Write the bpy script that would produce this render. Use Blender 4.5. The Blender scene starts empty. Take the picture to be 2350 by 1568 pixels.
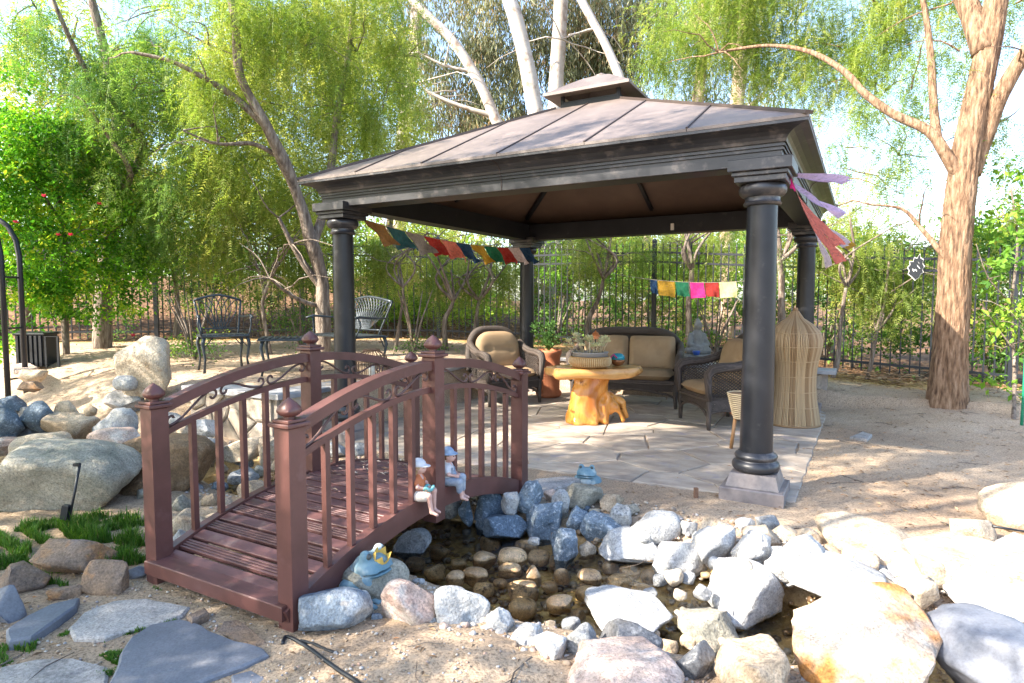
import bpy, bmesh, math, random
import numpy as np
from mathutils import Vector, Matrix, noise as mnoise

# ---------------------------------------------------------------- camera
scene = bpy.context.scene
col = scene.collection
FV = 1441.2                      # focal length for a 2350 px wide picture
PITCH, CAMH = 0.066, 1.315
cam_d = bpy.data.cameras.new('camera')
cam_d.sensor_width = 36.0
cam_d.lens = 36.0 * FV / 2350.0
cam_d.clip_end = 2000.0
cam = bpy.data.objects.new('camera', cam_d)
cam.location = (0, 0, CAMH)
cam.rotation_euler = (math.pi / 2 - PITCH, 0, 0)
col.objects.link(cam)
scene.camera = cam
# ---------------------------------------------------------------- light
SUN_EL = math.radians(37)
SUN_H = Vector((-0.93, -0.37)).normalized()
SUN = Vector((SUN_H.x * math.cos(SUN_EL), SUN_H.y * math.cos(SUN_EL), math.sin(SUN_EL)))
w = bpy.data.worlds.new('World'); scene.world = w; w.use_nodes = True
nt = w.node_tree
sky = nt.nodes.new('ShaderNodeTexSky'); sky.sky_type = 'NISHITA'; sky.sun_disc = False
sky.sun_elevation = SUN_EL
sky.sun_rotation = math.atan2(SUN.x, SUN.y)
sky.air_density = 1.0; sky.dust_density = 1.6; sky.ozone_density = 1.2
bg = nt.nodes['Background']; bg.inputs['Strength'].default_value = 0.15
nt.links.new(sky.outputs[0], bg.inputs['Color'])
sun_d = bpy.data.lights.new('sun', 'SUN'); sun_d.energy = 4.2; sun_d.angle = math.radians(0.55)
sun_d.color = (1.0, 0.91, 0.78)
sun = bpy.data.objects.new('sun', sun_d); col.objects.link(sun)
sun.rotation_euler = SUN.to_track_quat('Z', 'Y').to_euler()
sun.location = (-8, -3, 9)
scene.view_settings.view_transform = 'Standard'
scene.view_settings.look = 'None'
scene.view_settings.exposure = 2.2
scene.view_settings.gamma = 1.0
scene.render.engine = 'CYCLES'
scene.cycles.use_denoising = True
scene.cycles.max_bounces = 8
scene.cycles.transparent_max_bounces = 8
scene.cycles.caustics_reflective = False
scene.cycles.caustics_refractive = False

random.seed(7)
rng = np.random.default_rng(7)
PI = math.pi

# ---------------------------------------------------------------- picture -> place helpers (metres)
_c, _s = math.cos(PITCH), math.sin(PITCH)
def ray(vx, vy):
    x = (vx - 1175.0) / FV; v = -(vy - 784.0) / FV
    return np.array([x, _c + v * _s, -_s + v * _c])
def G(vx, vy, z=0.0):
    D = ray(vx, vy); t = (z - CAMH) / D[2]
    return np.array([D[0] * t, D[1] * t, z])
def at(vx, vy, y):
    D = ray(vx, vy); t = y / D[1]
    return np.array([D[0] * t, y, CAMH + D[2] * t])

# ---------------------------------------------------------------- materials
def _new(name):
    m = bpy.data.materials.new(name); m.use_nodes = True
    n = m.node_tree.nodes; l = m.node_tree.links
    return m, n, l, n['Principled BSDF']
def rgba(c): return (c[0], c[1], c[2], 1.0)
def ramp(n, stops):
    r = n.new('ShaderNodeValToRGB'); e = r.color_ramp.elements
    while len(e) < len(stops): e.new(0.5)
    for k, (p, c) in enumerate(stops):
        e[k].position = p; e[k].color = rgba(c)
    return r
def tex(n, l, kind, scale, co, detail=5.0, rough=0.6, stretch=None):
    if stretch is not None:
        mp = n.new('ShaderNodeMapping'); mp.inputs['Scale'].default_value = stretch
        l.new(co, mp.inputs['Vector']); co = mp.outputs[0]
    t = n.new({'noise': 'ShaderNodeTexNoise', 'voronoi': 'ShaderNodeTexVoronoi', 'wave': 'ShaderNodeTexWave'}[kind])
    t.inputs['Scale'].default_value = scale
    if kind == 'noise':
        t.inputs['Detail'].default_value = detail; t.inputs['Roughness'].default_value = rough
    l.new(co, t.inputs['Vector'])
    return t
def mix(n, l, fac, a, b, mode='MIX'):
    m = n.new('ShaderNodeMix'); m.data_type = 'RGBA'; m.blend_type = mode
    if isinstance(fac, (int, float)): m.inputs[0].default_value = fac
    else: l.new(fac, m.inputs[0])
    for s, v in ((m.inputs[6], a), (m.inputs[7], b)):
        if isinstance(v, tuple): s.default_value = rgba(v)
        else: l.new(v, s)
    return m.outputs[2]
def M(name, c1, c2=None, scale=6.0, rough=0.6, bump=0.0, bscale=60.0, metal=0.0, speck=None, rnd=0.0,
      grain=0.0, stretch=None, spec=0.5, dist=0.01, c3=None, bstretch=None, contrast=(0.35, 0.65), worn=None, trans=0.0):
    m, n, l, b = _new(name)
    tc = n.new('ShaderNodeTexCoord'); oi = n.new('ShaderNodeObjectInfo')
    add = n.new('ShaderNodeVectorMath'); add.operation = 'MULTIPLY_ADD'
    l.new(oi.outputs['Random'], add.inputs[0]); add.inputs[1].default_value = (17.0, 31.0, 23.0)
    l.new(tc.outputs['Object'], add.inputs[2]); co = add.outputs[0]
    out = None
    if c2 is not None:
        t = tex(n, l, 'noise', scale, co, stretch=stretch)
        st = [(contrast[0], c1), (contrast[1], c2)]
        if c3 is not None: st = [(contrast[0], c1), (0.5, c2), (contrast[1], c3)]
        r = ramp(n, st); l.new(t.outputs[0], r.inputs[0]); out = r.outputs[0]
    if speck is not None:
        sc, ssc, lo, hi = speck
        t2 = tex(n, l, 'noise', ssc, co, detail=3.0)
        r2 = ramp(n, [(lo, (0, 0, 0)), (hi, (1, 1, 1))]); l.new(t2.outputs[0], r2.inputs[0])
        out = mix(n, l, r2.outputs[0], out if out is not None else tuple(c1), tuple(sc))
    if grain > 0:
        t4 = tex(n, l, 'noise', 95.0, co, detail=4.0, rough=0.75)
        r4 = ramp(n, [(0.34, (1 - grain,) * 3), (0.5, (1, 1, 1)), (0.66, (1 + grain * .7,) * 3)]); l.new(t4.outputs[0], r4.inputs[0])
        t5 = tex(n, l, 'noise', 11.0, co, detail=7.0, rough=0.7)
        r5 = ramp(n, [(0.33, (1 - grain * .75,) * 3), (0.52, (1, 1, 1)), (0.7, (1 + grain * .35,) * 3)]); l.new(t5.outputs[0], r5.inputs[0])
        out = mix(n, l, 1.0, out, mix(n, l, 1.0, r4.outputs[0], r5.outputs[0], 'MULTIPLY'), 'MULTIPLY')
    if worn is not None:
        sc, lo, hi = worn
        ge = n.new('ShaderNodeNewGeometry')
        t2 = tex(n, l, 'noise', 9.0, co, detail=6.0)
        r2 = ramp(n, [(lo, (0, 0, 0)), (hi, (1, 1, 1))]); l.new(t2.outputs[0], r2.inputs[0])
        out = mix(n, l, r2.outputs[0], out if out is not None else tuple(c1), tuple(sc))
    if rnd > 0:
        hs = n.new('ShaderNodeHueSaturation')
        mr = n.new('ShaderNodeMapRange'); mr.inputs[3].default_value = 1 - rnd; mr.inputs[4].default_value = 1 + rnd
        l.new(oi.outputs['Random'], mr.inputs[0]); l.new(mr.outputs[0], hs.inputs['Value'])
        if out is None: hs.inputs['Color'].default_value = rgba(c1)
        else: l.new(out, hs.inputs['Color'])
        out = hs.outputs[0]
    if out is None: b.inputs['Base Color'].default_value = rgba(c1)
    else: l.new(out, b.inputs['Base Color'])
    b.inputs['Roughness'].default_value = rough; b.inputs['Metallic'].default_value = metal
    b.inputs['Specular IOR Level'].default_value = spec
    if bump > 0:
        t3 = tex(n, l, 'noise', bscale, co, detail=8.0, rough=0.65, stretch=bstretch)
        bp = n.new('ShaderNodeBump'); bp.inputs['Strength'].default_value = bump; bp.inputs['Distance'].default_value = dist
        l.new(t3.outputs[0], bp.inputs['Height']); l.new(bp.outputs[0], b.inputs['Normal'])
    if trans > 0:
        tr = n.new('ShaderNodeBsdfTranslucent'); mx = n.new('ShaderNodeMixShader'); mx.inputs[0].default_value = trans
        if out is None: tr.inputs[0].default_value = rgba(c1)
        else: l.new(out, tr.inputs[0])
        l.new(b.outputs[0], mx.inputs[1]); l.new(tr.outputs[0], mx.inputs[2])
        l.new(mx.outputs[0], n['Material Output'].inputs[0])
    return m
def leafmat(name, stops, trans=0.42, rough=0.5, boost=1.25):
    m, n, l, b = _new(name)
    a = n.new('ShaderNodeAttribute'); a.attribute_name = 'rnd'
    r = ramp(n, stops); l.new(a.outputs['Fac'], r.inputs[0])
    l.new(r.outputs[0], b.inputs['Base Color']); b.inputs['Roughness'].default_value = rough
    b.inputs['Specular IOR Level'].default_value = 0.25
    tr = n.new('ShaderNodeBsdfTranslucent')
    mu = mix(n, l, 1.0, r.outputs[0], (boost, boost * 1.08, boost * 0.55), 'MULTIPLY')
    l.new(mu, tr.inputs[0])
    mx = n.new('ShaderNodeMixShader'); mx.inputs[0].default_value = trans
    l.new(b.outputs[0], mx.inputs[1]); l.new(tr.outputs[0], mx.inputs[2])
    l.new(mx.outputs[0], n['Material Output'].inputs[0])
    return m

# ---------------------------------------------------------------- mesh builder
class MB:
    def __init__(s): s.v = []; s.f = []
    def add(s, vs, fs):
        o = len(s.v); s.v += [tuple(map(float, p)) for p in vs]; s.f += [tuple(i + o for i in f) for f in fs]; return s
    def box(s, c, d, rz=0.0, R=None, bev=0.0):
        hx, hy, hz = d[0] / 2, d[1] / 2, d[2] / 2
        if R is None: R = Matrix.Rotation(rz, 3, 'Z')
        c = Vector(c)
        if bev <= 0:
            P = [R @ Vector((x * hx, y * hy, z * hz)) + c for z in (-1, 1) for y in (-1, 1) for x in (-1, 1)]
            return s.add(P, [(0, 2, 3, 1), (4, 5, 7, 6), (0, 1, 5, 4), (2, 6, 7, 3), (0, 4, 6, 2), (1, 3, 7, 5)])
        b = bev; P = []
        for (ex, ey, z) in ((hx - b, hy - b, -hz), (hx, hy, -hz + b), (hx, hy, hz - b), (hx - b, hy - b, hz)):
            P += [R @ Vector((x * ex, y * ey, z)) + c for (x, y) in ((-1, -1), (1, -1), (1, 1), (-1, 1))]
        F = [(3, 2, 1, 0), (12, 13, 14, 15)]
        for k in range(3):
            for i in range(4):
                j = (i + 1) % 4; F.append((4 * k + i, 4 * k + j, 4 * k + 4 + j, 4 * k + 4 + i))
        return s.add(P, F)
    def tube(s, pts, r, n=8, cap=True, flat=None):
        pts = [Vector(p) for p in pts]; m = len(pts)
        if not hasattr(r, '__len__'): r = [r] * m
        T = []
        for i in range(m):
            t = pts[min(i + 1, m - 1)] - pts[max(i - 1, 0)]
            T.append(t.normalized() if t.length > 1e-9 else Vector((0, 0, 1)))
        up = Vector((0, 0, 1)) if abs(T[0].z) < 0.9 else Vector((1, 0, 0))
        nrm = (up - T[0] * up.dot(T[0])).normalized(); V = []
        for i in range(m):
            nrm = nrm - T[i] * nrm.dot(T[i])
            nrm = nrm.normalized() if nrm.length > 1e-6 else T[i].orthogonal().normalized()
            bi = T[i].cross(nrm)
            for k in range(n):
                a = 2 * PI * k / n
                V.append(pts[i] + (nrm * math.cos(a) + bi * math.sin(a)) * r[i])
        F = [(i * n + k, i * n + (k + 1) % n, (i + 1) * n + (k + 1) % n, (i + 1) * n + k) for i in range(m - 1) for k in range(n)]
        if cap: F += [tuple(range(n - 1, -1, -1)), tuple((m - 1) * n + k for k in range(n))]
        return s.add(V, F)
    def bar(s, pts, wd, ht, up=(0, 0, 1)):          # rectangular section swept along a path
        pts = [Vector(p) for p in pts]; m = len(pts); V = []; up = Vector(up)
        for i in range(m):
            t = (pts[min(i + 1, m - 1)] - pts[max(i - 1, 0)]).normalized()
            sd = t.cross(up).normalized(); u2 = sd.cross(t).normalized()
            for (a, b) in ((-1, -1), (1, -1), (1, 1), (-1, 1)):
                V.append(pts[i] + sd * a * wd / 2 + u2 * b * ht / 2)
        F = [(4 * i + k, 4 * i + (k + 1) % 4, 4 * i + 4 + (k + 1) % 4, 4 * i + 4 + k) for i in range(m - 1) for k in range(4)]
        F += [(3, 2, 1, 0), tuple(4 * (m - 1) + k for k in range(4))]
        return s.add(V, F)
    def lathe(s, prof, c=(0, 0, 0), n=24, rot=0.0, cap=True, sq=None):
        V = []
        for (r, z) in prof:
            for k in range(n):
                a = 2 * PI * k / n + rot
                V.append((c[0] + r * math.cos(a), c[1] + r * math.sin(a), c[2] + z))
        m = len(prof)
        F = [(i * n + k, i * n + (k + 1) % n, (i + 1) * n + (k + 1) % n, (i + 1) * n + k) for i in range(m - 1) for k in range(n)]
        if cap: F += [tuple(range(n - 1, -1, -1)), tuple((m - 1) * n + k for k in range(n))]
        return s.add(V, F)
    def prism(s, poly, z0, z1, bev=0.0):
        n = len(poly); area = sum(poly[i][0] * poly[(i + 1) % n][1] - poly[(i + 1) % n][0] * poly[i][1] for i in range(n))
        if area < 0: poly = poly[::-1]
        V = [(p[0], p[1], z0) for p in poly] + [(p[0], p[1], z1 - bev) for p in poly]
        F = [tuple(range(n - 1, -1, -1))] + [(i, (i + 1) % n, n + (i + 1) % n, n + i) for i in range(n)]
        top = n
        if bev > 0:
            cx = sum(p[0] for p in poly) / n; cy = sum(p[1] for p in poly) / n
            for p in poly:
                d = math.hypot(cx - p[0], cy - p[1]) + 1e-6; k = min(bev * 1.3 / d, 0.3)
                V.append((p[0] + (cx - p[0]) * k, p[1] + (cy - p[1]) * k, z1))
            F += [(n + i, n + (i + 1) % n, 2 * n + (i + 1) % n, 2 * n + i) for i in range(n)]; top = 2 * n
        F.append(tuple(top + i for i in range(n)))
        return s.add(V, F)
    def sphere(s, c, r, nu=12, nv=8):
        if not hasattr(r, '__len__'): r = (r, r, r)
        V = [(c[0], c[1], c[2] - r[2])]
        for j in range(1, nv):
            t = -PI / 2 + PI * j / nv
            for k in range(nu):
                a = 2 * PI * k / nu
                V.append((c[0] + r[0] * math.cos(t) * math.cos(a), c[1] + r[1] * math.cos(t) * math.sin(a), c[2] + r[2] * math.sin(t)))
        V.append((c[0], c[1], c[2] + r[2])); e = len(V) - 1; F = []
        for k in range(nu):
            k2 = (k + 1) % nu
            F.append((0, 1 + k2, 1 + k)); F.append((e, 1 + (nv - 2) * nu + k, 1 + (nv - 2) * nu + k2))
            for j in range(nv - 2): F.append((1 + j * nu + k, 1 + j * nu + k2, 1 + (j + 1) * nu + k2, 1 + (j + 1) * nu + k))
        return s.add(V, F)
    def build(s, name, mat, parent=None, smooth=False, loc=None, rz=0.0):
        me = bpy.data.meshes.new(name); me.from_pydata(s.v, [], s.f); me.update()
        return link(name, me, mat, parent, smooth, loc, rz)
def link(name, me, mat, parent=None, smooth=False, loc=None, rz=0.0):
    if mat is not None and not me.materials: me.materials.append(mat)
    if smooth: me.polygons.foreach_set('use_smooth', np.ones(len(me.polygons), bool))
    o = bpy.data.objects.new(name, me); col.objects.link(o)
    if loc is not None: o.location = loc
    if rz: o.rotation_euler.z = rz
    if parent is not None: o.parent = parent
    return o
def share(name, src, parent, loc=None, rz=None):
    o = bpy.data.objects.new(name, src.data); col.objects.link(o); o.parent = parent
    if loc is not None: o.location = loc
    if rz is not None: o.rotation_euler.z = rz
    return o
def empty(name, loc=(0, 0, 0), rz=0.0):
    o = bpy.data.objects.new(name, None); o.empty_display_size = 0.1
    o.location = loc; o.rotation_euler.z = rz; col.objects.link(o); return o
def tag(o, label=None, cat=None, group=None, kind=None):
    if label: o['label'] = label
    if cat: o['category'] = cat
    if group: o['group'] = group
    if kind: o['kind'] = kind
    return o
def copy_tree(o, parent=None):
    c = o.copy(); col.objects.link(c); c.parent = parent
    for ch in list(o.children): copy_tree(ch, c)
    return c
def autosmooth(o, ang=40):
    me = o.data; me.polygons.foreach_set('use_smooth', np.ones(len(me.polygons), bool))
    bm = bmesh.new(); bm.from_mesh(me)
    for e in bm.edges:
        if len(e.link_faces) == 2 and e.calc_face_angle(0) > math.radians(ang): e.smooth = False
    bm.to_mesh(me); bm.free(); return o
def npmesh(name, V, F, attr=None):
    """V (n,3), F (m,k) numpy -> mesh, quickly"""
    me = bpy.data.meshes.new(name); k = F.shape[1]
    me.vertices.add(len(V)); me.vertices.foreach_set('co', np.ascontiguousarray(V, np.float32).ravel())
    me.loops.add(F.size); me.loops.foreach_set('vertex_index', np.ascontiguousarray(F, np.int32).ravel())
    me.polygons.add(len(F)); me.polygons.foreach_set('loop_start', np.arange(0, F.size, k, dtype=np.int32))
    if attr is not None:
        a = me.attributes.new('rnd', 'FLOAT', 'POINT'); a.data.foreach_set('value', np.ascontiguousarray(attr, np.float32))
    me.update(calc_edges=True)
    return me

# ---------------------------------------------------------------- signed distance meshes (statues, roots)
def s_ell(c, r):
    c = np.array(c); r = np.array(r)
    def f(P):
        q = (P - c) / r; k = np.linalg.norm(q, axis=-1); return (k - 1) * r.min() * (0.5 + 0.5 * np.minimum(k, 1.5))
    return f
def s_cap(a, b, ra, rb):
    a = np.array(a, float); b = np.array(b, float); d = b - a; L = max(d @ d, 1e-9)
    def f(P):
        t = np.clip(((P - a) @ d) / L, 0, 1); return np.linalg.norm(P - a - t[..., None] * d, axis=-1) - (ra + (rb - ra) * t)
    return f
def s_box(c, h, r):
    c = np.array(c, float); h = np.array(h, float)
    def f(P):
        q = np.abs(P - c) - h + r
        return np.linalg.norm(np.maximum(q, 0), axis=-1) + np.minimum(q.max(-1), 0) - r
    return f
def s_un(fs, k):
    def f(P):
        d = fs[0](P)
        for g in fs[1:]:
            e = g(P); h = np.clip(0.5 + 0.5 * (e - d) / k, 0, 1); d = e + (d - e) * h - k * h * (1 - h)
        return d
    return f
def s_sub(f, g, k):
    def h_(P):
        d = f(P); e = -g(P); h = np.clip(0.5 - 0.5 * (d - e) / k, 0, 1); return d + (e - d) * h + k * h * (1 - h)
    return h_
def sdf_mesh(name, f, lo, hi, h):
    lo = np.array(lo, float); hi = np.array(hi, float)
    n = np.ceil((hi - lo) / h).astype(int) + 1
    ax = [lo[i] + h * np.arange(n[i]) for i in range(3)]
    P = np.stack(np.meshgrid(*ax, indexing='ij'), -1); D = f(P)
    sg = D < 0; nx, ny, nz = n - 1
    acc = np.zeros((nx, ny, nz, 3)); cnt = np.zeros((nx, ny, nz))
    off = [(i, j, k) for i in (0, 1) for j in (0, 1) for k in (0, 1)]
    def sl(A, o): return A[o[0]:o[0] + nx, o[1]:o[1] + ny, o[2]:o[2] + nz]
    for a in off:
        for ax_ in range(3):
            if a[ax_] == 1: continue
            b = list(a); b[ax_] = 1
            da, db = sl(D, a), sl(D, b); cr = (da < 0) != (db < 0)
            t = np.where(cr, da / np.where(cr, da - db, 1), 0)
            q = np.zeros((nx, ny, nz, 3)); q[:] = a; q[..., ax_] += t
            acc += q * cr[..., None]; cnt += cr
    act = cnt > 0; idx = -np.ones((nx, ny, nz), int); idx[act] = np.arange(act.sum())
    ii = np.argwhere(act); V = lo + h * (ii + acc[act] / cnt[act][:, None]); F = []
    for ax_ in range(3):
        o1, o2 = [(1, 2), (2, 0), (0, 1)][ax_]
        sh = [slice(1, None)] * 3
        s0 = np.take(sg, range(0, sg.shape[ax_] - 1), ax_); s1 = np.take(sg, range(1, sg.shape[ax_]), ax_)
        e = np.argwhere(s0 != s1)
        ok = (e[:, o1] > 0) & (e[:, o2] > 0) & (e[:, o1] < (nx, ny, nz)[o1]) & (e[:, o2] < (nx, ny, nz)[o2]); e = e[ok]
        if len(e) == 0: continue
        fl = s0[tuple(e.T)]
        def g(d1, d2):
            q = e.copy(); q[:, o1] -= d1; q[:, o2] -= d2; return idx[tuple(q.T)]
        q = np.stack([g(1, 1), g(0, 1), g(0, 0), g(1, 0)], 1)
        q[~fl] = q[~fl][:, ::-1]; F.append(q)
    return npmesh(name, V, np.concatenate(F))
def sdf_obj(name, f, lo, hi, h, mat, parent=None, loc=None, rz=0.0):
    return link(name, sdf_mesh(name, f, lo, hi, h), mat, parent, True, loc, rz)
def fbm(P, sc, seed=0.0, oct=4):
    """cheap vectorised sine noise for shaping rocks and ground"""
    P = np.asarray(P) * sc + seed; v = 0; a = 1.0
    for k in range(oct):
        v = v + a * (np.sin(P[..., 0] * 1.7 + 1.3 * np.sin(P[..., 1] * 1.1 + k)) * np.sin(P[..., 1] * 1.9 + 1.2 * np.sin(P[..., 2 if P.shape[-1] > 2 else 0] * 1.3 + 2 * k))
                     + np.sin((P[..., 2] if P.shape[-1] > 2 else P[..., 0] * .7) * 2.1 + P[..., 0] * 0.9 + k))
        P = P * 2.03 + 5.1; a *= 0.5
    return v / 2.0

# ================================================================ materials used below
SAND_L = (0.50, 0.385, 0.265); SAND_D = (0.36, 0.265, 0.18)
def sandmat():
    m, n, l, b = _new('sandy_ground')
    tc = n.new('ShaderNodeTexCoord'); co = tc.outputs['Object']
    big = tex(n, l, 'noise', 0.9, co, detail=8.0, rough=0.6)
    r = ramp(n, [(0.3, (0.29, 0.21, 0.145)), (0.52, (0.40, 0.305, 0.215)), (0.72, (0.46, 0.365, 0.27))]); l.new(big.outputs[0], r.inputs[0])
    gr = tex(n, l, 'noise', 85.0, co, detail=3.0, rough=0.7)
    rg = ramp(n, [(0.36, (0.52, 0.5, 0.48)), (0.5, (1, 1, 1)), (0.66, (1.25, 1.22, 1.2))]); l.new(gr.outputs[0], rg.inputs[0])
    base = mix(n, l, 1.0, r.outputs[0], rg.outputs[0], 'MULTIPLY')
    # dark bits of twig and bark lying on the sand
    vo = tex(n, l, 'voronoi', 9.0, co, stretch=(1.0, 2.6, 1.0))
    rv = ramp(n, [(0.02, (1, 1, 1)), (0.07, (0, 0, 0))]); l.new(vo.outputs['Distance'], rv.inputs[0])
    base = mix(n, l, rv.outputs[0], base, (0.16, 0.10, 0.06))
    at_ = n.new('ShaderNodeAttribute'); at_.attribute_name = 'rnd'      # 1 where bark mulch lies, 0.5 in the stream bed
    mu = tex(n, l, 'voronoi', 14.0, co, stretch=(1.0, 1.9, 1.0)); 
    rm = ramp(n, [(0.0, (0.05, 0.025, 0.013)), (0.35, (0.13, 0.065, 0.032)), (0.7, (0.25, 0.15, 0.085)), (1.0, (0.09, 0.05, 0.027))]); 
    sep = n.new('ShaderNodeSeparateColor'); l.new(mu.outputs['Color'], sep.inputs[0]); l.new(sep.outputs[0], rm.inputs[0])
    bed = tex(n, l, 'noise', 30.0, co, detail=6.0)
    rb = ramp(n, [(0.3, (0.22, 0.14, 0.05)), (0.5, (0.46, 0.30, 0.11)), (0.66, (0.62, 0.45, 0.19)), (0.8, (0.60, 0.50, 0.33))]); l.new(bed.outputs[0], rb.inputs[0])
    rs = ramp(n, [(0.0, (0, 0, 0)), (0.5, (1, 1, 1))]); l.new(at_.outputs['Fac'], rs.inputs[0])
    base = mix(n, l, rs.outputs[0], base, rb.outputs[0])
    rs2 = ramp(n, [(0.55, (0, 0, 0)), (1.0, (1, 1, 1))]); l.new(at_.outputs['Fac'], rs2.inputs[0])
    base = mix(n, l, rs2.outputs[0], base, rm.outputs[0])
    l.new(base, b.inputs['Base Color']); b.inputs['Roughness'].default_value = 0.95
    b.inputs['Specular IOR Level'].default_value = 0.15
    ad = n.new('ShaderNodeMath'); ad.operation = 'ADD'
    l.new(gr.outputs[0], ad.inputs[0]); l.new(mu.outputs['Distance'], ad.inputs[1])
    bp = n.new('ShaderNodeBump'); bp.inputs['Strength'].default_value = 0.55; bp.inputs['Distance'].default_value = 0.012
    l.new(ad.outputs[0], bp.inputs['Height']); l.new(bp.outputs[0], b.inputs['Normal'])
    return m
MAT = {}
MAT['sand'] = sandmat()
MAT['iron'] = M('black_fence_paint', (0.008, 0.011, 0.018), rough=0.45)
MAT['gazebo'] = M('charcoal_metal_paint', (0.009, 0.0105, 0.0145), (0.015, 0.0165, 0.022), scale=4, spec=.38, rough=0.4, bump=0.06, bscale=40, worn=((0.06, 0.056, 0.056), 0.62, 0.80))
MAT['gazebo_trim'] = M('charcoal_trim_paint', (0.018, 0.019, 0.024), (0.036, 0.036, 0.041), scale=3, rough=0.38, worn=((0.13, 0.115, 0.11), 0.55, 0.72), stretch=(1, 1, 3))
MAT['plinth'] = M('weathered_plinth_paint', (0.16, 0.135, 0.13), (0.27, 0.235, 0.225), scale=9, rough=0.5, bump=0.1, bscale=50, worn=((0.08, 0.07, 0.07), 0.55, 0.75))
MAT['roof'] = M('brown_roof_sheet', (0.112, 0.088, 0.077), (0.165, 0.132, 0.115), scale=2.2, rough=0.5, bump=0.05, bscale=12, speck=((0.20, 0.155, 0.135), 7.0, 0.55, 0.8), grain=0.12)
MAT['ceiling'] = M('brown_ceiling_sheet', (0.12, 0.080, 0.062), (0.155, 0.104, 0.081), scale=3, rough=0.55)
MAT['seam'] = M('dark_roof_seam', (0.05, 0.035, 0.03), rough=0.5)
MAT['flag'] = M('flagstone', (0.30, 0.245, 0.20), (0.39, 0.325, 0.262), c3=(0.46, 0.395, 0.325), scale=3.5, rough=0.72, bump=0.5, bscale=14, dist=0.012, rnd=0.13, stretch=(1, 2.2, 1), speck=((0.30, 0.27, 0.29), 6.0, 0.6, 0.75), bstretch=(1, 2.5, 1))
MAT['mortar'] = M('mortar', (0.28, 0.235, 0.20), (0.35, 0.30, 0.255), scale=20, rough=0.9, bump=0.3)
MAT['wallstone'] = M('wall_stone', (0.36, 0.29, 0.22), (0.48, 0.41, 0.33), scale=5, rough=0.85, bump=0.6, bscale=30, rnd=0.3, speck=((0.24, 0.20, 0.17), 12.0, 0.58, 0.7))
MAT['cap'] = M('bluestone_cap', (0.22, 0.23, 0.25), (0.36, 0.34, 0.33), scale=4, rough=0.7, bump=0.4, bscale=20, rnd=0.15)

# ================================================================ terrain
GZ = np.array([0.933, 6.73]); GA = -0.5096            # gazebo centre and turn
_gc, _gs = math.cos(GA), math.sin(GA)
def gl(x, y):                                          # world -> gazebo frame
    dx, dy = x - GZ[0], y - GZ[1]
    return dx * _gc + dy * _gs, -dx * _gs + dy * _gc
def gw(gx, gy, z=0.0):
    return np.array([GZ[0] + gx * _gc - gy * _gs, GZ[1] + gx * _gs + gy * _gc, z])
def sst(a, b, x):
    t = np.clip((x - a) / (b - a), 0, 1); return t * t * (3 - 2 * t)
FA = [(-14.0, 9.3), (0.3, 11.9), (9.6, 6.3)]           # fence line in plan
def fence_sd(x, y):                                    # > 0 behind the fence
    def sd(p, q):
        d = np.array(q) - np.array(p); L = np.hypot(*d); return ((y - p[1]) * d[0] - (x - p[0]) * d[1]) / L
    return np.minimum(1e9, np.maximum(-1e9, np.where(x < 0.3, sd(FA[0], FA[1]), sd(FA[1], FA[2]))))
CH = [(2.3, 2.05, .16), (1.45, 2.55, .26), (.88, 2.86, .46), (.3, 3.20, .54), (-.25, 3.60, .46), (-.8, 3.92, .38), (-1.5, 4.6, .36), (-2.3, 5.3, .40), (-3.4, 5.35, .30), (-5.2, 5.2, .22)]
WATER = -0.155
def chan_sd(x, y):
    d = np.full(np.shape(x), 9.0)
    for (a, b) in zip(CH[:-1], CH[1:]):
        dx, dy = b[0] - a[0], b[1] - a[1]
        t = np.clip(((x - a[0]) * dx + (y - a[1]) * dy) / (dx * dx + dy * dy), 0, 1)
        d = np.minimum(d, np.hypot(x - a[0] - t * dx, y - a[1] - t * dy) - (a[2] + (b[2] - a[2]) * t))
    return d
def T(x, y):
    x = np.asarray(x, float); y = np.asarray(y, float)
    gx, gy = gl(x, y)
    sd = np.maximum(np.minimum(-2.12 - gx, gy + 2.12), gy - 2.16)
    wd = 0.10 + 0.95 * sst(-3.0, -3.9, gx)
    m = sst(-wd, wd * 0.25, sd)
    hp = 0.46 - 0.40 * sst(0.2, 3.2, gx) * sst(1.0, 2.3, gy)
    fs = fence_sd(x, y)
    hp = hp + 0.16 * sst(7.3, 10.6, y) * sst(1.0, -2.0, x)
    z = hp * m
    z = z + np.clip(fs - 0.4, 0, 7) * 0.20 * sst(3.5, -3.0, x)
    z = z + 0.10 * sst(2.2, 0.2, np.hypot(x - 5.4, y - 7.7)) + 0.05 * sst(3.4, 5.0, x)
    z = z - 0.055 * sst(-0.3, -1.2, x) * sst(4.2, 3.0, y)
    z = z - 0.21 * sst(0.16, -0.22, chan_sd(x, y)) - 0.05 * sst(0.5, 0.0, chan_sd(x, y)) * (1 - m)
    # leave the patio flat
    pm = sst(2.4, 2.1, np.maximum(np.abs(gx), np.abs(gy)))
    und = 0.016 * fbm(np.stack([x, y, x * 0], -1), 1.3) + 0.006 * fbm(np.stack([x, y, x * 0], -1), 6.0, 3.0)
    z = z + und * (1 - pm) * np.where(np.hypot(x, y) < 30, 1, 0)
    return z - 0.012 * pm * (1 - m)
def Tz(x, y): return float(T(np.array([x]), np.array([y]))[0])
xs = np.concatenate([-np.geomspace(400, 8.2, 34), np.arange(-8, 9.01, 0.055), np.geomspace(9.2, 400, 34)])
ys = np.concatenate([-np.geomspace(60, 0.4, 14), np.arange(0, 13.01, 0.055), np.geomspace(13.2, 600, 34)])
X, Y = np.meshgrid(xs, ys, indexing='ij'); Z = T(X, Y)
Z = Z + 0.004 * rng.standard_normal(Z.shape) * ((np.abs(X) < 8) & (Y > 0) & (Y < 13))
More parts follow.
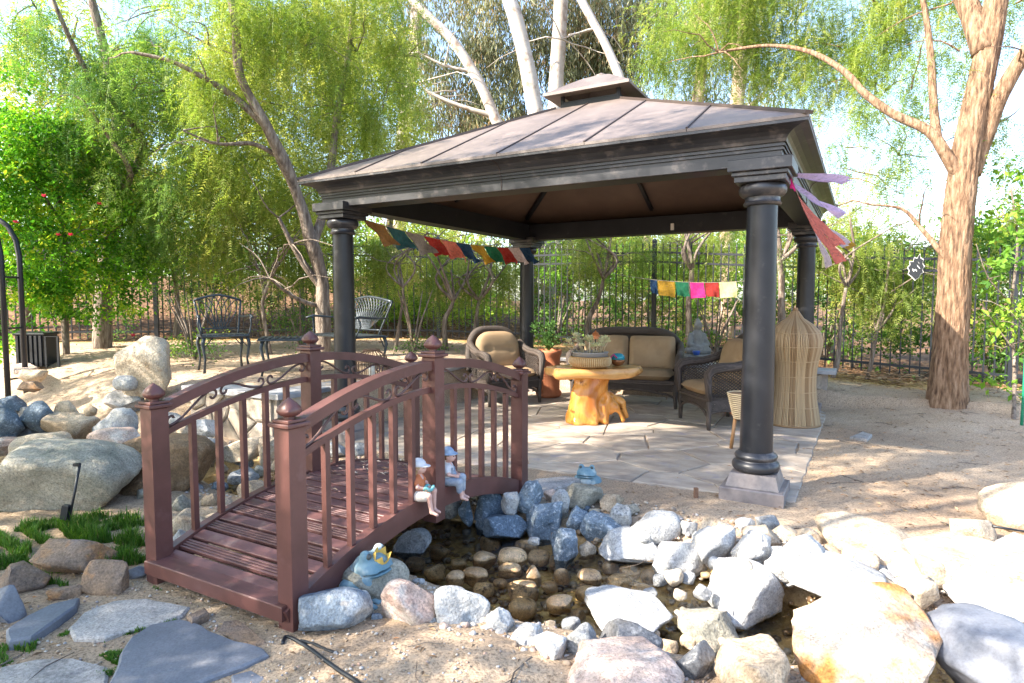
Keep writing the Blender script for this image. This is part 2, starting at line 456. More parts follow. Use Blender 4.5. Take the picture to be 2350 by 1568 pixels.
nx_, ny_ = X.shape; I = np.arange(nx_ * ny_).reshape(nx_, ny_)
Fq = np.stack([I[:-1, :-1], I[1:, :-1], I[1:, 1:], I[:-1, 1:]], -1).reshape(-1, 4)
fsd = fence_sd(X, Y); sdc = chan_sd(X, Y)
msk = np.clip(sst(-0.6, 0.5, fsd), 0, 1)
gx_, gy_ = gl(X, Y)
lit_ = 0.75 * sst(0.3, 1.2, gy_ - 2.3) * sst(-6, -2, X) * sst(6.5, 4.5, X)          # leaf litter between gazebo and fence
msk = np.maximum(msk, lit_)
msk = np.maximum(msk, 0.45 * sst(0.12, -0.10, sdc))
me = npmesh('ground', np.stack([X, Y, Z], -1).reshape(-1, 3), Fq, msk.ravel())
tag(link('ground', me, MAT['sand'], None, True), kind='structure')

# ---- water of the stream
def watermat():
    m, n, l, b = _new('clear_stream_water')
    n.remove(b)
    tc = n.new('ShaderNodeTexCoord')
    t = tex(n, l, 'noise', 7.0, tc.outputs['Object'], detail=4.0, stretch=(1.0, 1.6, 1.0))
    bp = n.new('ShaderNodeBump'); bp.inputs['Strength'].default_value = 0.32; bp.inputs['Distance'].default_value = 0.03
    l.new(t.outputs[0], bp.inputs['Height'])
    gl_ = n.new('ShaderNodeBsdfGlossy'); gl_.inputs['Roughness'].default_value = 0.03; l.new(bp.outputs[0], gl_.inputs['Normal'])
    tr = n.new('ShaderNodeBsdfTransparent'); tr.inputs[0].default_value = (0.97, 0.93, 0.82, 1)
    fr = n.new('ShaderNodeFresnel'); fr.inputs['IOR'].default_value = 1.33; l.new(bp.outputs[0], fr.inputs['Normal'])
    mx = n.new('ShaderNodeMixShader'); l.new(fr.outputs[0], mx.inputs[0]); l.new(tr.outputs[0], mx.inputs[1]); l.new(gl_.outputs[0], mx.inputs[2])
    l.new(mx.outputs[0], n['Material Output'].inputs[0])
    return m
MAT['water'] = watermat()
wx = np.arange(-6, 3.2, 0.06); wy = np.arange(1.2, 6.6, 0.06)
WX, WY = np.meshgrid(wx, wy, indexing='ij')
keep = chan_sd(WX, WY) < 0.14
I = np.arange(WX.size).reshape(WX.shape)
q = np.stack([I[:-1, :-1], I[1:, :-1], I[1:, 1:], I[:-1, 1:]], -1)[keep[:-1, :-1]]
used = np.unique(q); rm = -np.ones(WX.size, int); rm[used] = np.arange(len(used))
Vw = np.stack([WX.ravel(), WY.ravel(), np.full(WX.size, WATER)], -1)[used]
Vw[:, 2] += 0.003 * np.sin(Vw[:, 0] * 21 + 2 * np.sin(Vw[:, 1] * 9)) * np.sin(Vw[:, 1] * 17)
tag(link('stream_water', npmesh('stream_water', Vw, rm[q]), MAT['water'], None, True), kind='structure')

# ---- flagstone patio: every stone a piece
def clip(poly, p, nrm):
    out = []
    for i in range(len(poly)):
        a, b = poly[i], poly[(i + 1) % len(poly)]
        da = (a[0] - p[0]) * nrm[0] + (a[1] - p[1]) * nrm[1]; db = (b[0] - p[0]) * nrm[0] + (b[1] - p[1]) * nrm[1]
        if da <= 0: out.append(a)
        if (da < 0) != (db < 0) and abs(da - db) > 1e-9:
            t = da / (da - db); out.append((a[0] + (b[0] - a[0]) * t, a[1] + (b[1] - a[1]) * t))
    return out
def voronoi(bound, seeds, gap):
    res = []
    for i, s in enumerate(seeds):
        poly = list(bound)
        for j, t in enumerate(seeds):
            if i == j: continue
            d = (t[0] - s[0], t[1] - s[1]); L = math.hypot(*d)
            if L > 2.2: continue
            nrm = (d[0] / L, d[1] / L); mid = (s[0] + d[0] / 2 - nrm[0] * gap / 2, s[1] + d[1] / 2 - nrm[1] * gap / 2)
            poly = clip(poly, mid, nrm)
            if len(poly) < 3: break
        if len(poly) >= 3: res.append(poly)
    return res
PAT = [(-2.02, -2.12), (-0.5, -2.2), (0.2, -2.02), (1.0, -1.98), (2.12, -1.92), (2.14, 2.1), (-2.0, 2.1)]
patio = MB().prism(PAT, -0.20, -0.012).build('patio', MAT['mortar'], None, False, (GZ[0], GZ[1], 0), GA)
tag(patio, kind='structure')
seeds = []
r_ = random.Random(4)
for i in range(8):
    for j in range(8):
        seeds.append((-2.0 + 0.54 * (i + 0.5) + r_.uniform(-.22, .22), -2.15 + 0.55 * (j + 0.5) + r_.uniform(-.22, .22)))
for poly in voronoi(PAT, seeds, 0.009):
    poly2 = []
    for a, b in zip(poly, poly[1:] + poly[:1]):      # slightly wavy broken edges
        poly2.append(a); L = math.hypot(b[0] - a[0], b[1] - a[1])
        if L > 0.22:
            t = r_.uniform(.35, .65); nx, ny = (b[1] - a[1]) / L, -(b[0] - a[0]) / L; k = r_.uniform(-.012, -.001)
            poly2.append((a[0] + (b[0] - a[0]) * t + nx * k, a[1] + (b[1] - a[1]) * t + ny * k))
    MB().prism(poly2, -0.03, r_.uniform(-0.003, 0.004), 0.005).build('flagstone', MAT['flag'], patio)

# ---- stone seat wall round the back of the patio
wl = tag(empty('seat_wall', gw(-2.26, -2.3, 0), GA), 'low stone seat wall with flat grey cap stones around the back of the patio', 'wall')
o0 = np.array([-2.26, -2.3])
path = [np.array(p) - o0 for p in ((-3.35, -2.34), (-2.26, -2.3), (-2.26, 2.3), (2.05, 2.3))]
r_ = random.Random(11)
for a, b in zip(path[:-1], path[1:]):
    d = b - a; L = np.hypot(*d); d = d / L; ang = math.atan2(d[1], d[0]); nr = np.array([d[1], -d[0]]); mid = (a + b) / 2
    MB().box((mid[0], mid[1], 0.19), (L + .12, 0.2, 0.46), ang).build('core', MAT['mortar'], wl)
    sd_ = [((i + .5) * .23 + r_.uniform(-.08, .08), -.05 + (j + .5) * .157 + r_.uniform(-.05, .05)) for i in range(int(L / .23)) for j in range(3)]
    for poly in voronoi([(0, -.05), (L, -.05), (L, .414), (0, .414)], sd_, .02):
        cx_ = sum(q_[0] for q_ in poly) / len(poly); cz_ = sum(q_[1] for q_ in poly) / len(poly); pd = r_.uniform(.012, .04); V = []; n_ = len(poly)
        for (k_, o_) in ((1, .085), (1, .10 + pd * .6), (.80, .10 + pd)):
            for (u_, v_) in poly:
                q_ = a + d * (cx_ + (u_ - cx_) * k_) + nr * (o_ + (r_.uniform(-.006, .006) if k_ < 1 else 0)); V.append((q_[0], q_[1], cz_ + (v_ - cz_) * k_))
        F = [(k_ * n_ + i, k_ * n_ + (i + 1) % n_, (k_ + 1) * n_ + (i + 1) % n_, (k_ + 1) * n_ + i) for k_ in range(2) for i in range(n_)] + [tuple(2 * n_ + i for i in range(n_))]
        MB().add(V, F).build('stone', MAT['wallstone'], wl)
    t = -0.12
    while t < L + 0.02:
        ln = min(r_.uniform(.34, .6), L + 0.16 - t)
        cpt = a + d * (t + ln / 2)
        hw = 0.17
        poly = []
        for (sx, sy) in ((-1, -1), (0, -1.04), (1, -1), (1, 1), (-1, 1)):
            q_ = cpt + d * (sx * (ln / 2 - .006)) + nr * sy * -hw * r_.uniform(.93, 1.06); poly.append((q_[0], q_[1]))
        MB().prism(poly, 0.415, 0.462 + r_.uniform(-.004, .006), 0.008).build('cap_stone', MAT['cap'], wl)
        t += ln

# ---- wrought iron fence in two runs
pick = MB()
pick.box((0, 0, 0.9), (0.018, 0.018, 1.72)); pick.lathe([(0.014, 1.76), (0.016, 1.78), (0.001, 1.84)], n=4, rot=PI / 4)
pick_me = bpy.data.meshes.new('picket'); pick_me.from_pydata(pick.v, [], pick.f); pick_me.materials.append(MAT['iron'])
post_me = bpy.data.meshes.new('post'); pb = MB().box((0, 0, 0.9), (0.065, 0.065, 1.9), bev=.006); pb.lathe([(.05, 1.85), (.05, 1.87), (.001, 1.91)], n=4, rot=PI / 4)
post_me.from_pydata(pb.v, [], pb.f); post_me.materials.append(MAT['iron'])
def fence_run(p, q, label, t0=0.0, t1=None):
    p = np.array(p); q = np.array(q); d = q - p; L = np.hypot(*d); d /= L; ang = math.atan2(d[1], d[0]); t1 = t1 or L
    zb = lambda t: Tz(*(p + d * t))
    o = p + d * t0; root = tag(empty('iron_fence', (o[0], o[1], zb(t0)), ang), label, 'fence', 'runs of the iron fence')
    ts = np.arange(t0, t1, 0.118); seg = 2.4; nseg = int((t1 - t0) / seg) + 1
    zz = [zb(t0 + min(k * seg, t1 - t0)) for k in range(nseg + 2)]
    zt = lambda t: np.interp((t - t0) / seg, range(nseg + 2), zz) - zz[0]
    for t in ts:
        o_ = bpy.data.objects.new('picket', pick_me); col.objects.link(o_); o_.parent = root; o_.location = (t - t0, 0, zt(t))
    for k in range(nseg + 1):
        t = min(t0 + k * seg, t1)
        o_ = bpy.data.objects.new('post', post_me); col.objects.link(o_); o_.parent = root; o_.location = (t - t0 + .05, 0, zt(t) - .02)
        if k < nseg:
            tb = min(t + seg, t1)
            for h in (0.16, 1.5, 1.66):
                MB().bar([(t - t0, 0, zt(t) + h), (tb - t0, 0, zt(tb) + h)], 0.032, 0.034).build('rail', MAT['iron'], root)
    return root
fence_run(FA[0], FA[1], 'black iron fence along the mulch slope, left of the gazebo', 3.2)
fence_run(FA[1], FA[2], 'black iron fence behind the sofa and the big tree trunk, on the right', 0.0)

# ================================================================ gazebo
gz = tag(empty('gazebo', (GZ[0], GZ[1], 0), GA), 'square charcoal gazebo with brown hipped metal roof and small cupola on four round columns', 'gazebo')
HC = 1.865
shaft = None
for (sx, sy) in ((1, -1), (-1, -1), (1, 1), (-1, 1)):
    cx, cy = sx * HC, sy * HC
    zb = -0.035
    cm = MB().lathe([(.106, .30), (.103, .6), (.099, 1.4), (.095, 1.97)], n=40)
    c_ = autosmooth(cm.build('column', MAT['gazebo'], gz, True, (cx, cy, 0)))
    pm = MB().box((0, 0, zb + .055), (.40, .40, .11), bev=.006)
    pm.lathe([(.235, zb + .112), (.20, zb + .20)], n=4, rot=PI / 4)
    pm.build('plinth', MAT['plinth'], c_)
    bm_ = MB().lathe([(.135, .17), (.150, .185), (.154, .205), (.148, .225), (.135, .236), (.128, .24), (.128, .25), (.136, .256), (.138, .270), (.13, .285), (.115, .292), (.112, .30)], n=40)
    bm_.build('base_moulding', MAT['gazebo_trim'], c_, True)
    cp = MB().lathe([(.095, 1.93), (.114, 1.935), (.121, 1.948), (.112, 1.956), (.108, 1.965), (.110, 1.985), (.130, 1.995), (.146, 2.015), (.150, 2.04), (.142, 2.062), (.13, 2.07)], n=40)
    autosmooth(cp.build('capital', MAT['gazebo_trim'], c_, True))
    ab = MB().box((0, 0, 2.09), (.31, .31, .038), bev=.004); ab.box((0, 0, 2.123), (.34, .34, .026), bev=.004)
    ab.box((0, 0, 2.175), (.385, .385, .076), bev=.004)
    ab.build('abacus', MAT['gazebo_trim'], c_)
# beams and moulded fascia
fas = [(.105, 2.19), (.125, 2.193), (.125, 2.285), (.138, 2.287), (.138, 2.300), (.130, 2.302), (.130, 2.312), (.144, 2.314), (.144, 2.326), (.137, 2.328), (.137, 2.338), (.150, 2.34),
       (.155, 2.362), (.168, 2.385), (.195, 2.408), (.235, 2.424), (.275, 2.43), (.283, 2.432), (.283, 2.452), (.20, 2.452)]
fas = [(o_, 2.175 + (z - 2.19) * .87) for (o_, z) in fas]
for k in range(4):
    ang = k * PI / 2
    R = Matrix.Rotation(ang, 3, 'Z'); V = []
    for (o_, z) in fas:
        h = HC + o_
        V += [R @ Vector((-h, -h, z)), R @ Vector((h, -h, z))]
    F = [(2 * i, 2 * i + 1, 2 * i + 3, 2 * i + 2) for i in range(len(fas) - 1)]
    cn = MB().add(V, F).build('cornice', MAT['gazebo_trim'], gz)
    jt = MB()
    pts = [R @ Vector((-.05, -(HC + o_ + .003), z)) for (o_, z) in fas[1:-2]]
    jt.tube(pts, .0035, 5); jt.build('joint_strip', MAT['seam'], cn)
    bmm = MB().box(R @ Vector((0, -HC + .0, 2.285)), (2 * HC - .1, .19, .22), ang); bmm.build('beam', MAT['gazebo'], gz)
# roof faces: six sheets a side, standing seams and hip caps
E0, Z0 = HC + .286, 2.424
E1, Z1 = 0.36, 3.27
def zr(h): return Z0 + (E0 - h) * (Z1 - Z0) / (E0 - E1)
cuts = [-E0, -1.43, -.715, 0.0, .715, 1.43, E0]
for k in range(4):
    R = Matrix.Rotation(k * PI / 2, 3, 'Z')
    for a, b in zip(cuts[:-1], cuts[1:]):
        # polygon in (x, h) between lines, |x|<=h, E1<=h<=E0
        poly = [(-E0, E0), (E0, E0), (E1, E1), (-E1, E1)]
        poly = clip(poly, (a + .002, 0), (-1, 0)); poly = clip(poly, (b - .002, 0), (1, 0))
        if len(poly) < 3: continue
        top = [R @ Vector((x, -h, zr(h))) for (x, h) in poly]; bot = [p - Vector((0, 0, .02)) for p in top]; n = len(top)
        fcs = [tuple(range(n)), tuple(range(2 * n - 1, n - 1, -1))] + [(i, n + i, n + (i + 1) % n, (i + 1) % n) for i in range(n)]
        MB().add(top + bot, fcs).build('roof_sheet', MAT['roof'], gz)
    for x in cuts[1:-1]:
        hh = max(abs(x), E1)
        MB().bar([R @ Vector((x, -E0, Z0 + .003)), R @ Vector((x, -hh, zr(hh) + .003))], .013, .014).build('seam', MAT['seam'], gz)
    MB().bar([R @ Vector((E0, -E0, Z0 + .004)), R @ Vector((E1, -E1, Z1 + .004))], .055, .022).build('hip_cap', MAT['seam'], gz)
    # underside: sheets, rafters and ring
    hz = lambda h: zr(h) - .032
    MB().add([R @ Vector((-E0 + .1, -E0 + .1, hz(E0 - .1))), R @ Vector((E0 - .1, -E0 + .1, hz(E0 - .1))), R @ Vector((E1, -E1, hz(E1))), R @ Vector((-E1, -E1, hz(E1)))], [(0, 3, 2, 1)]).build('ceiling_sheet', MAT['ceiling'], gz)
    MB().bar([R @ Vector((E0 - .3, -E0 + .3, hz(E0 - .3) - .035)), R @ Vector((E1, -E1, hz(E1) - .035))], .05, .05).build('rafter', MAT['gazebo'], gz)
    MB().bar([R @ Vector((0, -E0 + .3, hz(E0 - .3) - .033)), R @ Vector((0, -E1, hz(E1) - .033))], .04, .045).build('rafter', MAT['gazebo'], gz)
    hm = 1.12
    MB().bar([R @ Vector((-hm, -hm, hz(hm) - .034)), R @ Vector((hm, -hm, hz(hm) - .034))], .035, .035).build('purlin', MAT['gazebo'], gz)
    # cupola
    MB().bar([R @ Vector((.3, -.3, Z1 - .05)), R @ Vector((.3, -.3, 3.44))], .035, .035, up=(1, 0, 0)).build('cupola_post', MAT['gazebo'], gz)
    MB().bar([R @ Vector((-.3, -.3, Z1 + .02)), R @ Vector((.3, -.3, Z1 + .02))], .03, .10).build('cupola_curb', MAT['gazebo'], gz)
    prof = [(.455, 3.385), (.455, 3.412), (.36, 3.468), (.25, 3.54), (.14, 3.605), (.05, 3.645), (.03, 3.648)]
    V = []
    for (h, z) in prof: V += [R @ Vector((-h, -h, z)), R @ Vector((h, -h, z))]
    V += [R @ Vector((-.30, -.30, 3.40)), R @ Vector((.30, -.30, 3.40))]; m_ = len(prof)
    F = [(2 * i, 2 * i + 1, 2 * i + 3, 2 * i + 2) for i in range(m_ - 1)] + [(0, 2 * m_, 2 * m_ + 1, 1)]
    MB().add(V, F).build('cupola_roof', MAT['roof'], gz)
MB().lathe([(.06, 3.640), (.06, 3.655), (.03, 3.668), (.02, 3.675)], n=12).build('finial', MAT['roof'], gz)
MB().box((.3, HC - .108, 2.25), (.04, .02, .085), bev=.004).build('sensor_box', M('white_plastic', (.75, .75, .72), rough=.4), gz)

# ================================================================ footbridge
MAT['bridge'] = M('maroon_brown_paint', (0.086, 0.034, 0.029), (0.128, 0.052, 0.045), scale=5, rough=0.42, bump=0.12, bscale=90, dist=.003, worn=((0.15, 0.075, 0.07), 0.60, 0.8), rnd=0.08)
MAT['deck'] = M('maroon_deck_boards', (0.09, 0.037, 0.036), (0.15, 0.066, 0.062), scale=4, rough=0.5, bump=0.25, bscale=30, dist=.004, stretch=(6, 1, 1), bstretch=(7, 1, 3), worn=((0.22, 0.13, 0.11), 0.58, 0.76), rnd=0.2)
MAT['scroll'] = M('dark_scroll_iron', (0.07, 0.034, 0.034), (0.12, 0.07, 0.06), scale=20, rough=0.5)
BL_, BW = 1.97, 0.93
br = tag(empty('footbridge', (-0.91, 2.54, 0), 1.061), 'arched maroon wooden footbridge with scrollwork railings over the stream', 'bridge')
HL = BL_ / 2
def arc(s, top, drop): return top - drop * ((s - HL) / HL) ** 2
def deckz(s): return arc(s, 0.262, 0.20)
def railz(s): return arc(s, 0.965, 0.185)
def lowz(s): return arc(s, 0.832, 0.18)
def post(s, y, z0, zc, pr):
    p = MB().box((0, 0, (z0 + zc) / 2), (.086, .086, zc - z0), bev=.005).build('post', MAT['bridge'], br, False, (s, y, 0))
    c = MB().box((0, 0, zc + .009), (.118, .118, .018), bev=.004); c.box((0, 0, zc + .025), (.094, .094, .014), bev=.003)
    c.build('post_cap', MAT['bridge'], p)
    fm = MB()
    prof = [(.020, .030), (.020, .040), (.034, .047), (.043, .058), (.045, .066), (.040, .080), (.028, .096), (.012, .110), (.002, .118)]
    V = []; n = 16
    for (r, z) in prof:
        for k in range(n):
            a = 2 * PI * k / n; q = (abs(math.cos(a)) ** 3.2 + abs(math.sin(a)) ** 3.2) ** (-1 / 3.2)
            V.append((r * q * math.cos(a), r * q * math.sin(a), zc + z))
    F = [(i * n + k, i * n + (k + 1) % n, (i + 1) * n + (k + 1) % n, (i + 1) * n + k) for i in range(len(prof) - 1) for k in range(n)] + [tuple((len(prof) - 1) * n + k for k in range(n))]
    fm.add(V, F); autosmooth(fm.build('finial', MAT['bridge'], p), 34)
    return p
for y in (0.0, BW):
    post(0, y, -.10, .80, br); post(HL, y, .10, 1.008, br); post(BL_, y, -.08, .812, br)
def spiral(c, r0, a0, turn, k=14, shrink=.38):
    return [(c[0] + r0 * (1 - (1 - shrink) * i / k) * math.cos(a0 + turn * i / k), c[1] + r0 * (1 - (1 - shrink) * i / k) * math.sin(a0 + turn * i / k)) for i in range(k + 1)]
def scroll(y, s0, s1, flip, zmid, gapw):
    """S shaped bar with a curl at each end between the two rails; coordinates (along, up) then bent to the arch"""
    Lc = s1 - s0; h = gapw
    r = h * .36
    sg = 1 if not flip else -1
    A = (s0 + r, sg * (-h / 2 + r)); B = (s1 - r, sg * (h / 2 - r))
    left = spiral(A, r, sg * (-PI / 2), -sg * 1.5 * PI)[::-1]
    right = spiral(B, r, sg * (PI / 2), -sg * 1.5 * PI)
    mid = []
    P0 = left[-1]; P3 = right[0]
    for i in range(1, 12):
        t = i / 12; h00 = 2 * t ** 3 - 3 * t ** 2 + 1; h10 = t ** 3 - 2 * t ** 2 + t; h01 = -2 * t ** 3 + 3 * t ** 2; h11 = t ** 3 - t ** 2
        mid.append((h00 * P0[0] + h10 * Lc * .9 + h01 * P3[0] + h11 * Lc * .9, h00 * P0[1] + h01 * P3[1]))
    pts = [(a, y, (railz(a) + lowz(a)) / 2 - .006 + b) for (a, b) in left + mid + right]
    MB().tube(pts, .0065, 7).build('scroll', MAT['scroll'], br, True)
for y in (0.0, BW):
    for (a, b) in ((0.043, HL - .043), (HL + .043, BL_ - .043)):
        ss = np.linspace(a, b, 15)
        MB().bar([(s, y, railz(s)) for s in ss], .062, .05).build('handrail', MAT['bridge'], br)
        MB().bar([(s, y, lowz(s)) for s in ss], .030, .030).build('lower_rail', MAT['bridge'], br)
        for k in range(5):
            s = a + (b - a) * (k + 1) / 6 + (.0 if a < .5 else 0)
            z0 = deckz(s) + .006; z1 = lowz(s) - .014
            MB().box((s, y, (z0 + z1) / 2), (.028, .028, z1 - z0)).build('baluster', MAT['bridge'], br)
        rev = a > .5
        n3 = (b - a) / 3
        for k in range(3):
            scroll(y, a + n3 * k + .012, a + n3 * (k + 1) - .004, (k % 2 == 1) != rev, 0, .078)
    ss = np.linspace(-.045, BL_ + .045, 28)
    MB().bar([(s, y, deckz(s) - .045) for s in ss], .05, .105).build('stringer', MAT['bridge'], br)
npk = 26
for k in range(npk):
    s = (k + .5) * BL_ / npk; sl = -2 * .20 * (s - HL) / HL ** 2
    R = Matrix.Rotation(-math.atan(sl), 3, 'Y')
    pw = BL_ / npk - .013
    pm = MB()
    if k % 2 == 0:
        pm.box((0, 0, 0), (pw, BW - .056, .02), bev=.003)
    else:
        for j in range(4):
            pm.box(((j - 1.5) * pw / 4, 0, 0.002), (pw / 4 - .0035, BW - .056, .018), bev=.002)
        pm.box((0, 0, -.006), (pw, BW - .06, .010))
    pm.v = [tuple(R @ Vector(p)) for p in pm.v]
    pm.build('deck_board', MAT['deck'], br, False, (s, BW / 2, deckz(s) - .012))
MB().box((-.056, BW / 2, .034), (.03, BW + .02, .066), bev=.004).build('front_board', MAT['bridge'], br)
MB().box((-.02, BW / 2, .058), (.10, BW - .06, .02), bev=.003).build('deck_board', MAT['deck'], br)
for s in (.35, 1.0, 1.6): MB().box((s, BW / 2, deckz(s) - .06), (.06, BW - .06, .06)).build('cross_beam', MAT['deck'], br)

# ================================================================ rocks
ROCKM = {
 'blue': M('blue_granite', (.13, .175, .225), (.21, .27, .33), scale=7, rough=.75, bump=.8, dist=.022, bscale=45, speck=((.46, .50, .54), 38, .53, .66), grain=.45, rnd=.16),
 'dblue': M('dark_blue_granite', (.085, .125, .17), (.15, .20, .26), scale=7, rough=.7, bump=.8, dist=.022, bscale=45, speck=((.34, .40, .46), 40, .56, .7), grain=.45, rnd=.12),
 'grey': M('grey_granite', (.24, .25, .26), (.37, .37, .36), scale=6, rough=.8, bump=.8, dist=.022, bscale=45, speck=((.15, .16, .18), 45, .55, .68), grain=.45, rnd=.15),
 'white': M('white_granite', (.36, .365, .37), (.50, .49, .47), scale=5, rough=.8, bump=.75, dist=.02, bscale=40, speck=((.27, .29, .33), 26, .58, .72), grain=.45, rnd=.12),
 'tan': M('tan_sandstone', (.40, .30, .20), (.55, .44, .32), scale=4, rough=.85, bump=.85, dist=.022, bscale=30, speck=((.30, .21, .13), 16, .57, .72), grain=.45, rnd=.13),
 'cream': M('cream_boulder', (.42, .335, .24), (.53, .45, .35), scale=3.4, rough=.85, bump=.85, dist=.025, bscale=24, speck=((.38, .27, .17), 8, .56, .7), grain=.45, rnd=.08),
 'amber': M('amber_stained_boulder', (.46, .39, .31), (.56, .49, .41), scale=3, rough=.7, bump=.8, dist=.022, bscale=26, speck=((.46, .20, .05), 3.2, .50, .62), grain=.45, rnd=.05, stretch=(2.4, 1, 1)),
 'pink': M('pink_quartzite', (.42, .29, .24), (.55, .43, .36), scale=4, rough=.75, bump=.75, dist=.02, bscale=35, speck=((.60, .53, .47), 7, .52, .66), grain=.45, rnd=.1),
 'brown': M('brown_boulder', (.16, .095, .048), (.27, .17, .09), scale=4, rough=.75, bump=.85, dist=.022, bscale=35, speck=((.36, .25, .15), 14, .58, .72), grain=.45, rnd=.1),
 'slate': M('blue_slate', (.115, .13, .16), (.17, .18, .21), scale=3, rough=.6, bump=.35, bscale=20, grain=.2, rnd=.14, speck=((.27, .26, .27), 9, .62, .78)),
 'rust': M('rusty_slate', (.17, .14, .13), (.30, .19, .11), scale=3.4, rough=.75, bump=.85, dist=.025, bscale=24, speck=((.42, .20, .07), 6, .55, .68), grain=.45, rnd=.15),
 'pale': M('pale_slate', (.30, .29, .28), (.42, .38, .35), scale=4, rough=.75, bump=.6, bscale=14, dist=.02, stretch=(1, 2.5, 1), speck=((.22, .21, .21), 8, .58, .72), grain=.45, rnd=.1),
 'wet': M('wet_brown_cobble', (.38, .235, .115), (.58, .40, .22), scale=6, rough=.28, bump=.35, bscale=40, speck=((.12, .08, .05), 30, .56, .7), grain=.45, rnd=.3),
 'wetdark': M('wet_dark_rock', (.05, .055, .065), (.13, .13, .135), scale=5, rough=.22, bump=.7, bscale=26, speck=((.34, .34, .34), 18, .6, .72), grain=.45, rnd=.1),
 'olive': M('olive_grey_boulder', (.24, .23, .18), (.37, .34, .28), scale=4, rough=.8, bump=.8, dist=.022, bscale=36, speck=((.42, .36, .28), 9, .58, .72), grain=.45, rnd=.1),
 'mixed': M('white_and_blue_rock', (.17, .215, .27), (.52, .51, .49), scale=2.6, rough=.75, bump=.8, dist=.022, bscale=34, contrast=(.44, .54), speck=((.50, .38, .26), 5, .62, .74), grain=.45, rnd=.08),
}
_ico = {}
def ico(sub):
    if sub not in _ico:
        bm = bmesh.new(); bmesh.ops.create_icosphere(bm, subdivisions=sub, radius=1.0)
        _ico[sub] = (np.array([v.co[:] for v in bm.verts]), np.array([[v.index for v in f.verts] for f in bm.faces])); bm.free()
    return _ico[sub]
def rockmesh(name, rad, seed, sub=4, cuts=9, rough=.07, box=.0):
    V, F = ico(sub); V = V.copy(); rg = np.random.default_rng(seed)
    P = V.copy()
    p_ = 2.6 + box
    P = P / (np.abs(P) ** p_).sum(1, keepdims=True) ** (1 / p_) if box >= 0 else P
    for k in range(cuts):
        nrm = rg.standard_normal(3); nrm /= np.linalg.norm(nrm); dd = rg.uniform(.56, .88)
        t = P @ nrm - dd; t = np.maximum(t, 0); P = P - nrm * (t * .99)[:, None]
    P = P + V * (rough * fbm(V, 1.6, seed * .37 % 7, 3) + rough * .3 * fbm(V, 5.0, seed * .73 % 5, 3) + rough * .16 * fbm(V, 13.0, seed * .53 % 5, 2))[:, None]
    # normalise so the silhouette fills the asked-for box
    P = P - (P.max(0) + P.min(0)) / 2; P = P / ((P.max(0) - P.min(0)) / 2)
    return npmesh(name, P * np.array(rad), F)
_rs = [100]
def rock(box_, zb, mt, label, name='rock', cat='rock', sub=5 if False else 4, dy=.8, hmin=.42, cuts=9, rough=.06, rz=None, group=None, tilt=0.0, sink=.35, sq=0.0, parent=None, seed=None):
    x0, y0, x1, y1 = box_; cx = (x0 + x1) / 2
    for _ in range(3):
        g = G(cx, y1, zb); zb = max(zb, Tz(g[0], g[1] + .04) - .012)
    g = G(cx, y1, zb); d = g[1] * _c + (CAMH - zb) * _s
    W = (x1 - x0) * d / FV; Hh = (y1 - y0) * d / FV
    a = math.atan2((y0 + y1) / 2 - 689, FV)
    D = dy * W
    hz = max(hmin * W, (Hh - .62 * D * math.sin(a)) / math.cos(a))
    full = hz * (1 + sink); cz = zb + hz - full / 2
    k = 1 + D / 2 / g[1]
    _rs[0] += 1; sd = _rs[0] if seed is None else seed
    me = rockmesh(name, (W / 2, D / 2, full / 2), sd, sub, cuts, rough, sq)
    me.materials.append(ROCKM[mt]); me.polygons.foreach_set('use_smooth', np.ones(len(me.polygons), bool))
    o = bpy.data.objects.new(name, me); col.objects.link(o)
    o.location = (g[0] * k, g[1] + D / 2 * .9, cz)
    if tilt: o.rotation_euler = (0, tilt, 0)
    tag(o, label, cat, group)
    return o
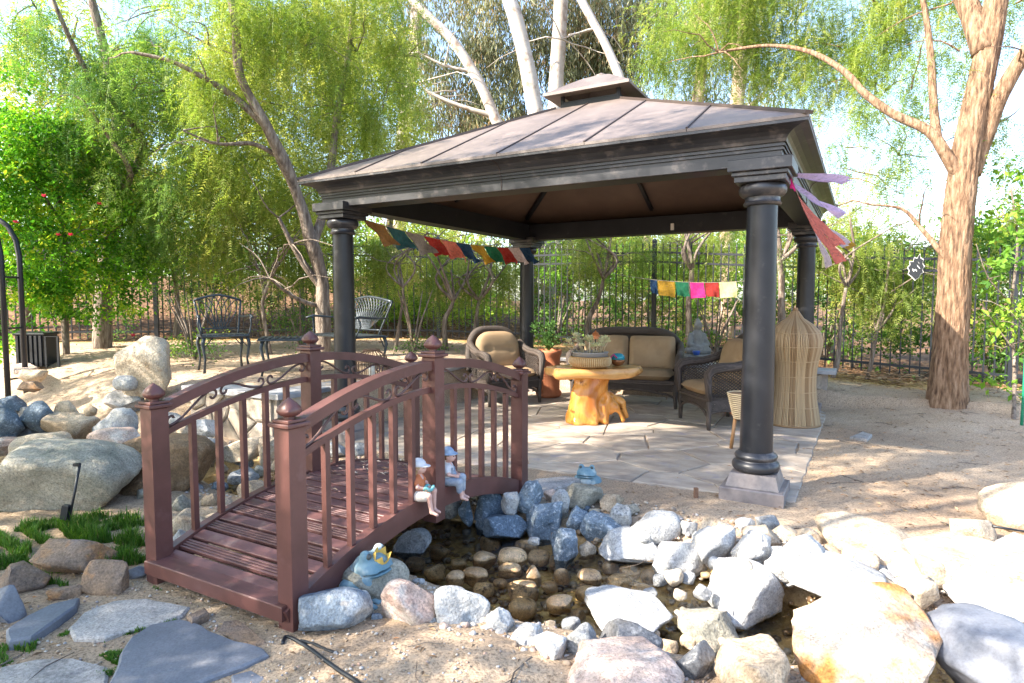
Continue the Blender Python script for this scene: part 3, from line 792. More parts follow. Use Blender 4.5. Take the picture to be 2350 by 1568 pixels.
RK = [
 # far rim of the pond, beside the bridge
 ((1006, 1144, 1057, 1186), -.12, 'grey', 'grey brown rock under the feet of the seated boy figurine'),
 ((1050, 1147, 1087, 1196), -.16, 'dblue', 'narrow dark blue rock right of the rock below the boy figurine'),
 ((1087, 1126, 1158, 1207), -.16, 'dblue', 'tall dark blue rock in the shade under the far end of the footbridge'),
 ((1149, 1128, 1196, 1173), .0, 'white', 'small pale blocky rock resting at the far bridge end on darker rocks'),
 ((1182, 1100, 1247, 1170), .0, 'blue', 'light blue grey boulder touching the far right bridge post'),
 ((1105, 1175, 1214, 1242), -.16, 'dblue', 'wide low blue boulder at the far water edge of the pond'),
 ((1205, 1147, 1293, 1242), -.16, 'blue', 'largest rounded blue granite boulder on the far pond rim'),
 ((1247, 1119, 1283, 1150), .02, 'pink', 'small pinkish rock wedged left of the boulder that carries the frog'),
 ((1263, 1122, 1307, 1180), -.02, 'grey', 'upright grey rock leaning on the boulder below the plain frog'),
 ((1290, 1110, 1386, 1165), .0, 'olive', 'wide olive tan boulder that the plain frog statue sits on'),
 ((1374, 1131, 1434, 1170), .0, 'tan', 'tan rock just right of the boulder with the plain frog'),
 ((1297, 1159, 1358, 1219), -.10, 'blue', 'blue grey rock in the middle row below the plain frog'),
 ((1397, 1154, 1448, 1207), -.03, 'grey', 'grey rock in front of the tan rock on the far rim'),
 ((1328, 1172, 1425, 1247), -.12, 'blue', 'blue grey rock with a whitish right side above the small tan cobble'),
 ((1263, 1214, 1328, 1293), -.17, 'blue', 'upright egg shaped blue rock standing in the pond edge'),
 ((1328, 1242, 1369, 1279), -.16, 'tan', 'small tan cobble between the egg shaped rock and the long pale slab'),
 ((1370, 1235, 1510, 1300), -.17, 'white', 'long flat pale granite slab at the right water edge'),
 ((1437, 1170, 1562, 1247), -.06, 'white', 'big smooth whitish boulder behind the long pale slab'),
 ((1560, 1193, 1600, 1230), -.02, 'white', 'small white cobble right of the big smooth whitish boulder'),
 ((1586, 1207, 1690, 1293), -.05, 'white', 'rounded sunlit white boulder with a dark gap on its right'),
 ((1495, 1232, 1636, 1332), -.16, 'white', 'whitish sloping boulder beside the water, left of the two biggest pale slabs'),
 ((1614, 1284, 1792, 1440), -.15, 'white', 'large pale grey white boulder at the head of the stream'),
 ((1678, 1217, 1772, 1292), .0, 'white', 'sunlit white rock behind the large pale boulder at the stream head'),
 ((1748, 1222, 1898, 1337), .0, 'white', 'broad glaring white rock in full sun with a pit on its right'),
 ((1868, 1217, 2122, 1312), .0, 'cream', 'widest flat cream rock lying in the sun on the sand'),
 ((1788, 1316, 2046, 1402), .02, 'white', 'sunlit white slab above the amber stained boulder'),
 ((1770, 1345, 2148, 1640), -.15, 'amber', 'huge pale boulder with orange amber stains at the bottom right'),
 ((2055, 1242, 2420, 1420), -.02, 'cream', 'big cream boulder at the right edge with an undercut brown hollow'),
 ((2160, 1362, 2420, 1462), -.02, 'white', 'whitish rounded rock between the cream boulder and the dark slate'),
 ((2128, 1425, 2460, 1690), -.05, 'slate', 'dark blue slate rock in the bottom right corner'),
 ((2250, 1120, 2420, 1215), .02, 'cream', 'glaring pale rock on the sand at the right edge'),
 ((2268, 1226, 2420, 1318), .02, 'white', 'pale rock at the right edge just behind the big cream boulder'),
 # near rim
 ((1338, 1365, 1542, 1478), -.15, 'white', 'large white angular boulder on the near side of the water'),
 ((1540, 1388, 1702, 1492), -.15, 'olive', 'wet grey tan rock left of the amber stained boulder'),
 ((1545, 1474, 1642, 1570), -.13, 'wetdark', 'shiny wet dark rock right of the cascade in the bottom middle'),
 ((1375, 1452, 1522, 1528), -.13, 'wetdark', 'dark wet rock below the large white angular boulder'),
 ((1298, 1442, 1372, 1518), -.14, 'grey', 'grey blue rock left of the dark wet rock'),
 ((1278, 1508, 1565, 1640), -.10, 'pink', 'big pinkish tan boulder cut off by the bottom edge'),
 ((1640, 1478, 1800, 1640), -.14, 'tan', 'wet tan rock below the amber stained boulder at the bottom edge'),
 ((1222, 1455, 1305, 1526), -.06, 'white', 'round white cobble nearest the camera on the sand'),
 ((1166, 1424, 1248, 1489), -.09, 'white', 'white cobble second from the round white one on the near rim'),
 ((1114, 1393, 1182, 1457), -.10, 'white', 'speckled white cobble beside the long white and blue rock'),
 ((998, 1337, 1128, 1445), -.10, 'mixed', 'long white and blue rock sloping to the water on the near rim'),
 ((871, 1337, 1006, 1444), -.08, 'pink', 'pinkish tan boulder in front of the crowned frog'),
 ((680, 1337, 862, 1468), -.06, 'mixed', 'white streaked grey boulder at the foot of the nearest bridge post'),
 ((776, 1296, 945, 1392), -.06, 'olive', 'grey olive rock that the crowned frog sits on'),
 ((905, 1210, 993, 1275), -.17, 'grey', 'grey angular rock standing alone in the pond water by the bridge'),
 # left of the bridge
 ((-30, 906, 63, 952), .20, 'dblue', 'blue rock at the left edge, topmost of the stacked bank'),
 ((49, 918, 133, 984), .18, 'dblue', 'rounded blue boulder in the stacked bank by the left edge'),
 ((-30, 930, 58, 1006), .12, 'dblue', 'big blue rock cut by the left edge of the picture'),
 ((134, 918, 199, 977), .18, 'tan', 'tan upright rock on the bank right of the rounded blue boulder'),
 ((105, 943, 222, 1008), .10, 'tan', 'wide pinkish tan boulder in the stacked bank'),
 ((221, 932, 320, 1008), .10, 'white', 'pale boulder with dark stain in the bank left of the bridge post'),
 ((28, 971, 127, 1008), .06, 'slate', 'flat grey rock below the rounded blue boulder'),
 ((-20, 1003, 54, 1040), .02, 'pink', 'pale pink rock at the left edge below the blue rocks'),
 ((42, 996, 166, 1064), .0, 'cream', 'sunlit cream boulder behind the biggest grey boulder on the left'),
 ((22, 1016, 334, 1192), -.06, 'olive', 'biggest smooth tan grey boulder left of the bridge above the grass'),
 ((221, 992, 334, 1036), .04, 'pink', 'low pinkish rock behind the brown boulder'),
 ((239, 1020, 496, 1142), -.08, 'brown', 'large brown boulder behind the nearest left bridge post'),
 ((248, 913, 340, 938), .22, 'pale', 'flat pale slab on top of the left bank'),
 ((360, 940, 434, 988), .14, 'grey', 'grey rock seen through the left railing, on the bank'),
 ((387, 1000, 502, 1062), .0, 'grey', 'speckled grey boulder seen through the left railing above the brown boulder'),
 ((511, 1000, 614, 1054), -.02, 'cream', 'pale tan boulder across the stream seen between the left balusters'),
 ((598, 998, 652, 1066), -.05, 'cream', 'glowing sunlit cream rock across the stream by the middle left post'),
 ((527, 1068, 600, 1110), -.13, 'grey', 'grey rock in the stream behind the left railing'),
 ((545, 1098, 640, 1170), -.15, 'tan', 'tan boulder in the stream against the left side of the bridge'),
 ((394, 1134, 445, 1177), -.10, 'olive', 'olive rock beside the big brown boulder, behind the left railing'),
 ((392, 1170, 473, 1228), -.12, 'cream', 'whitish tan rock against the left side of the bridge deck'),
 ((394, 1215, 446, 1266), -.10, 'grey', 'grey rock in the corner between left post and bridge deck'),
 ((473, 1175, 530, 1210), -.14, 'tan', 'small tan rock at the water under the left side of the bridge'),
 ((464, 1131, 502, 1167), -.13, 'tan', 'small tan cobble right of the big brown boulder'),
 ((650, 1014, 720, 1052), -.04, 'white', 'pale rock behind the middle left bridge post'),
 ((735, 1010, 800, 1046), -.02, 'white', 'white rock at the far left end of the bridge deck'),
 ((800, 1016, 846, 1046), -.02, 'grey', 'small grey rock at the far left end of the bridge deck'),
 ((330, 980, 392, 1010), .08, 'tan', 'tan rock on the bank hidden partly by the nearest left post'),
 ((430, 960, 500, 1002), .10, 'white', 'whitish rock on the bank above the speckled grey boulder'),
 # grass edging
 ((293, 1296, 347, 1332), -.06, 'slate', 'small rounded dark slate cobble by the foot of the left bridge post'),
]
for (bx_, zb, mt, lb) in RK:
    big = bx_[2] - bx_[0] > 120
    if bx_[2] - bx_[0] > 150 and bx_[3] > 1300 and bx_[0] > 1200:
        rock(bx_, zb, mt, lb, name='boulder', cat='boulder', cuts=16, rough=.06, hmin=.26, dy=1.15); continue
    rock(bx_, zb, mt, lb, name='boulder' if big else 'rock', cat='boulder' if big else 'rock', cuts=(15 if not big else 10) if mt in ('blue', 'dblue', 'white', 'mixed', 'tan', 'grey') else (11 if not big else 6), rough=.055 if not big else .075, hmin=.42 if not big else .5)
# yard boulder on the raised sand, leaning, with the white cobble in front
b0 = rock((234, 767, 405, 889), .44, 'cream', 'tall leaning cream boulder standing on the raised sand left of the chairs', name='boulder', cat='boulder', dy=.62, cuts=10, rough=.07, seed=907)
me = b0.data; co = np.empty(len(me.vertices) * 3); me.vertices.foreach_get('co', co); co = co.reshape(-1, 3)
hh = co[:, 2].max(); t_ = (co[:, 2] + hh) / (2 * hh)
co[:, 0] = co[:, 0] * (1.10 - .42 * t_) + .14 * t_; co[:, 1] *= (1.1 - .4 * t_); me.vertices.foreach_set('co', co.ravel()); me.update()
rock((264, 866, 318, 890), .44, 'white', 'smooth white cobble at the foot of the tall leaning boulder', hmin=.5, cuts=0, rough=.03)
# small stones packed into the gaps
rf = random.Random(77)
def fillers(spots, mats, label, group, zb, s0=26, s1=52):
    for (x, y) in spots:
        w_ = rf.uniform(s0, s1); h_ = w_ * rf.uniform(.62, .85)
        mt = rf.choice(mats); cw = {'white': 'whitish', 'cream': 'cream', 'grey': 'grey', 'tan': 'tan', 'olive': 'olive', 'blue': 'blue', 'dblue': 'dark blue', 'pink': 'pinkish', 'mixed': 'white streaked'}[mt]
        rock((x - w_ / 2, y - h_, x + w_ / 2, y), zb, mt, label.replace(' pale', '').replace(' blue grey', '').replace(label.split()[0], label.split()[0] + ' ' + cw, 1), cuts=12, rough=.05, sub=3, group=group)
fillers([(1600, 1262), (1640, 1305), (1700, 1300), (1720, 1330), (1755, 1345), (1790, 1330), (1815, 1350), (1850, 1345), (1880, 1350), (1910, 1342), (1945, 1340), (1990, 1350), (2030, 1345), (2060, 1360), (2075, 1390), (1580, 1340), (1545, 1345), (1560, 1375), (1610, 1375), (1600, 1240), (1710, 1222), (1760, 1228), (1660, 1225), (1840, 1240), (2020, 1330), (2050, 1420), (2095, 1418)],
        ('white', 'cream', 'white', 'grey'), 'small pale stone wedged between the bigger rocks on the sunny right bank', 'small stones on the right bank', -.04)
fillers([(1745, 1262), (1800, 1250), (1850, 1262), (1725, 1300), (1840, 1320), (1900, 1325), (1960, 1330), (2010, 1318), (2065, 1330), (2110, 1345), (2140, 1300), (2175, 1268), (2085, 1275), (2040, 1388), (2100, 1390), (1780, 1300), (1690, 1340), (1990, 1372), (1930, 1372), (2230, 1250), (1640, 1262), (2150, 1360)],
        ('white', 'cream', 'white', 'cream', 'tan'), 'medium pale rock packed among the slabs of the sunny right bank', 'medium rocks on the right bank', -.01, 56, 104)
fillers([(1515, 1345), (1490, 1380), (1530, 1500), (1690, 1500), (1660, 1490), (1580, 1490), (1345, 1490), (1310, 1455), (1560, 1420), (1500, 1470), (1260, 1450), (1420, 1370), (1470, 1400)], ('tan', 'olive', 'grey', 'cream'), 'small wet stone between the boulders at the near end of the stream', 'small stones at the near end of the stream', -.15)
fillers([(1095, 1150), (1140, 1135), (1175, 1178), (1200, 1172), (1245, 1165), (1290, 1188), (1310, 1235), (1365, 1185), (1385, 1160), (1400, 1215), (1435, 1225), (1450, 1180), (1345, 1178), (1262, 1205), (1225, 1250), (1480, 1250), (1170, 1120), (1430, 1190)], ('blue', 'dblue', 'grey', 'olive'), 'small blue grey stone filling a gap in the far pond rim', 'small stones in the far pond rim', -.06, 22, 40)
fillers([(1065, 1448), (1148, 1462), (1200, 1490), (1110, 1440), (990, 1440), (866, 1430), (1020, 1452), (880, 1385), (960, 1345), (1240, 1500), (1275, 1520), (1150, 1440)], ('white', 'grey', 'pink', 'mixed'), 'small stone tucked between the cobbles of the near pond rim', 'small stones on the near pond rim', -.06, 20, 38)
fillers([(330, 1030), (205, 1010), (130, 990), (75, 1000), (345, 965), (60, 955), (210, 950), (415, 1010), (480, 1070), (510, 1080), (505, 1130), (520, 1160), (640, 1080), (680, 1064), (450, 1130), (380, 1015), (560, 1066), (600, 1090), (340, 1150), (370, 1190), (430, 1170), (350, 1240)], ('tan', 'grey', 'cream', 'olive', 'blue'), 'small stone between the boulders of the left stream bank', 'small stones on the left bank', -.08, 26, 50)
# cobbles lying in the pond
CB = [(1084, 1272, 1142, 1304), (1142, 1256, 1211, 1306), (1061, 1304, 1123, 1343), (1024, 1309, 1067, 1347), (973, 1295, 1023, 1331), (1196, 1298, 1243, 1343), (1142, 1303, 1197, 1329),
      (1258, 1286, 1311, 1306), (1270, 1305, 1308, 1341), (1323, 1307, 1382, 1348), (1163, 1362, 1237, 1383), (1252, 1367, 1316, 1410), (1318, 1351, 1374, 1383), (1391, 1335, 1452, 1359),
      (1166, 1396, 1233, 1422), (1036, 1284, 1072, 1309), (930, 1291, 977, 1310), (1210, 1280, 1262, 1298), (1420, 1310, 1470, 1332), (1446, 1350, 1500, 1380), (1100, 1240, 1150, 1262), (1180, 1255, 1235, 1275),
      (1240, 1344, 1280, 1362), (1085, 1345, 1135, 1368), (1470, 1312, 1520, 1340), (1380, 1300, 1424, 1318), (985, 1262, 1035, 1282), (1305, 1400, 1345, 1425), (1130, 1332, 1165, 1352)]
above = {(1142, 1256, 1211, 1306): 'triangular brown stone rising from the pond among the cobbles', (1061, 1304, 1123, 1343): 'oval speckled brown cobble left of centre in the pond',
         (1252, 1367, 1316, 1410): 'orange amber cobble in the sunny shallow water', (1196, 1298, 1243, 1343): 'round tan cobble right of the triangular stone in the pond',
         (1024, 1309, 1067, 1347): 'grey brown upright cobble nearest the near rim in the pond', (1084, 1272, 1142, 1304): 'flat grey brown cobble left of the triangular stone in the pond',
         (1323, 1307, 1382, 1348): 'sunlit tan cobble under the long pale slab in the pond', (1142, 1303, 1197, 1329): 'low brown cobble just in front of the triangular stone'}
for c in CB:
    lab = above.get(c)
    zb = -.225 if lab is None else -.195
    rock(c, zb, 'wet', lab or 'small brown cobble lying under the clear pond water', name='cobble', cat='cobble', sub=3, hmin=.5, cuts=3, rough=.05, group=None if lab else 'cobbles under the pond water')

# ================================================================ flat stones and slabs, outlines set out on the ground
def slab(pts, z1, th, mt, label, name='flagstone', cat='flagstone', tiltz=None):
    P = [G(x, y, z1) for (x, y) in pts]; c = sum(P) / len(P)
    poly = [(p[0] - c[0], p[1] - c[1]) for p in P]
    # chip the edges a little
    out = []; rr = random.Random(len(label))
    for a, b in zip(poly, poly[1:] + poly[:1]):
        out.append(a); L = math.hypot(b[0] - a[0], b[1] - a[1]); n = max(1, int(L / .06))
        for i in range(1, n):
            t = i / n; k = rr.uniform(-.007, .007); out.append((a[0] + (b[0] - a[0]) * t + (b[1] - a[1]) / L * k, a[1] + (b[1] - a[1]) * t - (b[0] - a[0]) / L * k))
    o = MB().prism(out, -th, 0, min(.008, th * .3)).build(name, ROCKM[mt], None, False, (c[0], c[1], z1))
    tag(o, label, cat); return o
slab([(275, 1498), (300, 1460), (345, 1432), (412, 1419), (462, 1432), (500, 1452), (545, 1470), (606, 1487), (617, 1500), (560, 1527), (480, 1556), (400, 1590), (240, 1600)], -.035, .07, 'slate', 'large smooth blue slate flagstone in the bottom left foreground')
slab([(156, 1440), (190, 1405), (260, 1378), (340, 1372), (400, 1384), (436, 1392), (420, 1412), (360, 1432), (290, 1446), (240, 1462), (170, 1464)], -.045, .05, 'pale', 'rough pale flagstone between the footbridge and the smooth blue slate')
slab([(14, 1442), (60, 1412), (120, 1384), (183, 1370), (176, 1388), (120, 1428), (70, 1462), (20, 1470)], -.03, .06, 'slate', 'narrow grey flagstone left of the rough pale one')
slab([(0, 1530), (80, 1512), (170, 1508), (246, 1528), (240, 1600), (-40, 1620)], -.05, .05, 'pale', 'pale flagstone sunk in the bottom left corner')
slab([(530, 1548), (575, 1536), (620, 1560), (640, 1600), (540, 1600)], -.045, .05, 'slate', 'small slate piece at the bottom edge right of the blue slate')
slab([(500, 1446), (512, 1424), (545, 1420), (590, 1452), (612, 1474), (580, 1486), (536, 1470)], -.04, .04, 'rust', 'brown broken stone piece beside the nearest bridge post')
slab([(428, 1412), (470, 1392), (480, 1404), (440, 1424)], -.02, .05, 'rust', 'slender rusty stone shard on the end of the rough pale flagstone')
slab([(1190, 1120), (1230, 1098), (1300, 1092), (1335, 1098), (1300, 1114), (1240, 1130)], .022, .05, 'pale', 'purplish flat stone on the patio edge left of the plain frog')
slab([(1950, 1002), (1980, 990), (2002, 996), (1990, 1008)], .03, .05, 'pale', 'loose flat stone lying right of the bell shaped basket')
def block(box_, zb, mt, label, name='stone_block', sq=7.0, cuts=11, dy=.5, rz=0.0):
    return rock(box_, zb, mt, label, name=name, cat='stone', sq=sq, cuts=cuts, rough=.022, dy=dy, hmin=.3)
block((86, 1240, 264, 1325), -.07, 'rust', 'long slab shaped stone edging the grass patch', dy=.45)
block((3, 1291, 117, 1372), -.07, 'rust', 'orange and white angular stone at the left end of the grass edging', dy=.7)
block((190, 1293, 292, 1372), -.08, 'rust', 'rust orange stone block below the long edging slab', dy=.5)
block((-30, 1344, 54, 1437), -.07, 'slate', 'slate block cut by the left edge below the grass', dy=.7)
block((110, 1345, 185, 1385), -.08, 'rust', 'small dark red stone between the rusty edging blocks', dy=.6)
block((36, 848, 108, 878), .43, 'tan', 'upper brick coloured stone of the stacked pair on the raised sand', dy=.6)
block((48, 874, 104, 897), .40, 'rust', 'lower orange stone of the stacked pair on the raised sand', dy=.6)
slab([(26, 838), (60, 831), (88, 842), (60, 851), (34, 850)], .50, .05, 'pink', 'thin flat reddish stone lying by the black bin')

# ================================================================ wicker furniture
def wickermat(name, c1, c2, rough=.55):
    m, n, l, b = _new(name)
    tc = n.new('ShaderNodeTexCoord'); co = tc.outputs['Object']
    w1 = tex(n, l, 'wave', 26.0, co); w1.inputs['Distortion'].default_value = 1.5; w1.bands_direction = 'Z'
    w2 = tex(n, l, 'wave', 22.0, co); w2.inputs['Distortion'].default_value = 2.0; w2.bands_direction = 'X'
    mu = n.new('ShaderNodeMath'); mu.operation = 'ADD'; l.new(w1.outputs['Fac'], mu.inputs[0]); l.new(w2.outputs['Fac'], mu.inputs[1])
    r = ramp(n, [(.25, c1), (.9, c2)]); ml = n.new('ShaderNodeMath'); ml.operation = 'MULTIPLY'; ml.inputs[1].default_value = .5
    l.new(mu.outputs[0], ml.inputs[0]); l.new(ml.outputs[0], r.inputs[0]); l.new(r.outputs[0], b.inputs['Base Color'])
    bp = n.new('ShaderNodeBump'); bp.inputs['Strength'].default_value = .8; bp.inputs['Distance'].default_value = .008
    l.new(ml.outputs[0], bp.inputs['Height']); l.new(bp.outputs[0], b.inputs['Normal']); b.inputs['Roughness'].default_value = rough
    return m
MAT['wicker'] = wickermat('dark_brown_wicker', (.028, .020, .016), (.115, .088, .075))
MAT['cush'] = M('tan_cushion_fabric', (.29, .20, .12), (.345, .245, .15), scale=5, rough=.9, bump=.15, bscale=120, dist=.003, spec=.2)
def cushion(c, d, rx=0.0, tuft=True, bul=.35, n=14, m=10):
    """padded cushion: width x, depth y, thickness z; tufted on the front face"""
    mb = MB(); W, D, Hh = d; R = Matrix.Rotation(rx, 3, 'X'); V = []
    tf = [(-.25, .0), (.25, .0)] if W > .45 else [(0, .0)]
    for side in (1, -1):
        for j in range(m + 1):
            for i in range(n + 1):
                u = -1 + 2 * i / n; v = -1 + 2 * j / m
                e = (max(0, 1 - abs(u) ** 5) * max(0, 1 - abs(v) ** 5)) ** .45
                z = side * Hh / 2 * e
                if tuft and side > 0:
                    for (tu, tv) in tf: z -= .028 * math.exp(-((u / 2 - tu) ** 2 * W * W * 4 + (v / 2 - tv) ** 2 * D * D * 4) / .006)
                    z -= .010 * math.exp(-(v * D / 2) ** 2 / .0006) * (1 - abs(u) ** 4)
                q = 1 - .06 * (abs(u) ** 6) * (abs(v) ** 6)
                V.append(R @ Vector((u * W / 2 * q, v * D / 2 * q, z)) + Vector(c))
    N = (n + 1) * (m + 1); F = []
    for s_ in (0, 1):
        for j in range(m):
            for i in range(n):
                a = s_ * N + j * (n + 1) + i; f = (a, a + 1, a + n + 2, a + n + 1); F.append(f if s_ == 0 else f[::-1])
    return mb.add(V, F)
def lattice(mb, P00, P10, P11, P01, nu, r=.0042, bow=None):
    """diamond lattice on a (possibly bowed) four-sided patch"""
    P = [Vector(p) for p in (P00, P10, P11, P01)]
    def S(u, v):
        p = P[0] * (1 - u) * (1 - v) + P[1] * u * (1 - v) + P[2] * u * v + P[3] * (1 - u) * v
        return p + (Vector(bow) * (math.sin(PI * u)) if bow else Vector((0, 0, 0)))
    Lu = (P[1] - P[0]).length; Lv = (P[3] - P[0]).length; k = max(1, Lv / max(Lu, .01))
    for sg in (1, -1):
        for i in range(-nu * 3, nu * 4):
            pts = []
            for t in np.linspace(0, 1, 7):
                u = i / nu + sg * t * k * .75
                if 0 <= u <= 1: pts.append(S(u, t))
            if len(pts) > 1: mb.tube(pts, r, 4, cap=False)
def wicker_seat(name, W, label, cushions, loc, rz, group):
    """faces -y; origin on the floor under the middle"""
    D = .66; hw = W / 2
    root = tag(empty(name, loc, rz), label, 'sofa' if cushions > 1 else 'armchair', group)
    wk = MAT['wicker']
    for (sx, y) in ((-1, -D / 2 + .04), (1, -D / 2 + .04), (-1, D / 2 - .05), (1, D / 2 - .05)):
        MB().tube([(sx * (hw - .04), y, 0.0), (sx * (hw - .045), y, .12), (sx * (hw - .045), y, .30)], [.019, .025, .03], 10).build('leg', wk, root, True)
    # seat frame with arched apron
    MB().box((0, 0, .315), (W - .08, D - .06, .05), bev=.012).build('seat_frame', wk, root)
    ap = MB()
    for y in (-D / 2 + .03,):
        pts = [(x, y, .155 + .07 * (1 - (x / (hw - .05)) ** 2) + (.0 if abs(x) < hw - .1 else -.02)) for x in np.linspace(-hw + .05, hw - .05, 17)]
        ap.tube(pts, .014, 7); ap.tube([(-hw + .05, y, .30), (hw - .05, y, .30)], .018, 8)
        lattice(ap, (-hw + .05, y, .21), (hw - .05, y, .21), (hw - .05, y, .30), (-hw + .05, y, .30), int(W / .035), .0045)
    for sx in (-1, 1):
        x = sx * (hw - .035)
        ap.tube([(x, -D / 2 + .04, .17), (x, 0, .225), (x, D / 2 - .05, .17)], .013, 7)
        lattice(ap, (x, -D / 2 + .04, .18), (x, D / 2 - .05, .18), (x, D / 2 - .05, .30), (x, -D / 2 + .04, .30), 18, .0045)
    ap.build('apron', wk, root)
    for sx in (-1, 1):
        x = sx * (hw - .03)
        arm = [(x, -D / 2 + .035, .30), (x * 1.01, -D / 2 + .02, .45), (x * 1.03, -D / 2 + .01, .56), (x * 1.04, -D / 2 + .05, .615), (x * 1.04, -D / 2 + .16, .635), (x * 1.03, -.02, .64), (x * 1.02, .14, .68), (x * .99, .26, .76)]
        am = MB().tube(arm, [.032, .036, .045, .050, .050, .046, .044, .04], 10).build('arm', wk, root, True)
        lt = MB()
        lattice(lt, (x, -D / 2 + .05, .33), (x, D / 2 - .06, .33), (x, D / 2 - .06, .70), (x, -D / 2 + .05, .58), 13, .005)
        lt.build('lattice', wk, am)
    # back: thick braided rim bowing back, woven shell behind the cushions
    bw = hw - .02; pts = []
    nb = 25
    for i in range(nb + 1):
        a = PI * i / nb
        cx_ = math.cos(a); sy_ = math.sin(a)
        pw = .62 if cushions > 1 else .8
        x = bw * math.copysign(abs(cx_) ** (pw * .7), cx_); z = .40 + .52 * sy_ ** pw * (1 if cushions == 1 else .98)
        pts.append((x, D / 2 - .08 + .10 * (z - .4) / .5 + .03 * (1 - abs(cx_)), z))
    MB().tube(pts, [.040 + .014 * math.sin(PI * i / nb) for i in range(nb + 1)], 12).build('back_rim', wk, root, True)
    sh = MB(); V = []; F = []
    for k, t in enumerate((0, .25, .5, .75, 1.0)):
        for (x, y, z) in pts: V.append((x * (1 - .0 * t), y + .015 * math.sin(PI * t), .36 + (z - .36) * (1 - t)))
    n_ = nb + 1
    for k in range(4):
        for i in range(nb): F.append((k * n_ + i, k * n_ + i + 1, (k + 1) * n_ + i + 1, (k + 1) * n_ + i))
    sh.add(V, F).build('back_shell', wk, root, True)
    cw = (W - .17) / cushions
    for k in range(cushions):
        x = -(W - .17) / 2 + cw * (k + .5)
        cushion((x, -.06, .395), (cw - .012, D - .10, .13), 0, False).build('seat_cushion', MAT['cush'], root, True)
        if cushions > 1:
            cushion((x, D / 2 - .155, .64), (cw - .012, .44, .15), math.radians(78), True).build('back_cushion', MAT['cush'], root, True)
        else:
            cm = cushion((0, 0, 0), (W - .16, .50, .15), 0, True, n=18, m=14)
            vv = []
            for (px, py, pz) in cm.v:      # rounded top
                t = max(0, py / .25); px *= math.sqrt(max(0.05, 1 - .75 * t ** 3)) if py > 0 else 1
                vv.append(Matrix.Rotation(math.radians(77), 3, 'X') @ Vector((px, py, pz)) + Vector((0, D / 2 - .15, .66)))
            cm.v = [tuple(p) for p in vv]; cm.build('back_cushion', MAT['cush'], root, True)
    return root
def face(dx, dy): return math.atan2(dx, -dy)     # turn so that local -y points along (dx, dy)
wicker_seat('wicker_sofa', 1.36, 'dark wicker two seat sofa with tan cushions at the back of the gazebo', 2, (1.46, 7.98, 0), face(-.33, -.94), None)
wicker_seat('wicker_armchair', .80, 'dark wicker armchair with round tan cushion behind the far bridge end', 1, (-.10, 8.08, 0), face(.48, -.88), 'wicker armchairs')
wicker_seat('wicker_armchair', .74, 'dark wicker armchair beside the front column, facing the wooden table', 1, (2.22, 6.66, 0), face(-.985, -.17), 'wicker armchairs')

# ================================================================ burl wood table with basket of succulents
MAT['wood'] = M('varnished_burl_wood', (.36, .115, .018), (.56, .23, .045), c3=(.66, .34, .085), scale=5, rough=.25, bump=.12, bscale=12, stretch=(1.2, 1.2, .35), speck=((.20, .065, .015), 7, .60, .70))
MAT['woodtop'] = M('varnished_slab_wood', (.50, .24, .07), (.66, .38, .14), scale=3, rough=.22, bump=.05, bscale=9, stretch=(.4, 3, 1), speck=((.36, .15, .04), 9, .60, .72))
tb = tag(empty('wood_table', (.87, 6.70, 0), .12), 'varnished live edge wooden table on a gnarled root stump', 'table')
ou = []
rr = random.Random(5)
for i in range(36):
    a = 2 * PI * i / 36; x = .52 * math.copysign(abs(math.cos(a)) ** .75, math.cos(a)); y = .27 * math.copysign(abs(math.sin(a)) ** .8, math.sin(a))
    k = 1 + .06 * math.sin(3 * a + 1) + .05 * math.sin(7 * a) + rr.uniform(-.02, .02); ou.append((x * k, y * k))
tm = MB(); V = []; n = 36
for (sc, z) in ((.90, .495), (.97, .512), (1.0, .545), (.985, .582), (.95, .60)):
    for i, (x, y) in enumerate(ou): V.append((x * sc + .008 * math.sin(i * 2.3 + z * 60), y * sc + .008 * math.sin(i * 1.7 + z * 40), z + .012 * math.sin(i * .8) * (1 if z < .55 else .25)))
F = [(k * n + i, k * n + (i + 1) % n, (k + 1) * n + (i + 1) % n, (k + 1) * n + i) for k in range(4) for i in range(n)] + [tuple(range(n - 1, -1, -1)), tuple(4 * n + i for i in range(n))]
autosmooth(tm.add(V, F).build('table_top', MAT['woodtop'], tb, True), 50)
st = s_un([s_cap((-.12, 0, .02), (-.06, 0, .53), .165, .13), s_cap((.0, .02, .30), (.06, .0, .53), .13, .13), s_cap((.02, -.03, .40), (.20, -.05, .16), .075, .06), s_cap((.20, -.05, .16), (.30, -.06, .03), .06, .035), s_cap((.10, .05, .32), (.33, .06, .20), .06, .042),
           s_cap((.33, .06, .20), (.37, .03, .05), .042, .03), s_cap((-.18, -.10, .02), (-.12, -.05, .25), .06, .05), s_cap((-.02, -.14, .02), (-.03, -.08, .3), .055, .05), s_cap((.10, -.10, .03), (.06, -.05, .3), .05, .05), s_cap((-.24, .03, .02), (-.15, 0, .2), .05, .06)], .05)
st2 = s_sub(s_sub(st, s_ell((.10, -.16, .27), (.05, .09, .06)), .02), s_ell((.24, .0, .02), (.05, .3, .10)), .02)
st3 = lambda P: st2(P) + .010 * np.sin(P[..., 0] * 38 + 4 * np.sin(P[..., 2] * 9)) * np.sin(P[..., 1] * 34 + 2 * np.sin(P[..., 2] * 7)) + np.maximum(0, (.0 - P[..., 2])) * 3
sdf_obj('stump_base', st3, (-.36, -.26, -.01), (.44, .26, .545), .014, MAT['wood'], tb)
MAT['rattan'] = wickermat('honey_rattan', (.32, .15, .045), (.62, .40, .17), .5)
MAT['succ'] = M('succulent_leaf', (.34, .38, .17), (.60, .56, .36), scale=14, rough=.6, rnd=.1)
MAT['stem'] = M('dry_stem', (.36, .28, .17), (.55, .46, .32), scale=10, rough=.8)
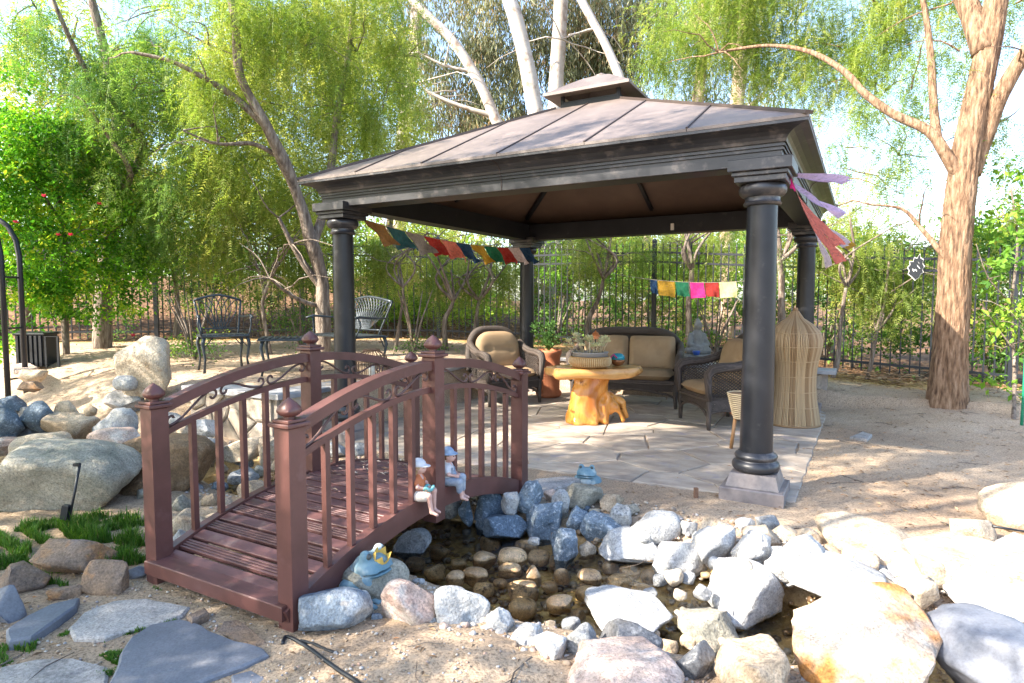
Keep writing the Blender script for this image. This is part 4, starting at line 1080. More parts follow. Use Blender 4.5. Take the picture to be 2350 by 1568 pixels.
bk = tag(empty('planter_basket', (.83, 6.66, .602)), 'round honey rattan basket with pale succulents on the wooden table', 'basket')
bm_ = MB().lathe([(.175, 0), (.205, .02), (.222, .055), (.220, .085), (.208, .105), (.205, .12), (.19, .118), (.185, .10)], n=40); bm_.build('basket', MAT['rattan'], bk, True)
rb = MB()
for k in range(64):
    a = 2 * PI * k / 64; pr = [(.208, .02), (.226, .055), (.222, .09), (.210, .106)]
    rb.tube([(r * math.cos(a), r * math.sin(a), z) for (r, z) in pr], .003, 4, cap=False)
rb.build('reed', M('pale_reed', (.62, .48, .28), rough=.5), bk, False)
MB().lathe([(.185, .10), (.188, .155), (.196, .158), (.196, .165), (.17, .165), (.165, .14)], n=36).build('grey_liner', M('grey_pot', (.30, .29, .29), rough=.5), bk, True)
rr = random.Random(3)
def rosette(mb, c, s, k=9):
    for j in range(k):
        a = j * 2.4 + rr.random(); el = .2 + .9 * (j / k); d = Vector((math.cos(a) * math.cos(el), math.sin(a) * math.cos(el), math.sin(el))); up = Vector((0, 0, 1)); sd = d.cross(up); sd = sd.normalized() if sd.length > 0 else Vector((1, 0, 0)); nn = sd.cross(d)
        p = Vector(c)
        mb.add([p, p + d * s * .55 + sd * s * .24 + nn * .1 * s, p + d * s, p + d * s * .55 - sd * s * .24 + nn * .1 * s, p + d * s * .5 - nn * s * .14], [(0, 1, 2), (0, 2, 3), (0, 4, 1), (1, 4, 2), (2, 4, 3), (3, 4, 0)])
for k in range(26):
    a = rr.uniform(0, 2 * PI); r = .15 * math.sqrt(rr.random()); x, y = r * math.cos(a), r * math.sin(a)
    lean = rr.uniform(0, .09); h = rr.uniform(.06, .19) if x < .02 else rr.uniform(.05, .16)
    e = (x + lean * math.cos(a) * (1.6 if x < -.03 else .6), y + lean * math.sin(a), .15 + h)
    sm = MB().tube([(x, y, .14), ((x + e[0]) / 2, (y + e[1]) / 2, .15 + h * .6), e], [.006, .005, .004], 5); sm.build('stem', MAT['stem'], bk, True)
    rm_ = MB(); rosette(rm_, e, rr.uniform(.04, .07), 12); rm_.build('succulent', MAT['succ'], bk)
# glazed ball pot
bp_ = tag(empty('glazed_pot', (1.15, 6.80, .602)), 'small round turquoise and copper glazed pot beside the succulent basket', 'pot')
MB().lathe([(.03, 0), (.055, .012), (.075, .045), (.078, .07)], n=24).build('copper_base', M('copper_glaze', (.28, .12, .05), rough=.2, metal=.5), bp_, True)
MB().lathe([(.0785, .07), (.072, .105), (.05, .13), (.035, .135)], n=24).build('turquoise_top', M('turquoise_glaze', (.03, .27, .36), rough=.15), bp_, True)
MB().tube([(-.02, -.07, .09), (-.06, -.09, .13), (-.09, -.10, .10), (-.10, -.10, .05)], .008, 6).build('ribbon', M('magenta_ribbon', (.45, .03, .16), rough=.6), bp_, True)
# terracotta pots
MAT['terra'] = M('terracotta', (.42, .13, .055), (.52, .19, .09), scale=6, rough=.8, bump=.1)
MAT['greens'] = M('pot_plant_leaf', (.05, .13, .025), (.10, .22, .05), scale=9, rough=.5, trans=.3)
tp = tag(empty('terracotta_pot', (.50, 8.52, 0)), 'tall terracotta pot with a leafy plant between the armchair and the sofa', 'pot')
MB().lathe([(.15, 0), (.175, .03), (.18, .06), (.15, .10), (.155, .33), (.185, .36), (.185, .40), (.15, .42), (.16, .56), (.18, .60), (.18, .64), (.155, .64), (.15, .60)], n=32).build('pot', MAT['terra'], tp, True)
pl = MB()
for k in range(60):
    a = rr.uniform(0, 2 * PI); h = rr.uniform(.05, .36); r = rr.uniform(.02, .22); p = Vector((r * math.cos(a), r * math.sin(a), .64 + h)); s = rr.uniform(.04, .075)
    rosette(pl, p, s, 5)
    pl.tube([(0, 0, .62), p * .5 + Vector((0, 0, .34)), p], .003, 4, cap=False)
pl.build('leaves', MAT['greens'], tp)
t2 = tag(empty('terracotta_pot', (2.62, 7.25, 0)), 'plain terracotta pot on the paving behind the right armchair', 'pot')
MB().lathe([(.13, 0), (.15, .02), (.16, .24), (.18, .25), (.18, .30), (.15, .30), (.14, .26)], n=28).build('pot', MAT['terra'], t2, True)
# copper mushroom light stake behind the basket
ms = tag(empty('garden_stake', (.98, 7.35, 0)), 'thin garden stake with small copper bell shade above the succulents', 'garden stake')
MB().tube([(0, 0, 0), (0, 0, .93)], .006, 6).build('rod', MAT['iron'], ms)
MB().lathe([(.055, .86), (.05, .90), (.03, .935), (.01, .945), (.004, .96)], n=10).build('shade', M('copper_orange', (.50, .16, .05), rough=.4, metal=.3), ms)

# ================================================================ bell shaped rattan basket
MAT['reed'] = M('tan_reed', (.40, .27, .14), (.56, .41, .24), scale=1.0, rough=.6, rnd=.2)
bb = tag(empty('bell_basket', (2.985, 6.62, 0)), 'tall bell shaped tan rattan basket behind the front right column', 'basket')
prof = [(.268, .012), (.262, .06), (.235, .20), (.215, .36), (.212, .52), (.225, .66), (.256, .78), (.273, .86), (.264, .93), (.245, .99), (.21, 1.035), (.162, 1.07), (.10, 1.10), (.055, 1.135), (.032, 1.17), (.026, 1.235)]
zz = np.linspace(.012, 1.235, 34); rr_ = np.interp(zz, [p[1] for p in prof], [p[0] for p in prof])
for _ in range(2): rr_[1:-1] = (rr_[:-2] + 2 * rr_[1:-1] + rr_[2:]) / 4
MB().lathe([(r - .004, z) for r, z in zip(rr_, zz)], n=48, cap=False).build('lining', M('brown_lining_reed', (.20, .12, .06), (.30, .19, .10), scale=30, rough=.8), bb, True)  # brown inner surface just inside the reeds
rg2 = random.Random(21)
reeds = [M('reed_a', (0.326, 0.210, 0.106), rough=.55), M('reed_b', (0.414, 0.294, 0.165), rough=.55), M('reed_c', (0.252, 0.154, 0.073), rough=.55), M('reed_d', (0.370, 0.259, 0.145), rough=.55)]
nr_ = 104
for k in range(nr_):
    a = 2 * PI * k / nr_; j = rg2.uniform(-.012, .012)
    pts = [((r + .001) * math.cos(a + j * math.sin(z * 7 + k)), (r + .001) * math.sin(a + j * math.sin(z * 7 + k)), z) for r, z in zip(rr_[::2], zz[::2])]
    rads = [min(.0078, r * 2 * PI / nr_ * .62) for r in rr_[::2]]
    MB().tube(pts, rads, 5, cap=False).build('reed', reeds[rg2.choice((0, 1, 1, 3, 0, 2, 3))], bb, True)
for z in (.20, .36, .52, .68, .83, .97):
    r = float(np.interp(z, zz, rr_)) + .007
    MB().tube([(r * math.cos(t), r * math.sin(t), z) for t in np.linspace(0, 2 * PI, 40)], .0035, 5, cap=False).build('band', reeds[1], bb, True)
MB().tube([(.272 * math.cos(t), .272 * math.sin(t), .012) for t in np.linspace(0, 2 * PI, 40)], .012, 6, cap=False).build('foot_ring', reeds[2], bb, True)
# small basket on a stand, mostly behind the front column
sb = tag(empty('woven_basket', (2.02, 5.45, 0)), 'small pale woven basket on a wooden stand, half hidden by the front right column', 'basket')
for k in range(3):
    a = k * 2.1 + 2.6; MB().tube([(.09 * math.cos(a), .09 * math.sin(a), 0), (.06 * math.cos(a), .06 * math.sin(a), .27)], .016, 7).build('leg', M('stand_wood', (.30, .16, .07), rough=.5) if k == 0 else bpy.data.materials['stand_wood'], sb, True)
pr = [(.06, .27), (.075, .30), (.10, .40), (.125, .50)]
MB().lathe(pr, n=28).build('basket', M('pale_wicker', (.12, .08, .05), (.18, .12, .07), scale=20, rough=.7), sb, True)
wv = MB()
for z in np.linspace(.285, .50, 13):
    r = float(np.interp(z, [p[1] for p in pr], [p[0] for p in pr])) + .003
    wv.tube([((r + .003 * math.sin(14 * t + 40 * z)) * math.cos(t), (r + .003 * math.sin(14 * t + 40 * z)) * math.sin(t), z) for t in np.linspace(0, 2 * PI, 44)], .006, 5, cap=False)
wv.build('weave', M('pale_weave', (.58, .47, .31), rough=.7), sb, True)

# ================================================================ prayer flag strings
FC = {'blue': (.016, .05, .12), 'white': (.24, .21, .20), 'red': (.34, .03, .025), 'green': (.015, .14, .07), 'yellow': (.45, .26, .03), 'pink': (.62, .03, .22), 'coral': (.62, .18, .14), 'lilac': (.55, .43, .62), 'orange': (.26, .13, .045), 'pale': (.60, .48, .50), 'teal': (.03, .10, .115), 'cream': (.75, .70, .32)}  # left string's cloths are muted, their shade is mixed into the colour
FM = {k: M('flag_cloth_' + k, tuple(c), tuple(min(1, x * 1.25 + .02) for x in c), scale=30, rough=.85, trans=.45, spec=.1, speck=(tuple(x * .6 + .05 for x in c), 45, .56, .66)) for k, c in FC.items()}
def flag(root, p0, p1, drop, blow, c, seed, wav=.02):
    """cloth hung from p0-p1; falls 'drop' metres while being blown by vector 'blow'"""
    p0, p1, blow = Vector(p0), Vector(p1), Vector(blow); V = []; nu, nv = 8, 10; rg = random.Random(seed); ph = rg.uniform(0, 6)
    for j in range(nv + 1):
        v = j / nv
        for i in range(nu + 1):
            u = i / nu; p = p0.lerp(p1, u) + Vector((0, 0, -drop * v)) + blow * (v ** 1.2)
            k = wav * v * (math.sin(5 * u + 4 * v + ph) + .5 * math.sin(11 * u - 3 * v + 2 * ph)); V.append(p + Vector((k * .6, -k, k * .5)))
    F = [(j * (nu + 1) + i, j * (nu + 1) + i + 1, (j + 1) * (nu + 1) + i + 1, (j + 1) * (nu + 1) + i) for j in range(nv) for i in range(nu)]
    f_ = MB().add(V, F).build('flag', FM[c], root, True)
    if seed % 3 == 0:      # printed square on some flags
        pass
    return f_
def cord(root, pts): MB().tube(pts, .003, 5).build('cord', M('cord_' + root.name, (.35, .30, .25), rough=.9), root)
# left side of the gazebo
A_, B_ = gw(-HC + .12, -HC + .05, 2.10), gw(-HC + .12, HC - .05, 2.08)
s1 = tag(empty('prayer_flags', tuple(A_)), 'string of prayer flags sagging between the two left gazebo columns', 'flags')
def sag(A, B, t, s): p = Vector(A).lerp(Vector(B), t); p.z -= s * 4 * t * (1 - t); return p - Vector(A)
cord(s1, [sag(A_, B_, t, .10) for t in np.linspace(0, 1, 16)])
for k, c in enumerate(('orange', 'teal', 'white', 'red', 'coral', 'blue', 'yellow', 'green', 'red', 'pale', 'blue')):
    t0 = .03 + k * .086
    flag(s1, sag(A_, B_, t0, .10), sag(A_, B_, t0 + .084, .10), .21, (.15, -.02, 0), c, k, .04)
# right side: long cloths streaming to the right
A_, B_ = gw(HC + .15, -HC + .05, 2.17), gw(HC + .15, HC - .05, 2.16)
s2 = tag(empty('prayer_flags', tuple(A_)), 'prayer flags streaming out to the right of the gazebo by the big tree', 'flags')
cord(s2, [sag(A_, B_, t, .12) for t in np.linspace(0, 1, 16)])
flag(s2, (0, 0, .02), (.02, .01, -.03), .12, (.03, .02, 0), 'pink', 2, .01)
for k, (t0, t1, dr, bl, c) in enumerate(((.015, .045, .03, (.44, .10, .0), 'lilac'), (.085, .125, .20, (.36, .04, 0), 'lilac'), (.17, .225, .36, (.33, .0, 0), 'coral'), (.235, .275, .46, (.36, .04, 0), 'coral'),
                                      (.36, .42, .26, (.42, .1, 0), 'pale'), (.48, .53, .24, (.46, .1, 0), 'yellow'), (.62, .70, .40, (.20, .05, 0), 'pale'), (.80, .90, .42, (.12, .05, 0), 'cream'))):
    flag(s2, sag(A_, B_, t0, .12), sag(A_, B_, t1, .12), dr, bl, c, 20 + k, .03)
# five square flags behind the sofa
A_, B_ = at(1480, 640, 9.9), at(1712, 645, 9.6)
s3 = tag(empty('prayer_flags', tuple(A_)), 'string of small bright square flags hung among the trees behind the sofa', 'flags')
cord(s3, [sag(A_, B_, t, .04) for t in np.linspace(-.4, 1.3, 16)])
for k, (c, x0, x1) in enumerate((('blue', 1492, 1508), ('yellow', 1510, 1549), ('green', 1552, 1582), ('pink', 1585, 1617), ('red', 1620, 1650), ('cream', 1652, 1690))):
    ta, tb_ = (x0 - 1480) / 232, (x1 - 1480) / 232
    flag(s3, sag(A_, B_, ta, .04), sag(A_, B_, tb_, .04), .22 + .02 * (k % 2), (.02, -.03, 0), c, 40 + k, .012)

# ================================================================ cast metal garden furniture on the raised sand
MAT['cast'] = M('verdigris_black_cast_metal', (.025, .033, .042), (.055, .07, .085), scale=12, rough=.38, metal=.35, worn=((.16, .10, .05), .62, .76))
def back_panel(mb, W, z0, z1, y0, lean, n=7):
    def P(u, v):
        w_ = W / 2 * (.80 + .20 * v); zt = z1 + .045 * math.cos(u * PI / 2) - .02 * abs(u)
        return Vector((u * w_, y0 + lean * v, z0 + (zt - z0) * v))
    for i in range(n):
        u0 = -1 + 2 * (i + .5) / n
        for sg in (-1, 1):
            pts = [P(max(-1, min(1, u0 * (.35 + .65 * v) + sg * .22 * math.sin(PI * v))), v) for v in np.linspace(0, 1, 9)]
            mb.tube(pts, .006, 5, cap=False)
    return P
def cast_seat(name, W, label, cat, loc, rz):
    root = tag(empty(name, loc, rz), label, cat); D = .46; hw = W / 2; m = MAT['cast']
    for sx in (-1, 1):
        for sy in (-1, 1):
            x, y = sx * (hw - .03), sy * (D / 2 - .03)
            MB().tube([(x, y, .42), (x + sx * .018, y + sy * .018, .34), (x - sx * .006, y - sy * .006, .16), (x + sx * .012, y + sy * .03, 0)], [.022, .02, .012, .016], 8).build('leg', m, root, True)
            MB().tube([(x, y, .30), (x - sx * .05, y, .36), (x - sx * .09, y, .41)], .007, 5).build('bracket', m, root, True)
    se = MB().box((0, 0, .425), (W, D, .022), bev=.008)
    se.build('seat', m, root)
    sl = MB()
    for k in range(9): sl.box((-hw + W * (k + .5) / 9, 0, .44), (W / 9 - .014, D - .06, .008))
    sl.build('seat_grille', m, root)
    bp2 = MB(); P = back_panel(bp2, W, .50, .86, D / 2 - .03, .10, n=max(6, int(W / .075)))
    bp2.build('back_lattice', m, root, True)
    fr = MB(); fr.tube([P(-1, v) for v in np.linspace(-.2, 1, 8)], .013, 7); fr.tube([P(1, v) for v in np.linspace(-.2, 1, 8)], .013, 7)
    fr.tube([P(u, 1) for u in np.linspace(-1, 1, 15)], .015, 7); fr.tube([P(u, 0) for u in np.linspace(-1, 1, 9)], .009, 6)
    fr.build('back_frame', m, root, True)
    for sx in (-1, 1):
        x = sx * hw
        MB().tube([tuple(P(sx, .42)), (x * 1.05, .05, .645), (x * 1.08, -D / 2 + .06, .665), (x * 1.09, -D / 2 - .03, .64)], [.012, .013, .016, .012], 7).build('arm', m, root, True)
        MB().tube([(x * 1.07, -D / 2 + .05, .66), (x * 1.10, -D / 2 + .07, .56), (x * 1.03, -D / 2 + .05, .48), (x * .97, -D / 2 + .04, .43)], .010, 7).build('arm_support', m, root, True)
    return root
zc = lambda x, y: Tz(x, y) - .004
cast_seat('garden_chair', .52, 'blackened cast metal armchair alone left of the small metal table', 'chair', (-3.42, 7.42, zc(-3.42, 7.42)), face(.55, -.83))
cast_seat('garden_bench', 1.06, 'cast metal lattice back loveseat behind the front left column', 'bench', (-2.02, 7.72, zc(-2.02, 7.72)), face(-.72, -.69))
x_, y_ = -2.62, 7.25
ct = tag(empty('side_table', (x_, y_, zc(x_, y_)), .25), 'small slatted cast metal side table between the metal chair and bench', 'table')
for sx in (-1, 1):
    for sy in (-1, 1):
        x, y = sx * .22, sy * .20
        MB().tube([(x, y, .41), (x + sx * .022, y + sy * .02, .32), (x - sx * .01, y - sy * .01, .15), (x + sx * .02, y + sy * .02, 0)], [.022, .02, .012, .014], 8).build('leg', MAT['cast'], ct, True)
MB().box((0, 0, .405), (.56, .50, .02), bev=.006).build('table_frame', MAT['cast'], ct)
for k in range(8): MB().box((-.245 + .07 * k, 0, .424), (.05, .47, .012), bev=.003).build('slat', MAT['cast'], ct)
# birdcage lantern on the seat wall
g0 = at(853, 815, 6.75)
bc = tag(empty('birdcage_lantern', (g0[0], g0[1], .462)), 'round rusty wire birdcage lantern on the seat wall behind the bridge', 'lantern')
MAT['rust'] = M('rusty_wire', (.10, .055, .035), (.18, .10, .06), scale=20, rough=.7)
for k in range(22):
    a = 2 * PI * k / 22
    MB().tube([(r * math.cos(a), r * math.sin(a), z) for (r, z) in ((.155, .0), (.165, .05), (.165, .20), (.16, .235), (.13, .275), (.085, .30), (.08, .315))], .0042, 5, cap=False).build('wire', MAT['rust'], bc, True)
for (r, z) in ((.165, .01), (.168, .20), (.085, .31)): MB().tube([(r * math.cos(t), r * math.sin(t), z) for t in np.linspace(0, 2 * PI, 30)], .006, 5, cap=False).build('ring', MAT['rust'], bc, True)
MB().lathe([(.09, .31), (.09, .325), (.02, .33)], n=20).build('lid', MAT['rust'], bc)
MB().lathe([(.035, .02), (.035, .14), (.01, .15)], n=12).build('candle', M('white_wax', (.7, .68, .62), rough=.5), bc, True)

# ================================================================ statues
MAT['skin'] = M('painted_resin_skin', (.52, .30, .25), (.60, .38, .32), scale=16, rough=.55)
MAT['stonefig'] = M('grey_cast_stone', (.17, .17, .165), (.25, .25, .24), scale=14, rough=.85, bump=.3)
brw = lambda s, y, z: (Matrix.Rotation(1.061, 4, 'Z') @ Vector((s, y, 0)) + Vector((-.91, 2.54, z)))
def child(kind, loc, rz, label):
    root = tag(empty('child_figurine', loc, rz), label, 'figurine', 'child figurines sitting on the bridge edge')
    root.scale = (.86, .86, .86)
    # faces +x, seat at z=0, legs hang over the edge
    legs = []
    for sy in (-1, 1):
        kn = (.088, sy * .03, .024 + (.018 if sy > 0 else 0)); an = (.094 + (.012 if sy < 0 else 0), sy * .026, -.075); 
        legs += [s_cap((.0, sy * .026, .026), kn, .026, .020), s_cap(kn, an, .0185, .011), s_cap(an, (an[0] + .038, an[1], an[2] - .012), .012, .009)]
    arms = []
    for sy in (-1, 1):
        el = (.022, sy * .052, .078); hd = (.068, sy * .018, .062)
        arms += [s_cap((0, sy * .036, .118), el, .014, .011), s_cap(el, hd, .011, .009), s_ell(hd, (.012, .009, .008)), s_cap(hd, (hd[0] + .013, hd[1] - sy * .003, hd[2] - .004), .0042, .0035), s_cap((hd[0], hd[1] + sy * .004, hd[2]), (hd[0] + .012, hd[1] + sy * .006, hd[2] - .003), .0042, .0035), s_cap(hd, (hd[0] + .004, hd[1] - sy * .004, hd[2] + .011), .004, .0035)]
    head = [s_ell((.012, 0, .188), (.036, .033, .040)), s_ell((.028, 0, .176), (.022, .024, .020)), s_ell((.048, 0, .182), (.007, .006, .006)), s_cap((0, 0, .12), (.004, 0, .16), .017, .015), s_ell((.006, .034, .186), (.007, .005, .009)), s_ell((.006, -.034, .186), (.007, .005, .009))]
    torso = [s_cap((0, 0, .035), (0, 0, .115), .042, .033)]
    sdf_obj('body', s_un(torso + legs + arms + head, .010), (-.06, -.075, -.11), (.16, .075, .24), .0042, MAT['skin'], root)
    eye = M('dark_eye', (.02, .015, .012), rough=.3) if 'dark_eye' not in bpy.data.materials else bpy.data.materials['dark_eye']
    for sy in (-1, 1): MB().sphere((.0455, sy * .013, .191), .0042, 8, 6).build('eye', eye, root, True)
    MB().sphere((.0475, 0, .168), (.003, .008, .0022), 8, 6).build('mouth', M('lip_paint', (.35, .08, .07), rough=.5) if 'lip_paint' not in bpy.data.materials else bpy.data.materials['lip_paint'], root, True)
    if kind == 'girl':
        hairm = M('sandy_hair', (.34, .22, .11), (.46, .32, .18), scale=30, rough=.7)
        hf = s_sub(s_un([s_ell((.0, 0, .195), (.043, .040, .042)), s_cap((-.02, .02, .18), (-.015, .034, .13), .016, .012), s_cap((-.02, -.02, .18), (-.015, -.034, .13), .016, .012), s_ell((-.018, 0, .16), (.024, .036, .034))], .01), s_ell((.05, 0, .178), (.034, .030, .036)), .006)
        sdf_obj('hair', hf, (-.06, -.06, .10), (.06, .06, .25), .0042, hairm, root)
        sh = s_sub(s_un([s_cap((0, 0, .03), (0, 0, .116), .047, .038), s_cap((0, -.034, .116), (.008, -.046, .098), .019, .018), s_cap((0, .034, .116), (.008, .046, .098), .019, .018)], .008), s_cap((.03, 0, .16), (.03, 0, .125), .02, .012), .005)
        sdf_obj('orange_shirt', sh, (-.07, -.08, -.03), (.07, .08, .16), .0042, M('orange_shirt_paint', (.42, .11, .035), (.52, .18, .07), scale=25, rough=.7), root)
        sk = s_un([s_ell((.0, 0, .018), (.06, .056, .034)), s_cap((.0, -.03, .022), (.062, -.034, .02), .034, .030), s_cap((.0, .03, .022), (.066, .034, .034), .034, .029), s_ell((.02, 0, .0), (.06, .05, .02))], .015)
        sdf_obj('cream_skirt', sk, (-.08, -.09, -.05), (.12, .09, .085), .0042, M('cream_skirt_paint', (.60, .52, .44), (.68, .60, .54), scale=14, rough=.7, speck=((.48, .20, .17), 40, .6, .66)), root)
        bk_ = MB(); bk_.tube([(.072 + .026 * math.cos(t), .034 * math.sin(t), .066 + .008 * math.sin(3 * t)) for t in np.linspace(0, 2 * PI, 22)], .010, 7); bk_.tube([(.072 + .014 * math.cos(t), .018 * math.sin(t), .056) for t in np.linspace(0, 2 * PI, 16)], .010, 6)
        bk_.build('teal_wreath', M('teal_wreath_paint', (.03, .26, .29), (.25, .45, .45), scale=40, rough=.5), root, True)
        cap_f = s_un([s_sub(s_ell((-.002, 0, .205), (.050, .047, .040)), s_box((0, 0, .165), (.1, .1, .032), .001), .003), s_ell((.045, 0, .201), (.038, .036, .007))], .006)
        sdf_obj('white_cap', cap_f, (-.07, -.07, .17), (.10, .07, .26), .0042, M('white_cap_paint', (.58, .58, .60), rough=.6), root)
    else:
        hairm = M('brown_hair', (.22, .12, .06), rough=.7)
        sdf_obj('hair', s_sub(s_ell((-.002, 0, .196), (.041, .038, .038)), s_ell((.048, 0, .178), (.034, .032, .04)), .006), (-.06, -.06, .13), (.06, .06, .25), .0042, hairm, root)
        sdf_obj('white_shirt', s_sub(s_un([s_cap((0, 0, .04), (0, 0, .116), .046, .038), s_cap((0, -.034, .116), (.010, -.046, .094), .020, .018), s_cap((0, .034, .116), (.010, .046, .094), .020, .018)], .008), s_cap((.03, 0, .17), (.03, 0, .135), .02, .012), .005), (-.07, -.08, -.02), (.07, .08, .16), .0042, M('white_shirt_paint', (.58, .58, .60), (.46, .48, .54), scale=20, rough=.7), root)
        tr = []
        for sy in (-1, 1): tr += [s_cap((.0, sy * .026, .026), (.088, sy * .03, .026 + (.018 if sy > 0 else 0)), .032, .026), s_cap((.088, sy * .03, .026 + (.018 if sy > 0 else 0)), (.091, sy * .028, -.03), .026, .021)]
        tr += [s_ell((0, 0, .03), (.05, .05, .035)), s_cap((.036, -.018, .11), (.04, -.018, .05), .008, .01), s_cap((.036, .018, .11), (.04, .018, .05), .008, .01), s_cap((.038, .0, .075), (.04, .0, .05), .02, .024)]
        sdf_obj('blue_overalls', s_un(tr, .008), (-.07, -.08, -.07), (.14, .08, .14), .0042, M('blue_overall_paint', (.16, .21, .30), (.34, .38, .44), scale=18, rough=.75), root)
        sdf_obj('blue_hat', s_un([s_sub(s_ell((-.002, 0, .208), (.046, .043, .044)), s_box((0, 0, .168), (.1, .1, .034), .001), .003), s_ell((.008, 0, .206), (.062, .056, .008))], .006), (-.08, -.08, .18), (.10, .08, .27), .0042, M('blue_hat_paint', (.16, .25, .40), (.36, .44, .54), scale=26, rough=.6), root)
    return root
pg = brw(HL - .14, -.002, deckz(HL - .14) + .012); pb_ = brw(HL + .13, -.002, deckz(HL + .13) + .012)
child('girl', tuple(pg), 1.061 - PI / 2 + .12, 'seated girl figurine in white cap and orange shirt on the bridge edge')
child('boy', tuple(pb_), 1.061 - PI / 2 + .25, 'seated boy figurine in blue hat and rolled blue overalls on the bridge edge')

MAT['frog'] = M('blue_green_weathered_stone', (.10, .20, .26), (.22, .33, .38), scale=9, rough=.75, bump=.35, bscale=40, speck=((.48, .54, .52), 9, .56, .68))
MAT['frogbelly'] = M('pale_frog_belly', (.34, .42, .45), (.46, .52, .53), scale=12, rough=.8, bump=.25)
def frog(loc, rz, s, label, crown):
    root = tag(empty('frog_statue', loc, rz), label, 'statue', 'frog statues by the pond'); root.scale = (s, s, s)
    # faces +x, unit: body about .2 m wide
    fs = [s_ell((-.01, 0, .065), (.085, .085, .072)), s_ell((.02, 0, .125), (.07, .078, .045)), s_ell((.022, .042, .168), (.024, .022, .026)), s_ell((.022, -.042, .168), (.024, .022, .026)), s_ell((.055, 0, .112), (.045, .066, .020))]
    for sy in (-1, 1):
        fs += [s_ell((-.015, sy * .082, .045), (.06, .032, .045)), s_cap((.02, sy * .095, .02), (.075, sy * .098, .012), .02, .014), s_cap((.035, sy * .062, .085), (.066, sy * .052, .015), .019, .014), s_cap((.066, sy * .052, .012), (.10, sy * .045, .008), .012, .009), s_cap((.066, sy * .052, .012), (.098, sy * .066, .008), .010, .007), s_cap((.07, sy * .098, .012), (.105, sy * .108, .008), .011, .008), s_cap((.07, sy * .098, .012), (.11, sy * .092, .008), .011, .008)]
    f0 = s_un(fs, .014)
    mouth = lambda P: np.where(P[..., 0] > .02, np.hypot(np.abs(P[..., 2] - .105 - .012 * np.cos(P[..., 1] * 22)), np.maximum(0, .035 - P[..., 0])) - .004, 1.0)
    sdf_obj('body', s_sub(f0, mouth, .003), (-.12, -.14, -.01), (.14, .14, .21), .006, MAT['frog'], root)
    sdf_obj('belly', s_ell((.030, 0, .062), (.058, .056, .044)), (-.04, -.08, .0), (.11, .08, .13), .007, MAT['frogbelly'], root)
    ey = M('frog_eye', (.05, .06, .06), rough=.3) if 'frog_eye' not in bpy.data.materials else bpy.data.materials['frog_eye']
    for sy in (-1, 1): MB().sphere((.040, sy * .044, .172), (.010, .013, .014), 12, 8).build('eye', ey, root, True)
    if crown:
        cr = MB(); V = []; n = 12
        for k in range(n):
            a = 2 * PI * k / n
            V += [(.030 * math.cos(a), .030 * math.sin(a), 0), (.034 * math.cos(a), .034 * math.sin(a), .022 if k % 2 else .05)]
        cr.add(V, [(2 * k, 2 * ((k + 1) % n), 2 * ((k + 1) % n) + 1, 2 * k + 1) for k in range(n)])
        c_ = cr.build('crown', M('yellow_crown_paint', (.62, .42, .10), rough=.5), root, False, (.055, 0.0, .142)); c_.rotation_euler = (0, .5, 0)
    return root
def on_rock(vx, vy, y): return tuple(at(vx, vy, y))
p = at(868, 1366, 2.80); frog((p[0] - .045, 2.80, p[2] + .008), -.45, 1.15, 'weathered blue frog statue with a small yellow crown beside the bridge', True)
p = at(1347, 1119, 4.52); frog((p[0], 4.52, p[2]), -1.85, .92, 'plain blue green frog statue facing the camera on the far pond rim', False)
# tortoise by the amber boulder
tz_ = at(2080, 1445, 2.52)
tt = tag(empty('tortoise_figurine', tuple(tz_), 2.6), 'small patterned tortoise figurine between the amber boulder and the slate', 'figurine')
sdf_obj('shell', lambda P: np.maximum(s_ell((0, 0, 0), (.062, .05, .055))(P), -P[..., 2]), (-.08, -.07, -.01), (.08, .07, .07), .006, M('tortoise_shell', (.08, .09, .12), (.62, .52, .42), scale=26, rough=.5, contrast=(.47, .53)), tt)
sdf_obj('body', s_un([s_ell((.075, 0, .012), (.022, .015, .014)), s_ell((0, 0, .004), (.055, .045, .012)), s_ell((.04, .045, 0), (.018, .012, .012)), s_ell((.04, -.045, 0), (.018, .012, .012)), s_ell((-.04, .045, 0), (.018, .012, .012)), s_ell((-.04, -.045, 0), (.018, .012, .012))], .008), (-.08, -.07, -.02), (.11, .07, .04), .006, M('tortoise_skin', (.45, .33, .22), rough=.7), tt)
# seated stone figure on the plateau behind the sofa
p = at(1600, 812, 9.15)
sf = tag(empty('seated_statue', (p[0], p[1], p[2])), 'small grey stone statue of a seated robed figure behind the sofa', 'statue'); sf.rotation_euler.z = -PI / 2 + .2
bf = s_un([s_ell((0, 0, .06), (.13, .19, .07)), s_cap((-.01, 0, .08), (-.01, 0, .27), .11, .085), s_cap((-.01, .1, .27), (.03, .14, .14), .04, .035), s_cap((-.01, -.1, .27), (.03, -.14, .14), .04, .035), s_cap((.03, .14, .14), (.11, .02, .10), .033, .025), s_cap((.03, -.14, .14), (.11, -.02, .10), .033, .025),
           s_ell((.01, 0, .41), (.062, .056, .075)), s_cap((0, 0, .3), (0, 0, .36), .04, .035), s_ell((0, 0, .49), (.03, .03, .03)), s_cap((.05, .14, .04), (.1, 0, .04), .05, .04), s_cap((.05, -.14, .04), (.1, 0, .04), .05, .04), s_ell((.068, 0, .405), (.012, .01, .015))], .022)
sdf_obj('figure', bf, (-.17, -.24, -.02), (.22, .24, .56), .012, MAT['stonefig'], sf)
MB().box((0, 0, -.05), (.34, .44, .10), bev=.02).build('pedestal', MAT['stonefig'], sf)
MB().lathe([(.04, 0), (.055, .05), (.05, .06)], (.2, -.12, 0), n=14).build('blue_bowl', M('cobalt_bowl', (.03, .10, .42), rough=.3), sf, True)

